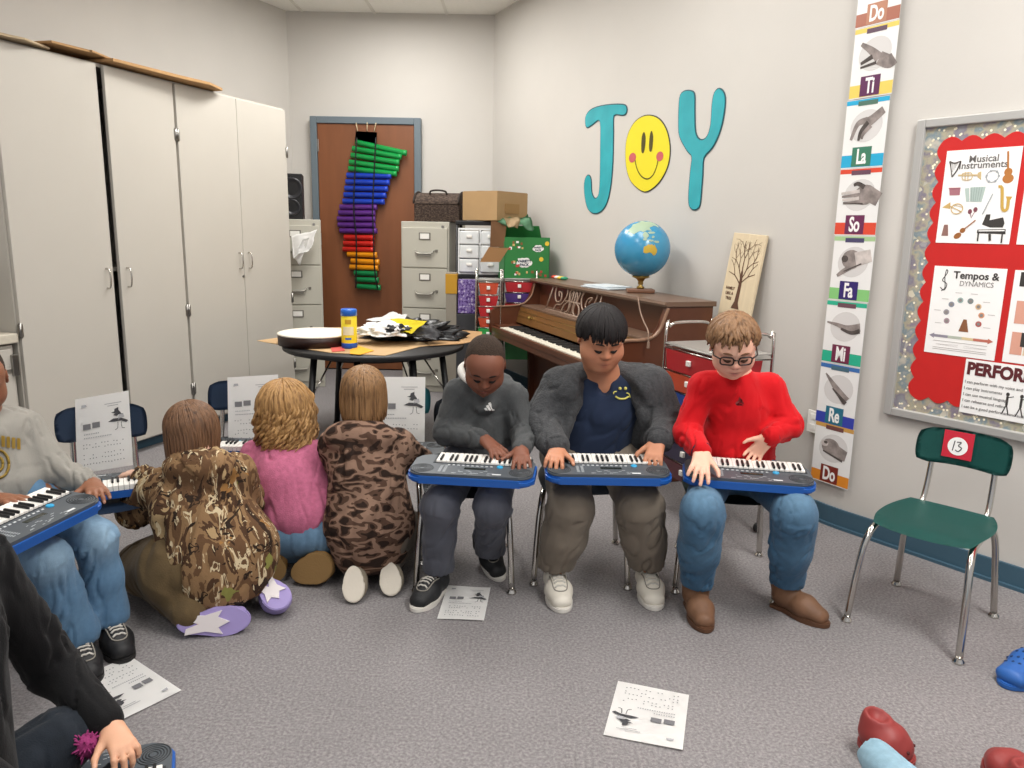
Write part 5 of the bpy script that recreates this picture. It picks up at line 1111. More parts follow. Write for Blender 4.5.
def add_hand(F, w, f, n, t, L=.135, curl=1.0, spread=1.0, thumb=1.0, tips=None, tfold=0):
    """w wrist, f finger direction, n back-of-hand normal, t thumb side"""
    f = A3(f); f /= np.linalg.norm(f); t = A3(t); t -= f*t.dot(f); t /= np.linalg.norm(t); n2 = np.cross(f, t); n2 = n2 if n2.dot(A3(n)) > 0 else -n2; n = n2; w = A3(w)
    offs = (.155, .055, -.045, -.14); ln = (.37, .42, .38, .30); r0 = .052*L; sp = (11, 3, -5, -14); pl = (.50, .52, .50, .46)
    for i in range(4):
        b = w+f*pl[i]*L+t*offs[i]*L; F.cap(w+f*.06*L+t*offs[i]*.55*L, b, .085*L, .068*L, .010, flat=(n, .85))
        a = math.radians(sp[i]*spread); d = f*math.cos(a)+t*math.sin(a); cur = 0; p = b+n*.01*L
        for j, (fr, da) in enumerate(((.45, 20), (.32, 32), (.27, 24))):
            cur += math.radians(da*curl*(1 if i else .9)); q = p+(d*math.cos(cur)-n*math.sin(cur))*ln[i]*L*fr*1.0
            F.cap(p, q, r0*(1.08-.09*j), r0*(.99-.09*j), .003); p = q
        if tips is not None: tips.append((p+(d*math.sin(cur)+n*math.cos(cur))*r0*.8, None))
    b = w+f*.13*L+t*.13*L; q = w+f*.30*L+t*(.29*thumb)*L-n*.05*L; F.cap(b, q, .085*L, .064*L, .010)
    d = (f*.75+t*(.62*thumb-tfold)-n*.22); d /= np.linalg.norm(d); q2 = q+d*.17*L; F.cap(q, q2, .060*L, .055*L, .004); d2 = f*.9+t*(.30*thumb-tfold)-n*.3; d2 /= np.linalg.norm(d2); q3 = q2+d2*.13*L; F.cap(q2, q3, .054*L, .044*L, .003)
    if tips is not None: tips.append((q3+n*.04*L, None))
    F.ell(w+f*.22*L, (.12*L,)*3, None, .015) if 0 else F.cap(w-f*.05*L, w+f*.2*L, .115*L, .13*L, .015, flat=(n, .72))
def lerp(a, b_, t): return Vector(a).lerp(Vector(b_), t)
M_skin = mat('skin', 'c08a68', .5, bump=.12, bscale=500, vcol=True, spec=.35); M_skin.node_tree.nodes['Principled BSDF'].inputs['Subsurface Weight'].default_value = .08; M_skin.node_tree.nodes['Principled BSDF'].inputs['Subsurface Radius'].default_value = (.012, .005, .003)
def hair_cap(par, name, c, R, S, m, rad=(.375, .45, .41), pole=(0, -.25, 1), front=62, side=88, back=118, hang=None, locks=160, lr=.006, wob_=.0, seed=1, grain=.025, off=(0, -.055, .12), part=None, curl=0, curlf=60, fringe=0.0, jag=.10, hang_in=.0, fw=34, tl=1.0, label=None, lift=0):
    """hair laid over the skull from a crown point: a shell plus separate locks; hang(phi)->metres it falls free below the skull"""
    r = random.Random(seed); nph, n1, n2 = 120, 18, (16 if hang else 0)
    pz = np.array(pole, dtype=float); pz /= np.linalg.norm(pz); px_ = np.array([1., 0, 0]); py_ = np.cross(pz, px_); px_ = np.cross(py_, pz)
    hc = HP(c, R, S, off); rd = np.array(rad)*S
    def tmax(ph):
        # phi 0 = front
        a = abs(((ph+180) % 360)-180)
        if a < fw: v = front
        elif a < fw+38: k = (a-fw)/38; k = k*k*(3-2*k); v = front+(side-front)*k
        elif a < 110: v = side
        else: k = min(1, (a-110)/35); k = k*k*(3-2*k); v = side+(back-side)*k
        return v
    def pt(ph, th, k=1.0):
        a = math.radians(ph); d = (py_*math.cos(a)*-1 if False else (np.array([0, 1., 0])-pz*pz[1])/np.linalg.norm(np.array([0, 1., 0])-pz*pz[1])*math.cos(a)+px_*math.sin(a))*math.sin(th)+pz*math.cos(th)
        sc_ = 1/np.sqrt(((d/rd)**2).sum()); return hc+R@(d*sc_*k)
    down = np.array([0, 0, -1.])
    def path(ph, k, nj, jit=0, ext=1.0, cu=True):
        T = math.radians(tmax(ph)*ext*(1+jag*(r.random()-.5))); P = []
        for j in range(nj+1): th = T*j/nj; P.append(pt(ph+jit*j/nj, th, k*(1+fringe*(j/nj)**3)))
        if hang:
            H_ = hang(((ph+180) % 360)-180)*(1+.06*(r.random()-.5)); p = P[-1].copy(); v = P[-1]-P[-2]; v /= np.linalg.norm(v); o = p-hc; o[2] = 0; on = o/(np.linalg.norm(o)+1e-6)
            for j in range(1, 17):
                w_ = min(1, j/5); d = v*(1-w_)+down*w_+on*(-hang_in*(j/16)+.06*(1-j/16)); d /= np.linalg.norm(d); p = p+d*H_/16; q = p.copy()
                if curl and cu: a = curlf*H_*j/16+ph*.7; q = q+on*curl*math.sin(a)*(j/16)**.5+np.cross(on, down)*curl*math.cos(a)*(j/16)**.5
                P.append(q)
        return P
    st = r.getstate(); B = BM(); grid = []
    for i in range(nph):
        ph = 360*i/nph; r.seed(seed*1000+i//2); g = 1+grain*(vnoise(np.array([[i*.9, seed, 0]]), seed)[0]-.5)*2
        grid.append([B.verts.new(p) for p in path(ph, g*.985, n1, cu=False)])
    L_ = len(grid[0])
    for i in range(nph):
        a, b_ = grid[i], grid[(i+1) % nph]
        for j in range(1, L_-1):
            try: B.faces.new((a[j], b_[j], b_[j+1], a[j+1]))
            except Exception: pass
    top = B.verts.new(pt(0, 0, .985))
    for i in range(nph): B.faces.new((top, grid[(i+1) % nph][1], grid[i][1]))
    for i in range(nph): B.verts.remove(grid[i][0])
    # close underneath with an inner bottom
    bmesh.ops.recalc_face_normals(B, faces=B.faces[:])
    r.seed(seed)
    for i in range(locks):
        ph = r.uniform(0, 360); k = r.uniform(.985, 1.03+lift*r.random()); P = path(ph, k, 12, r.uniform(-10, 10)*wob_ if wob_ else r.uniform(-4, 4), r.uniform(.8, 1.02)*tl)
        n = len(P); st_ = r.randint(0, 3); rr = [lr*(.35+.65*math.sin(PI*min(1, (j+1)/(n*.55))/2))*(1 if j < n*.8 else max(.12, (n-j)/(n*.2))) for j in range(n)][st_:]
        if wob_:
            a = r.uniform(0, 6); P = [p+R@np.array([math.sin(a+j*.55), math.cos(a*2+j*.5), 0])*wob_*.01*(j/n) for j, p in enumerate(P)]
        tube(B, [Vector(p) for p in P[st_:]], rr, 5)
    o = obj(name, B, m, par, True); 
    if label: o['label'] = label
    return o
def hair_mat(name, a, b_, sc=(1, 1, .12), s=90, rough=.5):
    m = ramp_mat(name, [(.25, a), (.5, b_), (.75, a)], s, sc, rough, .35, const=False, bscale=300); m.node_tree.nodes['Principled BSDF'].inputs['Specular IOR Level'].default_value = .35; return m
def shoe(par, heel, toe, up=(0, 0, 1), L=None, w=.038, hgt=.05, m=None, msole=None, ms_t=.014, kind='sneaker', name='shoe'):
    """heel & toe on the ground line; sole is a part of the shoe"""
    heel = Vector(heel); toe = Vector(toe); y = (toe-heel); L = y.length; y.normalize(); z = Vector(up); x = y.cross(z).normalized(); z = x.cross(y)
    W = lambda a, b_, c: heel+x*a+y*b_+z*c; F = Field([W(-.06, -.04, -.02), W(.06, L+.04, .16), W(.06, -.04, .16), W(-.06, L+.04, -.02), W(.06, -.04, -.02), W(-.06, -.04, .16)], .0045, .02)
    b0 = ms_t
    F.cap(W(0, .035, b0+.03), W(0, L*.55, b0+.028), .036, .036, .02, flat=(x, w/.038*.95)); F.cap(W(0, L*.55, b0+.024), W(0, L-.035, b0+.014), .034, .028, .03, flat=(x, w/.038*1.15)); F.cap(W(0, .04, b0+.04), W(0, .035, b0+hgt+.02), .034, .034 if kind != 'boot' else .042, .02)
    if kind == 'boot': F.cap(W(0, .035, b0+.05), W(0, .03, b0+.11), .040, .046, .02)
    F.cap(W(0, .04, b0+hgt+.045), W(0, .04, b0+hgt+.09), .026, .03, .01, op='sub') if kind != 'boot' else None
    F.plane(W(0, 0, b0-.002), -z, .004)
    V, Q = F.mesh(); N = normals(V, Q); V = V+N*((vnoise(V*60, 3)-.5)*.002)[:, None]; o = np_obj(name, V, Q, m, par)
    B = BM(); out = []
    for i in range(28):
        a = 2*PI*i/28; yy = L/2+L/2*math.cos(a)*1.02; k = .80+.26*(max(0, yy)/L)**1.2-(.12 if .25 < yy/L < .45 else 0); out.append((math.sin(a)*w*1.02*k*1.12, yy))
    Mx = Matrix((x, y, z)).transposed().to_4x4(); Mx.translation = heel; prism(B, out, 0, ms_t+.004, Mx, bev=.003)
    s = obj('sole', B, msole, o, 'auto')
    if kind == 'boot': B = BM(); bx(B, (-w*.8, .0, -.0), (w*.8, .045, .012), Mx, bev=.003); obj('boot_heel', B, msole, o)
    if kind == 'sneaker':
        from mathutils.bvhtree import BVHTree
        bv = BVHTree.FromPolygons([Vector(v) for v in V], [tuple(int(q_) for q_ in q) for q in Q]); B = BM(); B2 = BM()
        def sf(a, yy):
            h_ = bv.ray_cast(W(a, yy, .2), -z); return h_[0]+z*.0015 if h_[0] else W(a, yy, b0+.05)
        for i in range(5): yy = L*.40+i*L*.075; tube(B, spline([sf(-w*.45, yy+.004), sf(-w*.2, yy), sf(0, yy+.002), sf(w*.2, yy), sf(w*.45, yy+.004)], 2), .003, 5)
        obj('laces', B, mat('laces', 'c2beb6', .8), o)
        tube(B2, spline([sf(-w*.62, L*.36), sf(-w*.6, L*.55), sf(-w*.5, L*.74), sf(0, L*.80), sf(w*.5, L*.74), sf(w*.6, L*.55), sf(w*.62, L*.36)], 3), .0022, 5); obj('seam', B2, mat('seam_grey', '8b867d', .8), o)
    return o

def on_shoe(par, J, s, ddir, L, up=None, back=.038, **k):
    """shoe under the ankle, flat on the floor, pointing along ddir"""
    d = Vector((ddir[0], ddir[1], 0)).normalized(); a = J['a'+s]; h_ = Vector((a.x, a.y, 0))-d*back; J['t'+s] = Vector((a.x, a.y, .045))+d*.05; return h_, h_+d*L
# ================================================================= PEOPLE
def body(label, c, R, S, J, skin, hands, group=None, wide=1.0, chub=0, hd=True, cols={}, h=.004, arm=1.0):
    """one continuous skin surface: head, neck, torso, arms, hands, legs"""
    pts = [v for v in J.values()]+[HP(c, R, S, (0, 0, .5)), HP(c, R, S, (0, .4, -.4)), HP(c, R, S, (0, -.5, 0))]+[Vector(w)+Vector(f).normalized()*.14 for (w, f, *_) in hands]
    F = Field(pts, h, .06); g = lambda k: J[k]
    add_head(F, c, R, S, wide, chub)
    F.cap(HP(c, R, S, (0, -.14, -.28)), J['nk'], .047+chub*.012, .052+chub*.012, .03)
    ch = J['ch']; pv = J['pv']; F.cap(J['sA'], J['sB'], .04, .04, .03); F.cap(Vector(J['nk']), ch, .05, .07, .03); F.cap(ch, pv, .08, .08, .03)
    for s in 'AB':
        F.chain([J['s'+s], J['e'+s], J['w'+s]], [.036*arm, .030*arm, .021*arm], .012); F.chain([J['h'+s], J['k'+s], J['a'+s]], [.055, .040, .026], .02); F.cap(J['a'+s], J['t'+s], .026, .018, .01)
    F.cap(J['hA'], J['hB'], .06, .06, .03)
    tips = []
    for hd_ in hands: add_hand(F, *hd_[:4], tips=tips, **(hd_[4] if len(hd_) > 4 else {}))
    V, Q = F.mesh(); V = relax(V, Q, 1, .35); C = colarr(V, skin); C = head_cols(V, C, c, R, S, **cols)
    for tp, _ in tips: d = ((V-tp)**2).sum(1); C = mixc(C, np.exp(-d/(.0045**2))*.45, 'e0b8a8')
    o = np_obj('person', V, Q, M_skin, None, C); tag(o, label, 'person', group); return o
def garment(par, name, m, build, bones, seed=0, h=.006, pts=None, col=None, colf=None, pad=.12, amp=1.0, it=1, label=None):
    F = Field(pts, h, pad); build(F); V, Q = F.mesh(); V = relax(V, Q, it, .4); N = normals(V, Q)
    V = folds(V, N, [(a, b_, am*amp, fr, ar) for a, b_, am, fr, ar in bones], seed); C = None
    if col: C = colarr(V, col); C = colf(V, C) if colf else C
    o = np_obj(name, V, Q, m, par, C)
    if label: o['label'] = label
    return o
def sph(V, p, s): return np.exp(-((V-A3(p))**2).sum(1)/(s*s))
def cloth(name, col, bump=.3, bs=350, var=.06, vs=12, rough=.85, vcol=False): return mat(name, col, rough, bump=bump, bscale=bs, var=var, vscale=vs, sheen=.08, spec=.2, vcol=vcol)
M_denim = cloth('denim', '5f7f9c', .35, 500, .08, 60, .8, True); M_sole_w = mat('rubber_white', 'd8d4cc', .6); M_sole_b = mat('rubber_black', '1d1c1c', .6); M_sole_br = mat('rubber_brown', '5b3d2a', .6)
# keyboards on laps and chairs -------------------------------------------------
def kb_place(label, left, right, z, tilt, roll=0):
    """left/right = the photo-left and photo-right ends of the near long edge; keys on the far side"""
    a, b_ = fl(*left, z), fl(*right, z); u = (b_-a); mid = (a+b_)/2; u.normalize(); yv = Vector((u.y, -u.x, 0)); yv = yv if yv.y < 0 else -yv   # towards the camera
    M = Matrix((-u, yv, Vector((0, 0, 1)))).transposed().to_4x4(); M.translation = mid-yv*.092; return make_keyboard(label, M @ RX(tilt) @ RY(roll))
k_red = kb_place('blue and grey electronic keyboard on the lap of the person in red', (690, 478), (813, 487), .487, -3)
k_big = kb_place('blue and grey electronic keyboard on the lap of the person in the navy shirt', (549, 476), (672, 478), .487, -3)
k_gry = kb_place('blue and grey electronic keyboard on the lap of the person in the grey hoodie', (406, 474), (532, 481), .487, -3)

def seated(label, c, R, S, J, skin, hands, **k): return body(label, c, R, S, J, skin, hands, **k)
# ---------------------------------------------------------------- child in red
def red_child():
    S = .196; R = rot3(-6, 27, -3); c = at(733, 345, 2.46)
    J = dict(nk=at(735, 377, 2.55), ch=at(738, 408, 2.56), pv=Vector((.80, 2.60, .44)), sA=at(703, 387, 2.55), sB=at(770, 388, 2.58), eA=at(687, 432, 2.51), eB=at(788, 425, 2.52), wA=at(702, 452, 2.38), wB=at(770, 437, 2.45),
             hA=Vector((.725, 2.58, .42)), hB=Vector((.875, 2.58, .42)), kA=at(703, 509, 2.27), kB=at(796, 512, 2.27), aA=Vector((.635, 2.385, .10)), aB=Vector((.945, 2.40, .10)))
    SH = [on_shoe(None, J, 'A', (.0, -1), .20), on_shoe(None, J, 'B', (.60, -.75), .20)]
    fA = fl(698, 478, .505)-J['wA']; fB = fl(751, 457, .515)-J['wB']
    p = seated('person in red sweatshirt, glasses and blue jeans seated playing a keyboard', c, R, S, J, 'e6b49c', [(J['wA'], fA, (0, 0, 1), (1, 0, 0), dict(L=.145, curl=.55, spread=1.2)), (J['wB'], fB, (0, 0, 1), (-.9, .3, 0), dict(L=.122, curl=.8, spread=1.1))], cols=dict(lip='c0706a', bl=.45))
    face_bits(p, c, R, S, '6b4a33', '4a3020')
    hm = hair_mat('hair_brown', '5b3f2a', '8f6c4c', (1, 1, .4), 60)
    hair_cap(p, 'hair', c, R, S, hm, (.36, .44, .385), front=86, side=104, back=128, locks=420, lr=.0065, wob_=.9, seed=4, grain=.05, fringe=.06, jag=.25, lift=.06)
    # glasses
    gm = mat('glasses_frame', '2a1d1c', .3); B = BM()
    for s in (-1, 1):
        pts = [Vector(HP(c, R, S, (s*.145+x_, .452-abs(s*.145+x_)*.16, -.015+y_))) for x_, y_ in roundrect(-.105, -.078, .105, .07, .05, 3)]
        tube(B, pts, .0026, 6, closed=True); tube(B, [Vector(HP(c, R, S, (s*.25, .415, .02))), Vector(HP(c, R, S, (s*.345, .33, .03))), Vector(HP(c, R, S, (s*.365, 0, .02)))], .0024, 6)
    tube(B, [Vector(HP(c, R, S, (-.045, .45, .01))), Vector(HP(c, R, S, (0, .468, .02))), Vector(HP(c, R, S, (.045, .45, .01)))], .0024, 6); obj('glasses', B, gm, p, True)
    # sweatshirt
    m = cloth('red_fleece', 'c41019', .25, 300, .04)
    def bt(F):
        F.cap(lerp(J['sA'], J['sB'], .06), lerp(J['sA'], J['sB'], .94), .044, .044, .04); F.cap(J['ch'], lerp(J['ch'], J['pv'], .75), .085, .105, .04, flat=((1, 0, 0), 1.22)); F.cap(lerp(J['ch'], J['pv'], .6), J['pv'], .105, .095, .04, flat=((1, 0, 0), 1.2))
        for s, wf in (('A', fA), ('B', fB)):
            w_ = lerp(J['e'+s], J['w'+s], .93); F.cap(J['s'+s], J['e'+s], .048, .047, .025); F.cap(J['e'+s], w_, .047, .036, .02); F.cap(lerp(J['e'+s], J['w'+s], .82), w_, .034, .030, .006); F.cap(J['nk']+Vector((0, .01, -.03)), J['s'+s], .046, .044, .03)
        F.cap(J['nk']+Vector((0, .0, -.03)), J['nk']+Vector((0, -.005, -.006)), .066, .054, .03); F.cap(J['nk']+Vector((0, -.01, -.04)), J['ch'], .066, .086, .04)
    obj_t = garment(p, 'sweatshirt', m, bt, [(J['sA'], J['eA'], .010, 24, 1.3), (J['eA'], J['wA'], .012, 34, 1.2), (J['sB'], J['eB'], .010, 24, 1.3), (J['eB'], J['wB'], .012, 34, 1.2), (J['ch'], J['pv'], .012, 16, 1.6)], 3, pts=[J[k] for k in ('sA', 'sB', 'eA', 'eB', 'wA', 'wB', 'ch', 'pv', 'nk')])
    B = BM(); tube(B, [J['nk']+Vector((math.sin(a)*.054, -math.cos(a)*.050-.004, .008-.014*math.cos(a)+.006)) for a in [2*PI*i/28 for i in range(28)]], .0085, 8, closed=True); obj('collar', B, m, obj_t, True)
    for s, wf in (('A', fA), ('B', fB)):
        B = BM(); w_ = lerp(J['e'+s], J['w'+s], .945); d = (J['w'+s]-J['e'+s]).normalized(); u = d.orthogonal().normalized(); v = d.cross(u); tube(B, [w_+(u*math.cos(a)+v*math.sin(a))*.029 for a in [2*PI*i/20 for i in range(20)]], .005, 6, closed=True); obj('cuff', B, mat('navy_cuff', '1f2438', .8), obj_t, True)
    B = BM(); lm = frame(at(740, 402, 2.425)+Vector((.0, -.0, 0)), (1, 0, 0), (0, -.12, 1)); 
    for q in ([(-.012, -.008), (-.004, .0), (0, .014), (.002, .0)], [(.002, -.004), (.006, .008), (.014, -.008)], [(-.01, -.012), (.012, -.012), (.0, -.008)]): prism(B, q, -.012, .003, lm)
    obj('logo', B, mat('logo_dark_red', '6b0f14', .7), obj_t)
    # jeans
    def bj(F):
        F.cap(J['hA'], J['hB'], .075, .075, .04)
        for s in 'AB': F.cap(J['h'+s], J['k'+s]+Vector((0, .02, 0)), .074, .058, .03); F.cap(J['k'+s], lerp(J['k'+s], J['a'+s], .5), .058, .061, .04); F.cap(lerp(J['k'+s], J['a'+s], .12)+Vector((0, -.004, 0)), lerp(J['k'+s], J['a'+s], .6), .062, .061, .04); F.cap(lerp(J['k'+s], J['a'+s], .5), lerp(J['k'+s], J['a'+s], 1.0), .061, .056, .02); 
        for s in 'AB': F.plane(J['a'+s]+Vector((0, 0, -.012)), (0, 0, -1), .004)
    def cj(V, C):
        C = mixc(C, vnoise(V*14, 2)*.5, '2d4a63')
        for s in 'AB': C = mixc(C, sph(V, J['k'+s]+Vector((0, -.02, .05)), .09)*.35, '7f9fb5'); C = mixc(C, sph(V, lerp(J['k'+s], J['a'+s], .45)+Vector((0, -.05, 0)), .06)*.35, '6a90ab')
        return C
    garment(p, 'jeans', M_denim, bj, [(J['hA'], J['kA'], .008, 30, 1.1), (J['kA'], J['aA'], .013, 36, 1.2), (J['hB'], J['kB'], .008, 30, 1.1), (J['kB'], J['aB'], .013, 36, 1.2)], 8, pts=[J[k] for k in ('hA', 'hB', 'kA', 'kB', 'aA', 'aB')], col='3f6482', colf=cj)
    mb = mat('boot_leather', '70503a', .6, var=.15, vscale=25, bump=.2, bscale=80)
    [shoe(p, a, b_, m=mb, msole=M_sole_br, kind='boot', w=.040, name='boot') for a, b_ in SH]
    return p
red_child()
# ---------------------------------------------------------------- child in navy shirt and fleece
def navy_child():
    S = .202; R = rot3(10, 25, 0); c = at(601, 337, 2.62)
    J = dict(nk=at(603, 378, 2.72), ch=at(603, 412, 2.74), pv=Vector((.30, 2.78, .45)), sA=at(558, 387, 2.72), sB=at(653, 384, 2.72), eA=at(540, 424, 2.66), eB=at(664, 420, 2.66), wA=at(557, 449, 2.48), wB=at(658, 441, 2.50),
             hA=Vector((.21, 2.76, .43)), hB=Vector((.40, 2.76, .43)), kA=at(571, 508, 2.44), kB=at(640, 508, 2.44), aA=Vector((.165, 2.50, .10)), aB=Vector((.495, 2.53, .10)))
    SH = [on_shoe(None, J, 'A', (.12, -1), .205), on_shoe(None, J, 'B', (.02, -1), .205)]
    fA = fl(551, 470, .51)-J['wA']; fB = fl(653, 460, .512)-J['wB']
    p = seated('person with bowl-cut black hair, navy shirt and open charcoal fleece, seated', c, R, S, J, 'b98062', [(J['wA'], fA, (0, 0, 1), (1, 0, 0), dict(L=.145, curl=.9, spread=1.0)), (J['wB'], fB, (0, 0, 1), (-1, .2, 0), dict(L=.145, curl=.8, spread=1.0))], chub=1.0, wide=1.06, cols=dict(lip='9a5a4c', bl=.25, blush='b5604e'), arm=1.1)
    face_bits(p, c, R, S, '1c120d', '120b09')
    hair_cap(p, 'hair', c, R, S, hair_mat('hair_black', '0d0b0b', '1d1819', (1, 1, .3), 90, .7), (.405, .475, .42), front=103, side=108, back=128, locks=460, lr=.005, seed=2, grain=.03, jag=.04, fringe=.035, fw=62)
    m = cloth('charcoal_sherpa', '3f4042', .9, 160, .22, 90)
    mn = cloth('navy_jersey', '1f2a40', .15, 500, .05)
    def bs(F):
        F.cap(lerp(J['sA'], J['sB'], .15), lerp(J['sA'], J['sB'], .85), .055, .055, .05); F.cap(J['ch'], lerp(J['ch'], J['pv'], .8), .125, .155, .06, flat=((1, 0, 0), 1.12)); F.cap(J['nk']+Vector((0, 0, -.04)), J['nk']+Vector((0, -.0, -.01)), .07, .056, .03)
        F.ell(J['nk']+Vector((.0, -.075, -.012)), (.022, .03, .04), None, .01, 'sub')
    sh = garment(p, 'shirt', mn, bs, [(J['ch'], J['pv'], .008, 18, 1.4)], 5, pts=[J['sA'], J['sB'], J['ch'], J['pv'], J['nk']], pad=.2)
    B = BM(); tube(B, [J['nk']+Vector((math.sin(a)*.055, -math.cos(a)*.05-.006, .01-.02*math.cos(a))) for a in [2*PI*i/28 for i in range(28)]], .006, 8, closed=True); obj('neckband', B, mn, sh, True)
    def bf(F):
        F.cap(lerp(J['sA'], J['sB'], .05), lerp(J['sA'], J['sB'], .95), .058, .058, .04)
        for s, sg in (('A', -1), ('B', 1)):
            F.cap(J['s'+s], J['e'+s], .068, .068, .03); F.cap(J['e'+s], lerp(J['e'+s], J['w'+s], .9), .066, .050, .025); F.cap(J['nk']+Vector((sg*.045, .03, .012)), J['s'+s]+Vector((0, 0, -.01)), .050, .058, .03)
            a = lerp(J['sA'], J['sB'], .5+sg*.34); F.cap(a+Vector((0, .0, -.02)), J['pv']+Vector((sg*.11, -.02, .02)), .085, .085, .04, flat=((0, 1, 0), 1.25))
        F.cap(J['nk']+Vector((0, .045, -.01)), J['nk']+Vector((0, .05, .02)), .055, .05, .03, flat=((1, 0, 0), 1.4))
        # open front
        F.cap(J['nk']+Vector((0, -.10, .03)), J['nk']+Vector((.015, -.13, -.12)), .085, .13, .02, op='sub'); F.cap(J['nk']+Vector((0.015, -.15, -.10)), J['pv']+Vector((.015, -.18, -.05)), .128, .16, .02, op='sub')
    bf0 = bf
    def bf(F):
        bf0(F)
        for sg in (-1, 1): F.chain([J['nk']+Vector((sg*.07, .015, .022)), J['nk']+Vector((sg*.112+.012, -.070, -.075)), J['nk']+Vector((sg*.158+.012, -.115, -.20)), J['pv']+Vector((sg*.185, -.09, .06))], [.026, .022, .022, .026], .01)
    jk = garment(p, 'fleece_jacket', m, bf, [(J['sA'], J['eA'], .012, 18, 1.2), (J['eA'], J['wA'], .014, 26, 1.2), (J['sB'], J['eB'], .012, 18, 1.2), (J['eB'], J['wB'], .014, 26, 1.2), (J['ch'], J['pv'], .010, 12, 1.4)], 6, pts=[J[k] for k in ('sA', 'sB', 'eA', 'eB', 'wA', 'wB', 'ch', 'pv', 'nk')], pad=.17)
    md = mat('dark_sleeve_band', '1d1e20', .9, bump=.3, bscale=200)
    for s, L_ in (('A', 1), ('B', 1)):
        B = BM(); d = (J['w'+s]-J['e'+s]).normalized(); u = d.orthogonal().normalized(); v = d.cross(u); w_ = lerp(J['e'+s], J['w'+s], .93); tube(B, [w_+(u*math.cos(a)+v*math.sin(a))*.040 for a in [2*PI*i/20 for i in range(20)]], .011, 8, closed=True); obj('cuff', B, m, jk, True)
    # the printed smile on the shirt
    B = BM(); bc = at(625, 396, 2.55); 
    from mathutils.bvhtree import BVHTree
    bv = BVHTree.FromObject(sh, bpy.context.evaluated_depsgraph_get()) if False else BVHTree.FromPolygons([v.co.copy() for v in sh.data.vertices], [tuple(q.vertices) for q in sh.data.polygons])
    def onshirt(px, py): 
        o_ = Vector((0, 0, CAMH)); d = ray(px, py).normalized(); h_ = bv.ray_cast(o_, d); return h_[0]-d*.0035 if h_[0] else None
    def line(pp, r_): 
        q = [onshirt(*x) for x in pp]; q = [x for x in q if x is not None]
        if len(q) > 1: tube(B, spline(q, 3), r_, 6)
    line([(613.5, 394), (614, 392), (616.5, 391.5)], .0022); line([(615.5, 396.5), (619.5, 398.7), (625, 398.7), (628.5, 396.5)], .0034); line([(626.5, 393), (629, 394), (630, 397.5)], .0024)
    for x_ in (620, 625.5):
        q = onshirt(x_, 388.5)
        if q: bmesh.ops.create_icosphere(B, subdivisions=2, radius=.0058, matrix=Matrix.Translation(q))
    obj('smile_print', B, mat('print_yellow', 'd6cf6a', .6), sh, True)
    mk = cloth('khaki_twill', '766c60', .2, 400, .06)
    def bj(F):
        F.cap(J['hA'], J['hB'], .10, .10, .04)
        for s in 'AB': F.cap(J['h'+s], J['k'+s]+Vector((0, .02, 0)), .090, .076, .03); F.cap(J['k'+s], lerp(J['k'+s], J['a'+s], .5), .076, .076, .04); F.cap(lerp(J['k'+s], J['a'+s], .5), J['a'+s], .075, .064, .03); F.plane(J['a'+s]+Vector((0, 0, -.01)), (0, 0, -1), .006)
    garment(p, 'trousers', mk, bj, [(J['hA'], J['kA'], .010, 22, 1.1), (J['kA'], J['aA'], .016, 28, 1.1), (J['hB'], J['kB'], .010, 22, 1.1), (J['kB'], J['aB'], .016, 28, 1.1)], 9, pts=[J[k] for k in ('hA', 'hB', 'kA', 'kB', 'aA', 'aB')], pad=.14)
    mw = mat('white_leather', 'd9d3c6', .5, var=.04, vscale=20)
    for a, b_ in SH: shoe(p, a, b_, m=mw, msole=M_sole_w, w=.043, name='sneaker')
    return p
navy_child()
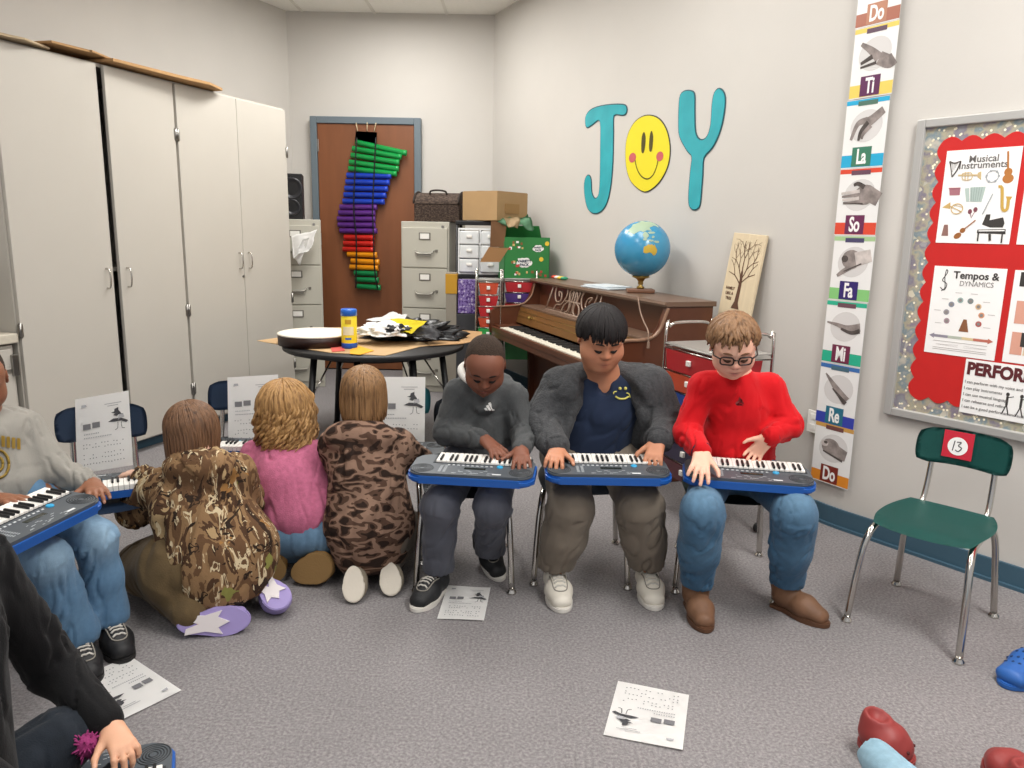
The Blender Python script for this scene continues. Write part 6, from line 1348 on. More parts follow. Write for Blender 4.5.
# ---------------------------------------------------------------- child in grey hoodie
def grey_child():
    S = .190; R = rot3(2, 36, 2); c = at(485, 364, 2.56)
    J = dict(nk=at(485, 388, 2.68), ch=at(483, 416, 2.69), pv=Vector((-.10, 2.70, .44)), sA=at(458, 393, 2.67), sB=at(513, 396, 2.67), eA=at(446, 432, 2.64), eB=at(524, 434, 2.62), wA=at(485, 440, 2.50), wB=at(521, 450, 2.46),
             hA=Vector((-.175, 2.68, .42)), hB=Vector((-.03, 2.68, .42)), kA=at(440, 506, 2.40), kB=at(492, 506, 2.42), aA=Vector((-.245, 2.47, .10)), aB=at(489, 556, 2.66), tB=at(497, 575, 2.60))
    SH = [on_shoe(None, J, 'A', (-.45, -1), .20)]
    fA = fl(506, 461, .51)-J['wA']; fB = fl(523, 477, .50)-J['wB']
    p = seated('person in dark grey hoodie and grey trousers, head bowed over a keyboard', c, R, S, J, '7d4f3d', [(J['wA'], fA, (0, 0, 1), (.6, .8, 0), dict(L=.135, curl=.6)), (J['wB'], fB, (0, 0, 1), (-1, 0, 0), dict(L=.14, curl=.7, thumb=1.25))], cols=dict(lip='7f4a42', bl=.1, blush='7a4030'))
    face_bits(p, c, R, S, '150d0a', '120b09')
    hair_cap(p, 'hair', c, R, S, mat('hair_cropped', '35281f', .95, bump=1, bscale=300, var=.3, vscale=120), (.366, .443, .40), front=97, side=96, back=126, locks=0, seed=2, grain=.004, jag=0.0, fw=40)
    m = cloth('grey_marl', '4a4c4d', .3, 300, .08, 120)
    def bt(F):
        F.cap(lerp(J['sA'], J['sB'], .1), lerp(J['sA'], J['sB'], .9), .044, .044, .04); F.cap(J['ch'], lerp(J['ch'], J['pv'], .8), .09, .108, .05, flat=((1, 0, 0), 1.1))
        for s in 'AB':
            w_ = lerp(J['e'+s], J['w'+s], .9); F.cap(J['s'+s], J['e'+s], .048, .048, .028); F.cap(J['nk'], J['s'+s], .042, .042, .03); F.cap(J['e'+s], w_, .047, .034, .02); F.cap(lerp(J['e'+s], J['w'+s], .82), w_, .031, .030, .004)
        F.ell(J['nk']+Vector((0, .06, .01)), (.095, .05, .055), None, .03); F.cap(J['nk']+Vector((-.072, .03, .02)), J['nk']+Vector((-.015, -.085, -.055)), .028, .018, .02); F.cap(J['nk']+Vector((.072, .03, .02)), J['nk']+Vector((.015, -.085, -.055)), .028, .018, .02)
    hd = garment(p, 'hoodie', m, bt, [(J['sA'], J['eA'], .010, 26, 1.3), (J['eA'], J['wA'], .011, 36, 1.2), (J['sB'], J['eB'], .010, 26, 1.3), (J['eB'], J['wB'], .011, 36, 1.2), (J['ch'], J['pv'], .011, 18, 1.6)], 13, pts=[J[k] for k in ('sA', 'sB', 'eA', 'eB', 'wA', 'wB', 'ch', 'pv', 'nk')])
    B = BM(); tube(B, spline([at(467, 362, 2.68), at(461, 368, 2.65), at(463, 376, 2.61), at(468, 382, 2.58)], 4), [.008, .014, .008], 8); obj('hood_lining', B, mat('lining_white', 'd9d7d2', .9), hd, True)
    from mathutils.bvhtree import BVHTree
    bv = BVHTree.FromPolygons([v.co.copy() for v in hd.data.vertices], [tuple(q.vertices) for q in hd.data.polygons]); B = BM()
    for k in range(3):
        q = []; x0 = 485.5+k*3.3; y0 = 410.5; hh = 3.2+2.6*k
        for dx, dy in ((0, 0), (2.5, 0), (2.5-hh*.5, -hh), (-hh*.5, -hh+1.2)):
            d = ray(x0+dx, y0+dy).normalized(); h_ = bv.ray_cast(Vector((0, 0, CAMH)), d); q.append((h_[0] if h_[0] else at(x0, 410, 2.55))-d*.008)
        B.faces.new([B.verts.new(v) for v in q])
    bmesh.ops.solidify(B, geom=B.faces[:], thickness=.002); obj('chest_stripes', B, M_paper, hd)
    mt = cloth('grey_trackpants', '4b4d57', .15, 300, .05, vcol=True)
    def bj(F):
        F.cap(J['hA'], J['hB'], .075, .075, .04)
        for s in 'AB': F.cap(J['h'+s], J['k'+s], .070, .060, .03); F.cap(J['k'+s], lerp(J['k'+s], J['a'+s], .5), .060, .055, .03); F.cap(lerp(J['k'+s], J['a'+s], .5), J['a'+s], .055, .058, .02)
        F.plane(J['aA']+Vector((0, 0, -.02)), (0, 0, -1), .006); F.plane(J['aB']+Vector((0, .0, -.01)), (.0, .1, -1), .006) if J['aB'].z < J['aA'].z else None
    garment(p, 'trousers', mt, bj, [(J['hA'], J['kA'], .009, 28, 1.1), (J['kA'], J['aA'], .014, 24, 1.1), (J['hB'], J['kB'], .009, 28, 1.1), (J['kB'], J['aB'], .014, 24, 1.1)], 15, pts=[J[k] for k in ('hA', 'hB', 'kA', 'kB', 'aA', 'aB')], col='54565f', colf=lambda V, C: mixc(mixc(C, sph(V, J['kA']+Vector((0, -.03, .05)), .05)*.6, '83858f'), sph(V, J['kB']+Vector((0, -.03, .05)), .05)*.6, '83858f'))
    ms = mat('sneaker_black', '1f2022', .6, bump=.3, bscale=200)
    shoe(p, *SH[0], m=ms, msole=M_sole_w, w=.040, name='sneaker'); 
    shoe(p, at(481, 548, 2.76), fl(502, 582, .0), up=(0, -.55, .85), m=ms, msole=M_sole_w, w=.038, name='sneaker')
    return p
grey_child()
# ---------------------------------------------------------------- kneeling children (backs to the camera)
R_away = lambda yaw, pitch=10: rot3(180+yaw, pitch, 0)
def kneeler(label, c, yaw, pitch, S, J, skin, hands, top, topm, trous, tm, soles, tseed, bump_col=None, topamp=1.0):
    R = R_away(yaw, pitch); p = body(label, c, R, S, J, skin, hands, h=.0045); return p, R
# ---- girl in leaf camouflage coat
camo = ramp_mat('leaf_camouflage', [(0, '35261c'), (.36, '604630'), (.46, '86694a'), (.55, '4a3424'), (.62, 'a88e68')], 14, (1, 1, .45, 0, .5, .4), .9, .4, detail=5, distort=.8, const=True,
    layer=[([(0, 'c2b08eA'), (.16, '8a7a55A'), (.24, '2f231a'), (.30, '2f231aA')][:0] or [(0, '5a4532A'), (.60, 'c9b896'), (.66, '5a4532A')], 30, (1, 1, .25, .4, 0, .8), 3, 1.2, 'noise'), ([(0, '33261cA'), (.62, '2c2119'), (.70, '33261cA')], 24, (1, .4, 1, 0, .9, .2), 3, .8, 'noise'), ([(0, '5a4532A'), (.97, '9c7343'), (.985, '7f7d42')], 34, None, 0, .6, 'vor')])
olive = cloth('olive_brown_twill', '5b4b33', .3, 200, .15, 25)
def girl_leaf():
    S = .195; c = at(193, 433, 2.40); R = rot3(180+32, 24, 10)
    J = dict(nk=at(203, 470, 2.38), ch=at(200, 508, 2.36), pv=Vector((-.97, 2.34, .20)), sA=at(160, 489, 2.40), sB=at(236, 474, 2.42), eA=at(136, 510, 2.44), eB=at(246, 500, 2.54), wA=at(146, 473, 2.47), wB=at(228, 500, 2.66),
             hA=Vector((-1.03, 2.31, .19)), hB=Vector((-.90, 2.36, .19)), kA=Vector((-1.27, 2.46, .08)), kB=Vector((-1.02, 2.64, .07)))
    S1h, S1t = fl(177, 626, .045), fl(250, 619, .045); S2t = fl(286, 606, .05); S2h = at(262, 580, S2t.y+.06)
    J.update(aA=S1h+Vector((.02, .05, .02)), aB=S2h+Vector((-.03, .05, 0)), tA=S1h+Vector((.06, .03, .0)), tB=S2h+Vector((-.01, .03, -.02)))
    fA = Vector((-.095, .01, -.008)); fB = Vector((-.03, .10, -.03))
    p = body('person kneeling in leaf camouflage coat with long brown hair and lavender shoes', c, R, S, J, 'e0b49e', [(J['wA'], fA, (0, 0, 1), (.3, 1, 0), dict(L=.125, curl=.6)), (J['wB'], fB, (0, 0, 1), (-1, .2, 0), dict(L=.125))], h=.0045)
    def bt(F):
        F.cap(lerp(J['sA'], J['sB'], .02), lerp(J['sA'], J['sB'], .98), .066, .066, .04); F.cap(J['ch'], J['pv']+Vector((.03, 0, 0)), .135, .155, .05, flat=((.9, .4, 0), 1.15)); F.cap(J['nk'], J['ch'], .085, .13, .05)
        F.cap(J['pv']+Vector((-.03, 0, -.02)), J['pv']+Vector((.03, -.03, -.09)), .165, .14, .05)
        F.plane(Vector((0, 0, .07)), (0, 0, -1), .01); F.plane(at(158, 560, 2.2), (-.80, -.2, -.55), .01)
        for s in 'AB': F.cap(J['s'+s], J['e'+s], .064, .062, .03); F.cap(J['e'+s], lerp(J['e'+s], J['w'+s], .85), .060, .045, .02)
        F.ell(J['nk']+Vector((.01, -.045, .025)), (.12, .08, .068), None, .03); pass
    garment(p, 'coat', camo, bt, [(J['sA'], J['eA'], .016, 20, 1.2), (J['eA'], J['wA'], .016, 26, 1.2), (J['sB'], J['eB'], .016, 20, 1.2), (J['ch'], J['pv']+Vector((0, 0, -.1)), .022, 12, 1.8)], 21, pts=[J[k] for k in ('sA', 'sB', 'eA', 'eB', 'wA', 'wB', 'ch', 'pv', 'nk')], pad=.2)
    def bj(F):
        F.cap(J['hA'], J['hB'], .09, .09, .04)
        for s in 'AB': F.cap(J['h'+s]+Vector((0, 0, -.04)), J['k'+s], .085, .068, .03); F.cap(J['k'+s], J['a'+s], .066, .055, .02)
        F.cap(J['hA']+Vector((-.03, -.02, -.03)), J['kA'], .135, .09, .03); F.plane(Vector((0, 0, .006)), (0, 0, -1), .01)
    garment(p, 'trousers', olive, bj, [(J['hA'], J['kA'], .014, 18, 1.4), (J['hB'], J['kB'], .012, 18, 1.2)], 22, pts=[J[k] for k in ('hA', 'hB', 'kA', 'kB', 'aA', 'aB')], pad=.14)
    hair_cap(p, 'hair', c, R, S, hair_mat('hair_chestnut', '3a271c', '7a5940', (1, 1, .1), 70), (.41, .47, .42), front=84, side=104, back=112, hang=lambda a: (.19 if a > 30 else .12), locks=460, lr=.005, seed=5, grain=.03, hang_in=.25)
    ml = mat('lavender_foam', '9a8cc0', .6); mw = mat('white_foam', 'd9d2d2', .6)
    for (h_, t_, up) in ((S1h, S1t, (0, -.75, .2)), (S2h, S2t, (.55, -.7, .1))):
        o = shoe(p, h_, t_, up=(-up[0], -up[1], -.2), m=ml, msole=ml, w=.043, name='lavender_shoe', kind='clog', ms_t=.018)
        y = (t_-h_).normalized(); z = Vector((-up[0], -up[1], -.2)); x = y.cross(z).normalized(); z = x.cross(y); M = Matrix((x, y, z)).transposed().to_4x4(); M.translation = h_-z*.004; L_ = (t_-h_).length
        B = BM(); star = [(-.030, L_*.10), (-.012, L_*.12), (.0, L_*.30), (.014, L_*.12), (.030, L_*.10), (.024, L_*.38), (.036, L_*.62), (.016, L_*.56), (.0, L_*.72), (-.016, L_*.56), (-.036, L_*.62), (-.024, L_*.38)]
        prism(B, star, -.001, .006, M); obj('tread_patch', B, mw, o)
    return p
girl_leaf()
# ---- blonde girl in pink
def girl_pink():
    S = .195; c = at(286, 410, 2.72); R = rot3(180-2, 12, 3)
    J = dict(nk=at(286, 440, 2.69), ch=at(286, 475, 2.66), pv=Vector((-.765, 2.64, .20)), sA=at(256, 456, 2.70), sB=at(316, 456, 2.70), eA=at(246, 480, 2.80), eB=at(318, 490, 2.80), wA=at(258, 466, 2.92), wB=at(310, 466, 2.95),
             hA=Vector((-.84, 2.62, .16)), hB=Vector((-.70, 2.62, .16)), kA=Vector((-.87, 2.95, .07)), kB=Vector((-.68, 2.95, .07)), aA=Vector((-.80, 2.63, .08)), aB=Vector((-.72, 2.62, .08)), tA=Vector((-.80, 2.61, .06)), tB=Vector((-.72, 2.60, .06)))
    p = body('person kneeling in a pink sweater with wavy blonde hair', c, R, S, J, 'e6bba6', [(J['wA'], (0, .1, -.02), (0, 0, 1), (1, 0, 0), dict(L=.12)), (J['wB'], (0, .1, -.02), (0, 0, 1), (-1, 0, 0), dict(L=.12))], h=.0045)
    m = cloth('pink_sherpa', 'bd6987', .6, 220, .12, 70)
    def bt(F):
        F.cap(lerp(J['sA'], J['sB'], .05), lerp(J['sA'], J['sB'], .95), .056, .056, .04); F.cap(J['ch'], J['pv']+Vector((0, 0, .03)), .108, .125, .05, flat=((1, 0, 0), 1.28)); F.cap(J['nk']+Vector((0, 0, -.02)), J['ch'], .065, .105, .05)
        for s in 'AB': F.cap(J['s'+s], J['e'+s], .054, .05, .03); F.cap(J['e'+s], lerp(J['e'+s], J['w'+s], .9), .05, .038, .02)
        F.plane(J['pv']+Vector((0, 0, -.065)), (0, .25, -1), .012)
    garment(p, 'sweater', m, bt, [(J['sA'], J['eA'], .010, 20, 1.2), (J['sB'], J['eB'], .010, 20, 1.2), (J['ch'], J['pv'], .013, 10, 1.6)], 31, pts=[J[k] for k in ('sA', 'sB', 'eA', 'eB', 'wA', 'wB', 'ch', 'pv', 'nk')], pad=.18)
    def bj(F):
        F.cap(J['hA']+Vector((0, 0, .0)), J['hB'], .098, .098, .05)
        for s in 'AB': F.cap(J['h'+s], J['k'+s], .08, .065, .03); F.cap(J['k'+s], J['a'+s], .062, .052, .02)
        F.plane(Vector((0, 0, .006)), (0, 0, -1), .01)
    garment(p, 'jeans', M_denim, bj, [(J['hA'], J['kA'], .010, 18, 1.2), (J['hB'], J['kB'], .010, 18, 1.2)], 32, pts=[J[k] for k in ('hA', 'hB', 'kA', 'kB', 'aA', 'aB')], pad=.14, col='6f8fab', colf=lambda V, C: mixc(C, vnoise(V*14, 4)*.5, '4b6b86'))
    hair_cap(p, 'hair', c, R, S, hair_mat('hair_blonde', '6b4a2b', 'b28a58', (1, 1, .25), 60), (.45, .49, .43), front=84, side=104, back=108, hang=lambda a: .15, locks=620, lr=.006, seed=9, grain=.08, curl=.017, curlf=80, hang_in=.12, lift=.10, wob_=.8)
    mt = mat('tan_suede', '94703f', .85, bump=.3, bscale=200); ms = mat('tan_rubber', '8a6c42', .8, bump=.3, bscale=150)
    for (a, b_, yy) in (((291, 576), (331, 564), 2.50), ((283, 578), (258, 560), 2.53)):
        shoe(p, at(*a, yy), at(*b_, yy-.02), up=(0, .95, -.25), m=mt, msole=ms, w=.052, name='shoe', kind='clog', ms_t=.02)
    return p
girl_pink()
# ---- girl in brown camouflage hoodie
duck = ramp_mat('brown_camouflage', [(0, '2c1f19'), (.40, '533d31'), (.47, '8a6e5d'), (.55, '8a6e5d'), (.60, '533d31'), (.655, '2c1f19')], 24, (.55, .8, 1.25), .9, .4, detail=1.2, distort=.5, const=True)
def girl_hood():
    S = .195; c = at(364, 394, 2.68); R = rot3(180+1, 8, 0)
    J = dict(nk=at(364, 428, 2.66), ch=at(366, 465, 2.63), pv=Vector((-.50, 2.58, .20)), sA=at(336, 446, 2.66), sB=at(398, 446, 2.66), eA=at(334, 480, 2.76), eB=at(420, 462, 2.76), wA=at(345, 468, 2.86), wB=at(410, 458, 2.86),
             hA=Vector((-.57, 2.57, .17)), hB=Vector((-.43, 2.57, .17)), kA=Vector((-.60, 2.90, .07)), kB=Vector((-.40, 2.90, .07)), aA=Vector((-.55, 2.52, .07)), aB=Vector((-.425, 2.54, .07)), tA=Vector((-.545, 2.50, .05)), tB=Vector((-.42, 2.51, .05)))
    p = body('person kneeling in brown camouflage hoodie with straight light-brown hair and white soles', c, R, S, J, 'e0b49e', [(J['wA'], (0, .1, -.02), (0, 0, 1), (1, 0, 0), dict(L=.12)), (J['wB'], (0, .1, -.02), (0, 0, 1), (-1, 0, 0), dict(L=.12))], h=.0045)
    def bt(F):
        F.cap(lerp(J['sA'], J['sB'], .02), lerp(J['sA'], J['sB'], .98), .060, .060, .04); F.cap(J['ch'], J['pv'], .120, .135, .05, flat=((1, 0, 0), 1.14)); F.cap(J['nk'], J['ch'], .07, .11, .05); F.cap(J['pv'], J['pv']+Vector((0, -.01, -.07)), .138, .125, .04, flat=((1, 0, 0), 1.12))
        for s in 'AB': F.cap(J['s'+s], J['e'+s], .058, .056, .03); F.cap(J['e'+s], lerp(J['e'+s], J['w'+s], .85), .054, .042, .02)
        F.ell(J['nk']+Vector((0, -.065, -.015)), (.135, .065, .065), None, .02); F.cap(J['nk']+Vector((-.10, -.03, -.02)), J['nk']+Vector((-.02, -.11, -.06)), .03, .03, .02); F.cap(J['nk']+Vector((.10, -.03, -.02)), J['nk']+Vector((.02, -.11, -.06)), .03, .03, .02)
        F.plane(Vector((0, 0, .05)), (0, 0, -1), .01)
    garment(p, 'hoodie', duck, bt, [(J['sA'], J['eA'], .012, 22, 1.2), (J['sB'], J['eB'], .014, 26, 1.2), (J['ch'], J['pv']+Vector((0, 0, -.1)), .014, 16, 1.8)], 41, pts=[J[k] for k in ('sA', 'sB', 'eA', 'eB', 'wA', 'wB', 'ch', 'pv', 'nk')], pad=.2)
    mk = cloth('grey_brown_knit', '6b6258', .3, 200, .1)
    def bj(F):
        F.cap(J['hA'], J['hB'], .085, .085, .04)
        for s in 'AB': F.cap(J['h'+s], J['k'+s], .078, .062, .03); F.cap(J['k'+s], J['a'+s], .06, .045, .02)
        F.plane(Vector((0, 0, .006)), (0, 0, -1), .01)
    garment(p, 'trousers', mk, bj, [(J['hA'], J['kA'], .008, 20, 1.2)], 42, pts=[J[k] for k in ('hA', 'hB', 'kA', 'kB', 'aA', 'aB')], pad=.14)
    hair_cap(p, 'hair', c, R, S, hair_mat('hair_light_brown', '4d3422', '94704b', (1, 1, .08), 80, .4), (.39, .46, .41), front=84, side=104, back=112, hang=lambda a: .095, locks=480, lr=.0042, seed=11, grain=.02, hang_in=.0)
    ms = mat('sole_cream', 'd0c8ba', .7, bump=.2, bscale=120); mu = mat('shoe_beige', '8f8575', .8)
    for (px0, py0, px1, py1) in ((352, 603, 353, 566), (391, 596, 388, 562)):
        h_ = fl(px0, py0, .02); t_ = h_+Vector((0, .07, .0)); h_ = Vector((h_.x, h_.y, .02))
        # foot on its toes, sole facing the camera: heel up
        toe = Vector((h_.x, h_.y+.02, .012)); heel = at(px1, py1, toe.y+.06); shoe(p, heel, toe, up=(0, .9, -.4), m=mu, msole=ms, w=.036, name='shoe', kind='clog', ms_t=.012)
    return p
girl_hood()
# keyboards and sheet music on the chairs of the kneeling children
def kb_chair(label, cx, cy, z, rz): return make_keyboard(label, Matrix.Translation((cx, cy, z)) @ RZ(rz))
kb_chair('electronic keyboard on the navy chair in front of the person in leaf camouflage', -1.29, 2.46, .392, 28)
kb_chair('electronic keyboard on the navy chair in front of the person in pink', -1.00, 2.93, .392, 3)
kb_chair('electronic keyboard on the teal chair in front of the person in brown camouflage', -.46, 2.90, .392, -2)
def lean_sheet(label, tl, tr, bl, Yt, Yb):
    a, b_, c = at(*tl, Yt), at(*tr, Yt), at(*bl, Yb); music_sheet(label, frame(c, b_-a, a-c), (b_-a).length, (a-c).length)
lean_sheet('sheet music leaning on the navy chair back beside the tall cupboards', (65, 402), (119, 393), (78, 474), 2.60, 2.50)
lean_sheet('sheet music leaning on the chair back left of the blonde head', (222, 378), (273, 375), (229, 446), 3.06, 2.98)
lean_sheet('sheet music leaning on the teal chair right of the straight light-brown hair', (370, 377), (423, 377), (371, 452), 3.06, 2.97)
# ---------------------------------------------------------------- child at left in pale sweatshirt
def left_child():
    S = .205; c = at(-23, 378, 2.22); R = rot3(38, 22, 0)
    J = dict(nk=at(-18, 418, 2.24), ch=at(-12, 450, 2.24), pv=Vector((-1.58, 2.22, .45)), sA=at(-42, 440, 2.12), sB=at(22, 428, 2.32), eA=at(-50, 500, 2.02), eB=at(52, 470, 2.30), wA=at(-5, 500, 1.98), wB=at(92, 484, 2.20),
             hA=Vector((-1.60, 2.12, .43)), hB=Vector((-1.50, 2.28, .43)), kA=at(48, 560, 1.93), kB=at(96, 540, 2.08), aA=Vector((-1.235, 1.99, .10)), aB=Vector((-1.20, 2.10, .10)))
    SH = [on_shoe(None, J, 'A', (.55, -.6), .19), on_shoe(None, J, 'B', (.55, -.6), .19)]
    fA = fl(14, 500, .51)-J['wA']; fB = fl(112, 512, .47)-J['wB']
    p = body('person at the left edge in pale grey sweatshirt with gold lettering and jeans', c, R, S, J, '8a5c44', [(J['wA'], fA, (0, 0, 1), (.2, .5, 0), dict(L=.14, curl=.6)), (J['wB'], fB, (0, 0, 1), (-.8, -.6, 0), dict(L=.14, curl=.7, thumb=1.2))], cols=dict(lip='7f4a42', bl=.1))
    face_bits(p, c, R, S, '150d0a', '120b09')
    hair_cap(p, 'hair', c, R, S, mat('hair_cropped', '35281f'), (.362, .437, .388), front=76, side=96, back=126, locks=0, seed=2, grain=.004, jag=0.0, fw=40)
    m = cloth('pale_fleece', '8f8c85', .3, 300, .05)
    def bt(F):
        F.cap(lerp(J['sA'], J['sB'], .05), lerp(J['sA'], J['sB'], .95), .052, .052, .04); F.cap(J['ch'], lerp(J['ch'], J['pv'], .9), .10, .13, .05, flat=((.6, .8, 0), 1.15)); F.cap(J['nk']+Vector((0, 0, -.03)), J['nk'], .07, .052, .03)
        for s in 'AB': F.cap(J['s'+s], J['e'+s], .058, .056, .03); F.cap(J['e'+s], lerp(J['e'+s], J['w'+s], .9), .055, .034, .025); F.cap(J['nk'], J['s'+s], .045, .045, .03)
    o = garment(p, 'sweatshirt', m, bt, [(J['sA'], J['eA'], .012, 22, 1.2), (J['sB'], J['eB'], .014, 22, 1.2), (J['eB'], J['wB'], .014, 34, 1.2), (J['ch'], J['pv'], .014, 14, 1.6)], 51, pts=[J[k] for k in ('sA', 'sB', 'eA', 'eB', 'wA', 'wB', 'ch', 'pv', 'nk')])
    from mathutils.bvhtree import BVHTree
    bv = BVHTree.FromPolygons([v.co.copy() for v in o.data.vertices], [tuple(q.vertices) for q in o.data.polygons]); B = BM()
    def pr(px, py):
        d = ray(px, py).normalized(); h_ = bv.ray_cast(Vector((0, 0, CAMH)), d); return (h_[0]-d*.005) if h_[0] else None
    for i in range(6):
        x0 = -9+i*5.2; q = [pr(x0+dx, 434+i*.8+dy) for dx, dy in ((0, 0), (3.4, .4), (3.6, 11.5), (.2, 11))]
        if all(q): B.faces.new([B.verts.new(v) for v in q])
    ring = [pr(-2+11*math.cos(a), 464+14*math.sin(a)) for a in [2*PI*i/24 for i in range(25)]]
    ring = [q for q in ring if q]; 
    if len(ring) > 3: tube(B, ring, .004, 5)
    ring = [pr(-2+5*math.cos(a), 464+7*math.sin(a)) for a in [2*PI*i/16 for i in range(17)]]; ring = [q for q in ring if q]
    if len(ring) > 3: tube(B, ring, .004, 5)
    bmesh.ops.solidify(B, geom=B.faces[:], thickness=.0005); obj('gold_lettering', B, mat('gold_print', 'b59640', .4), o)
    def bj(F):
        F.cap(J['hA'], J['hB'], .085, .085, .04)
        for s in 'AB': F.cap(J['h'+s]+Vector((0, 0, -.02)), J['k'+s], .068, .056, .03); F.cap(J['k'+s], lerp(J['k'+s], J['a'+s], .5), .056, .055, .03); F.cap(lerp(J['k'+s], J['a'+s], .5), lerp(J['k'+s], J['a'+s], 1.0), .055, .062, .02)
        F.plane(J['aA']+Vector((0, 0, -.03)), (0, 0, -1), .004)
    garment(p, 'jeans', M_denim, bj, [(J['hA'], J['kA'], .010, 24, 1.1), (J['kA'], J['aA'], .014, 22, 1.3), (J['hB'], J['kB'], .010, 24, 1.1), (J['kB'], J['aB'], .014, 22, 1.3)], 52, pts=[J[k] for k in ('hA', 'hB', 'kA', 'kB', 'aA', 'aB')], col='5d7f9d', colf=lambda V, C: mixc(mixc(mixc(C, vnoise(V*12, 5)*.5, '3f6080'), sph(V, J['kA']+Vector((.04, -.04, .03)), .07)*.6, 'a3bfd2'), sph(V, J['kB']+Vector((.04, -.04, .03)), .07)*.6, 'a3bfd2'))
    ms = mat('shoe_black', '1a1a1c', .55)
    for a, b_ in SH: shoe(p, a, b_, m=ms, msole=M_sole_b, w=.040, name='sneaker')
    return p
left_child()
a, b_ = fl(-12, 556, .487), fl(106, 498, .487)
u = (b_-a).normalized(); yv = Vector((u.y, -u.x, 0)); yv = yv if yv.y < 0 else -yv; M = Matrix((-u, yv, Vector((0, 0, 1)))).transposed().to_4x4(); M.translation = (a+b_)/2-yv*.088
make_keyboard('electronic keyboard on the lap of the person in the pale grey sweatshirt', M @ RX(-4))
# ---------------------------------------------------------------- person in black at the lower left
def black_child():
    S = .215; c = at(-62, 590, 1.42); R = rot3(60, 25, 0)
    J = dict(nk=Vector((-1.14, 1.38, .60)), ch=Vector((-1.10, 1.33, .47)), pv=Vector((-1.06, 1.24, .14)), sA=Vector((-1.10, 1.24, .54)), sB=Vector((-1.09, 1.46, .56)), eA=Vector((-.98, 1.14, .36)), eB=at(52, 668, 1.55), wA=Vector((-.84, 1.20, .19)), wB=at(112, 728, 1.46),
             hA=Vector((-1.06, 1.16, .12)), hB=Vector((-1.05, 1.32, .12)), kA=Vector((-.78, 1.10, .16)), kB=Vector((-.80, 1.44, .24)), aA=Vector((-.84, 1.42, .06)), aB=Vector((-1.0, 1.36, .07)), tA=Vector((-.86, 1.46, .05)), tB=Vector((-1.0, 1.42, .05)))
    J['kB'] = at(60, 742, 1.44); J['kA'] = Vector((-.74, 1.08, .14))
    fB = at(127, 752, 1.40)-J['wB']; fA = Vector((.1, .06, -.02))
    p = body('person in black seated on the floor at the lower left corner, hand on a keyboard', c, R, S, J, 'd3a183', [(J['wB'], fB, (0, 0, 1), (-.6, -.8, 0), dict(L=.135, curl=1.35, spread=1.25)), (J['wA'], fA, (0, 0, 1), (-.3, 1, 0), dict(L=.13))])
    face_bits(p, c, R, S)
    hair_cap(p, 'hair', c, R, S, hair_mat('hair_dark_brown', '1f1511', '3d2a20', (1, 1, .1), 70), (.40, .47, .42), front=84, side=104, back=112, hang=lambda a: .14, locks=260, lr=.006, seed=15, grain=.03)
    m = cloth('black_jersey', '0e0e10', .3, 300, .1)
    def bt(F):
        F.cap(J['sA'], J['sB'], .055, .055, .04); F.cap(J['ch'], J['pv']+Vector((0, 0, .05)), .11, .13, .05); F.cap(J['nk'], J['ch'], .06, .10, .05)
        for s in 'AB': F.cap(J['s'+s], J['e'+s], .058, .056, .03); F.cap(J['e'+s], lerp(J['e'+s], J['w'+s], .88), .054, .036, .02)
    garment(p, 'sweater', m, bt, [(J['sA'], J['eA'], .012, 22, 1.2), (J['sB'], J['eB'], .014, 22, 1.2), (J['eB'], J['wB'], .012, 30, 1.2), (J['ch'], J['pv'], .014, 14, 1.6)], 61, pts=[J[k] for k in ('sA', 'sB', 'eA', 'eB', 'wA', 'wB', 'ch', 'pv', 'nk')], pad=.16)
    md = cloth('charcoal_denim', '1f252d', .3, 400, .15, 30)
    def bj(F):
        F.cap(J['hA'], J['hB'], .09, .09, .04)
        for s in 'AB': F.cap(J['h'+s], J['k'+s], .085, .07, .03); F.cap(J['k'+s], J['a'+s], .066, .055, .02)
        F.plane(Vector((0, 0, .008)), (0, 0, -1), .01)
    garment(p, 'trousers', md, bj, [(J['hA'], J['kA'], .012, 20, 1.2), (J['hB'], J['kB'], .012, 20, 1.2), (J['kB'], J['aB'], .012, 20, 1.2)], 62, pts=[J[k] for k in ('hA', 'hB', 'kA', 'kB', 'aA', 'aB')], pad=.14)
    B = BM(); q = at(86, 745, 1.42); r = random.Random(2)
    for i in range(90):
        d = Vector((r.gauss(0, 1), r.gauss(0, 1), r.gauss(0, 1))).normalized(); tube(B, [q+d*.008, q+d*r.uniform(.028, .038)], [.004, .0015], 4)
    bmesh.ops.create_icosphere(B, subdivisions=3, radius=.024, matrix=Matrix.Translation(q)); obj('magenta_fringe', B, mat('magenta_fluff', '8d2f66', .9), p)
    return p
black_child()
a, b_ = at(175, 768, 1.50), at(165, 742, 1.56)
M = Matrix.Translation(fl(118, 775, .05)) @ RZ(0); 
kc = fl(166, 752, .05); uu = Vector((.86, .35, 0)).normalized(); Mk = Matrix((-uu, Vector((-uu.y, uu.x, 0)), Vector((0, 0, 1)))).transposed().to_4x4(); Mk.translation = kc-uu*.185+Vector((uu.y, -uu.x, 0))*.055
make_keyboard('electronic keyboard on the carpet under the hand of the person in black', Mk)
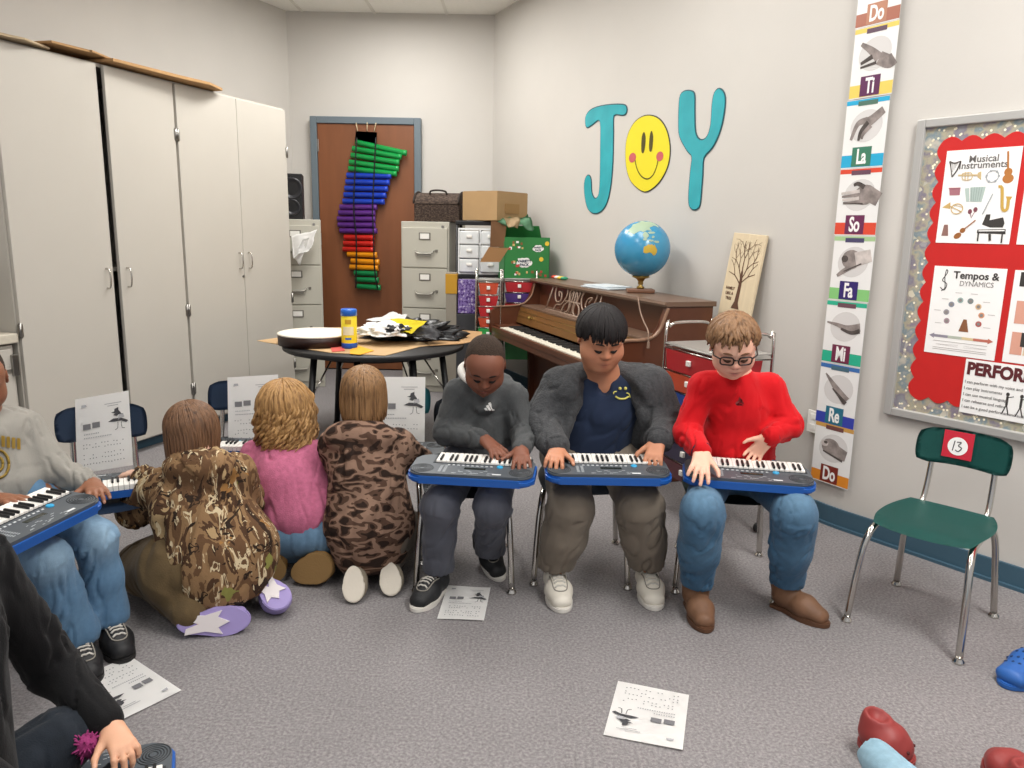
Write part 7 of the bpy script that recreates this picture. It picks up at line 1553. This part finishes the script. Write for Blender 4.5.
# ---------------------------------------------------------------- legs reaching in at the lower right
def lying_child():
    S = .2; c = Vector((.93, .42, .44)); R = rot3(180, -25, 0)
    J = dict(nk=Vector((.93, .50, .33)), ch=Vector((.93, .62, .26)), pv=Vector((.93, .92, .13)), sA=Vector((.80, .53, .30)), sB=Vector((1.06, .53, .30)), eA=Vector((.74, .44, .16)), eB=Vector((1.12, .44, .16)), wA=Vector((.74, .56, .05)), wB=Vector((1.12, .56, .05)),
             hA=Vector((.86, .95, .12)), hB=Vector((1.0, .95, .12)), kA=Vector((.84, 1.26, .14)), kB=Vector((1.06, 1.22, .12)), aA=fl(876, 757, .085), aB=Vector((1.135, 1.44, .07)), tA=fl(888, 758, .05), tB=Vector((1.145, 1.48, .08)))
    p = body('person lying at the lower right corner, only a jeans leg and red clog in view', c, R, S, J, 'e0b49e', [(J['wA'], (0, .1, -.01), (0, 0, 1), (1, 0, 0), dict(L=.13)), (J['wB'], (0, .1, -.01), (0, 0, 1), (-1, 0, 0), dict(L=.13))], h=.005)
    def bt(F):
        F.cap(J['sA'], J['sB'], .055, .055, .04); F.cap(J['nk'], J['ch'], .06, .1, .05); F.cap(J['ch'], J['pv'], .105, .11, .05)
        for s in 'AB': F.cap(J['s'+s], J['e'+s], .055, .05, .03); F.cap(J['e'+s], lerp(J['e'+s], J['w'+s], .85), .045, .034, .02)
    garment(p, 'sweater', cloth('grey_marl', '4a4c4d'), bt, [(J['ch'], J['pv'], .01, 14, 1.4)], 71, h=.008, pts=[J[k] for k in ('sA', 'sB', 'eA', 'eB', 'wA', 'wB', 'ch', 'pv', 'nk')], pad=.15)
    def bj(F):
        F.cap(J['hA'], J['hB'], .085, .085, .04)
        for s in 'AB': F.cap(J['h'+s], J['k'+s], .075, .06, .03); F.cap(J['k'+s], lerp(J['k'+s], J['a'+s], .97), .058, .043, .02)
        F.plane(Vector((0, 0, .006)), (0, 0, -1), .01)
    garment(p, 'jeans', M_denim, bj, [(J['kA'], J['aA'], .010, 24, 1.2), (J['kB'], J['aB'], .010, 24, 1.2)], 72, pts=[J[k] for k in ('hA', 'hB', 'kA', 'kB', 'aA', 'aB')], pad=.13, col='8fb0c0', colf=lambda V, C: mixc(C, vnoise(V*14, 6)*.4, '6f93a8'))
    mr_ = mat('clog_red', '8a3432', .5)
    for h_, t_, up in ((fl(858, 742, .012), fl(914, 768, .012), (0, 0, 1)), (J['aB']+Vector((-.01, -.02, -.03)), J['aB']+Vector((.02, .15, -.03)), (0, -.3, 1))):
        o = shoe(p, h_, t_, up=up, m=mr_, msole=mr_, w=.046, name='clog', kind='clog', ms_t=.016, hgt=.045)
        B = BM(); y = (t_-h_).normalized(); x = y.cross(Vector(up)).normalized(); z = x.cross(y); L_ = (t_-h_).length
        for i in range(3):
            for j in range(3): bmesh.ops.create_icosphere(B, subdivisions=1, radius=.005, matrix=Matrix.Translation(h_+y*(L_*.6+j*.02)+x*((i-1)*.02)+z*(.062-.009*j)))
        obj('vent_holes', B, mat('clog_hole_red', '4f1a1a', .7), o)['kind'] = 'stuff'
    return p
lying_child()
# blue clog at the right edge
t = thing('clog', 'bright blue foam clog on the carpet at the right edge near the green chair', 'shoe', (0, 0, 0))
h_, t_ = fl(1060, 664, 0), fl(1003, 688, 0); mb = mat('clog_blue', '2a5fa8', .5)
o = shoe(t, h_, t_, m=mb, msole=mb, w=.050, name='upper', kind='clog', ms_t=.012, hgt=.05)
B = BM(); y = (t_-h_).normalized(); x = y.cross(Vector((0, 0, 1))).normalized(); L_ = (t_-h_).length
from mathutils.bvhtree import BVHTree
bv = BVHTree.FromPolygons([v.co.copy() for v in o.data.vertices], [tuple(q.vertices) for q in o.data.polygons])
for i in range(5):
    for j in range(4):
        q = h_+y*(L_*.52+j*.024)+x*((i-2)*.018); hh = bv.ray_cast(q+Vector((0, 0, .3)), Vector((0, 0, -1)))
        if hh[0]: bmesh.ops.create_icosphere(B, subdivisions=1, radius=.006, matrix=Matrix.Translation(hh[0]-hh[1]*.0025))
for s in (-1, 1):
    for j in range(3):
        q = h_+y*(L_*.5+j*.03)+x*s*.1+Vector((0, 0, .035)); hh = bv.ray_cast(q, -x*s)
        if hh[0]: bmesh.ops.create_icosphere(B, subdivisions=1, radius=.006, matrix=Matrix.Translation(hh[0]))
obj('vent_holes', B, mat('clog_hole', '10305c', .7), t)['kind'] = 'stuff'
B = BM(); tube(B, spline([h_+y*.09+x*.044+Vector((0, 0, .055)), h_+y*.07+x*.03+Vector((0, 0, .085)), h_+y*.065+Vector((0, 0, .098)), h_+y*.07-x*.03+Vector((0, 0, .085)), h_+y*.09-x*.044+Vector((0, 0, .055))], 5), .008, 6); obj('strap', B, mb, t)
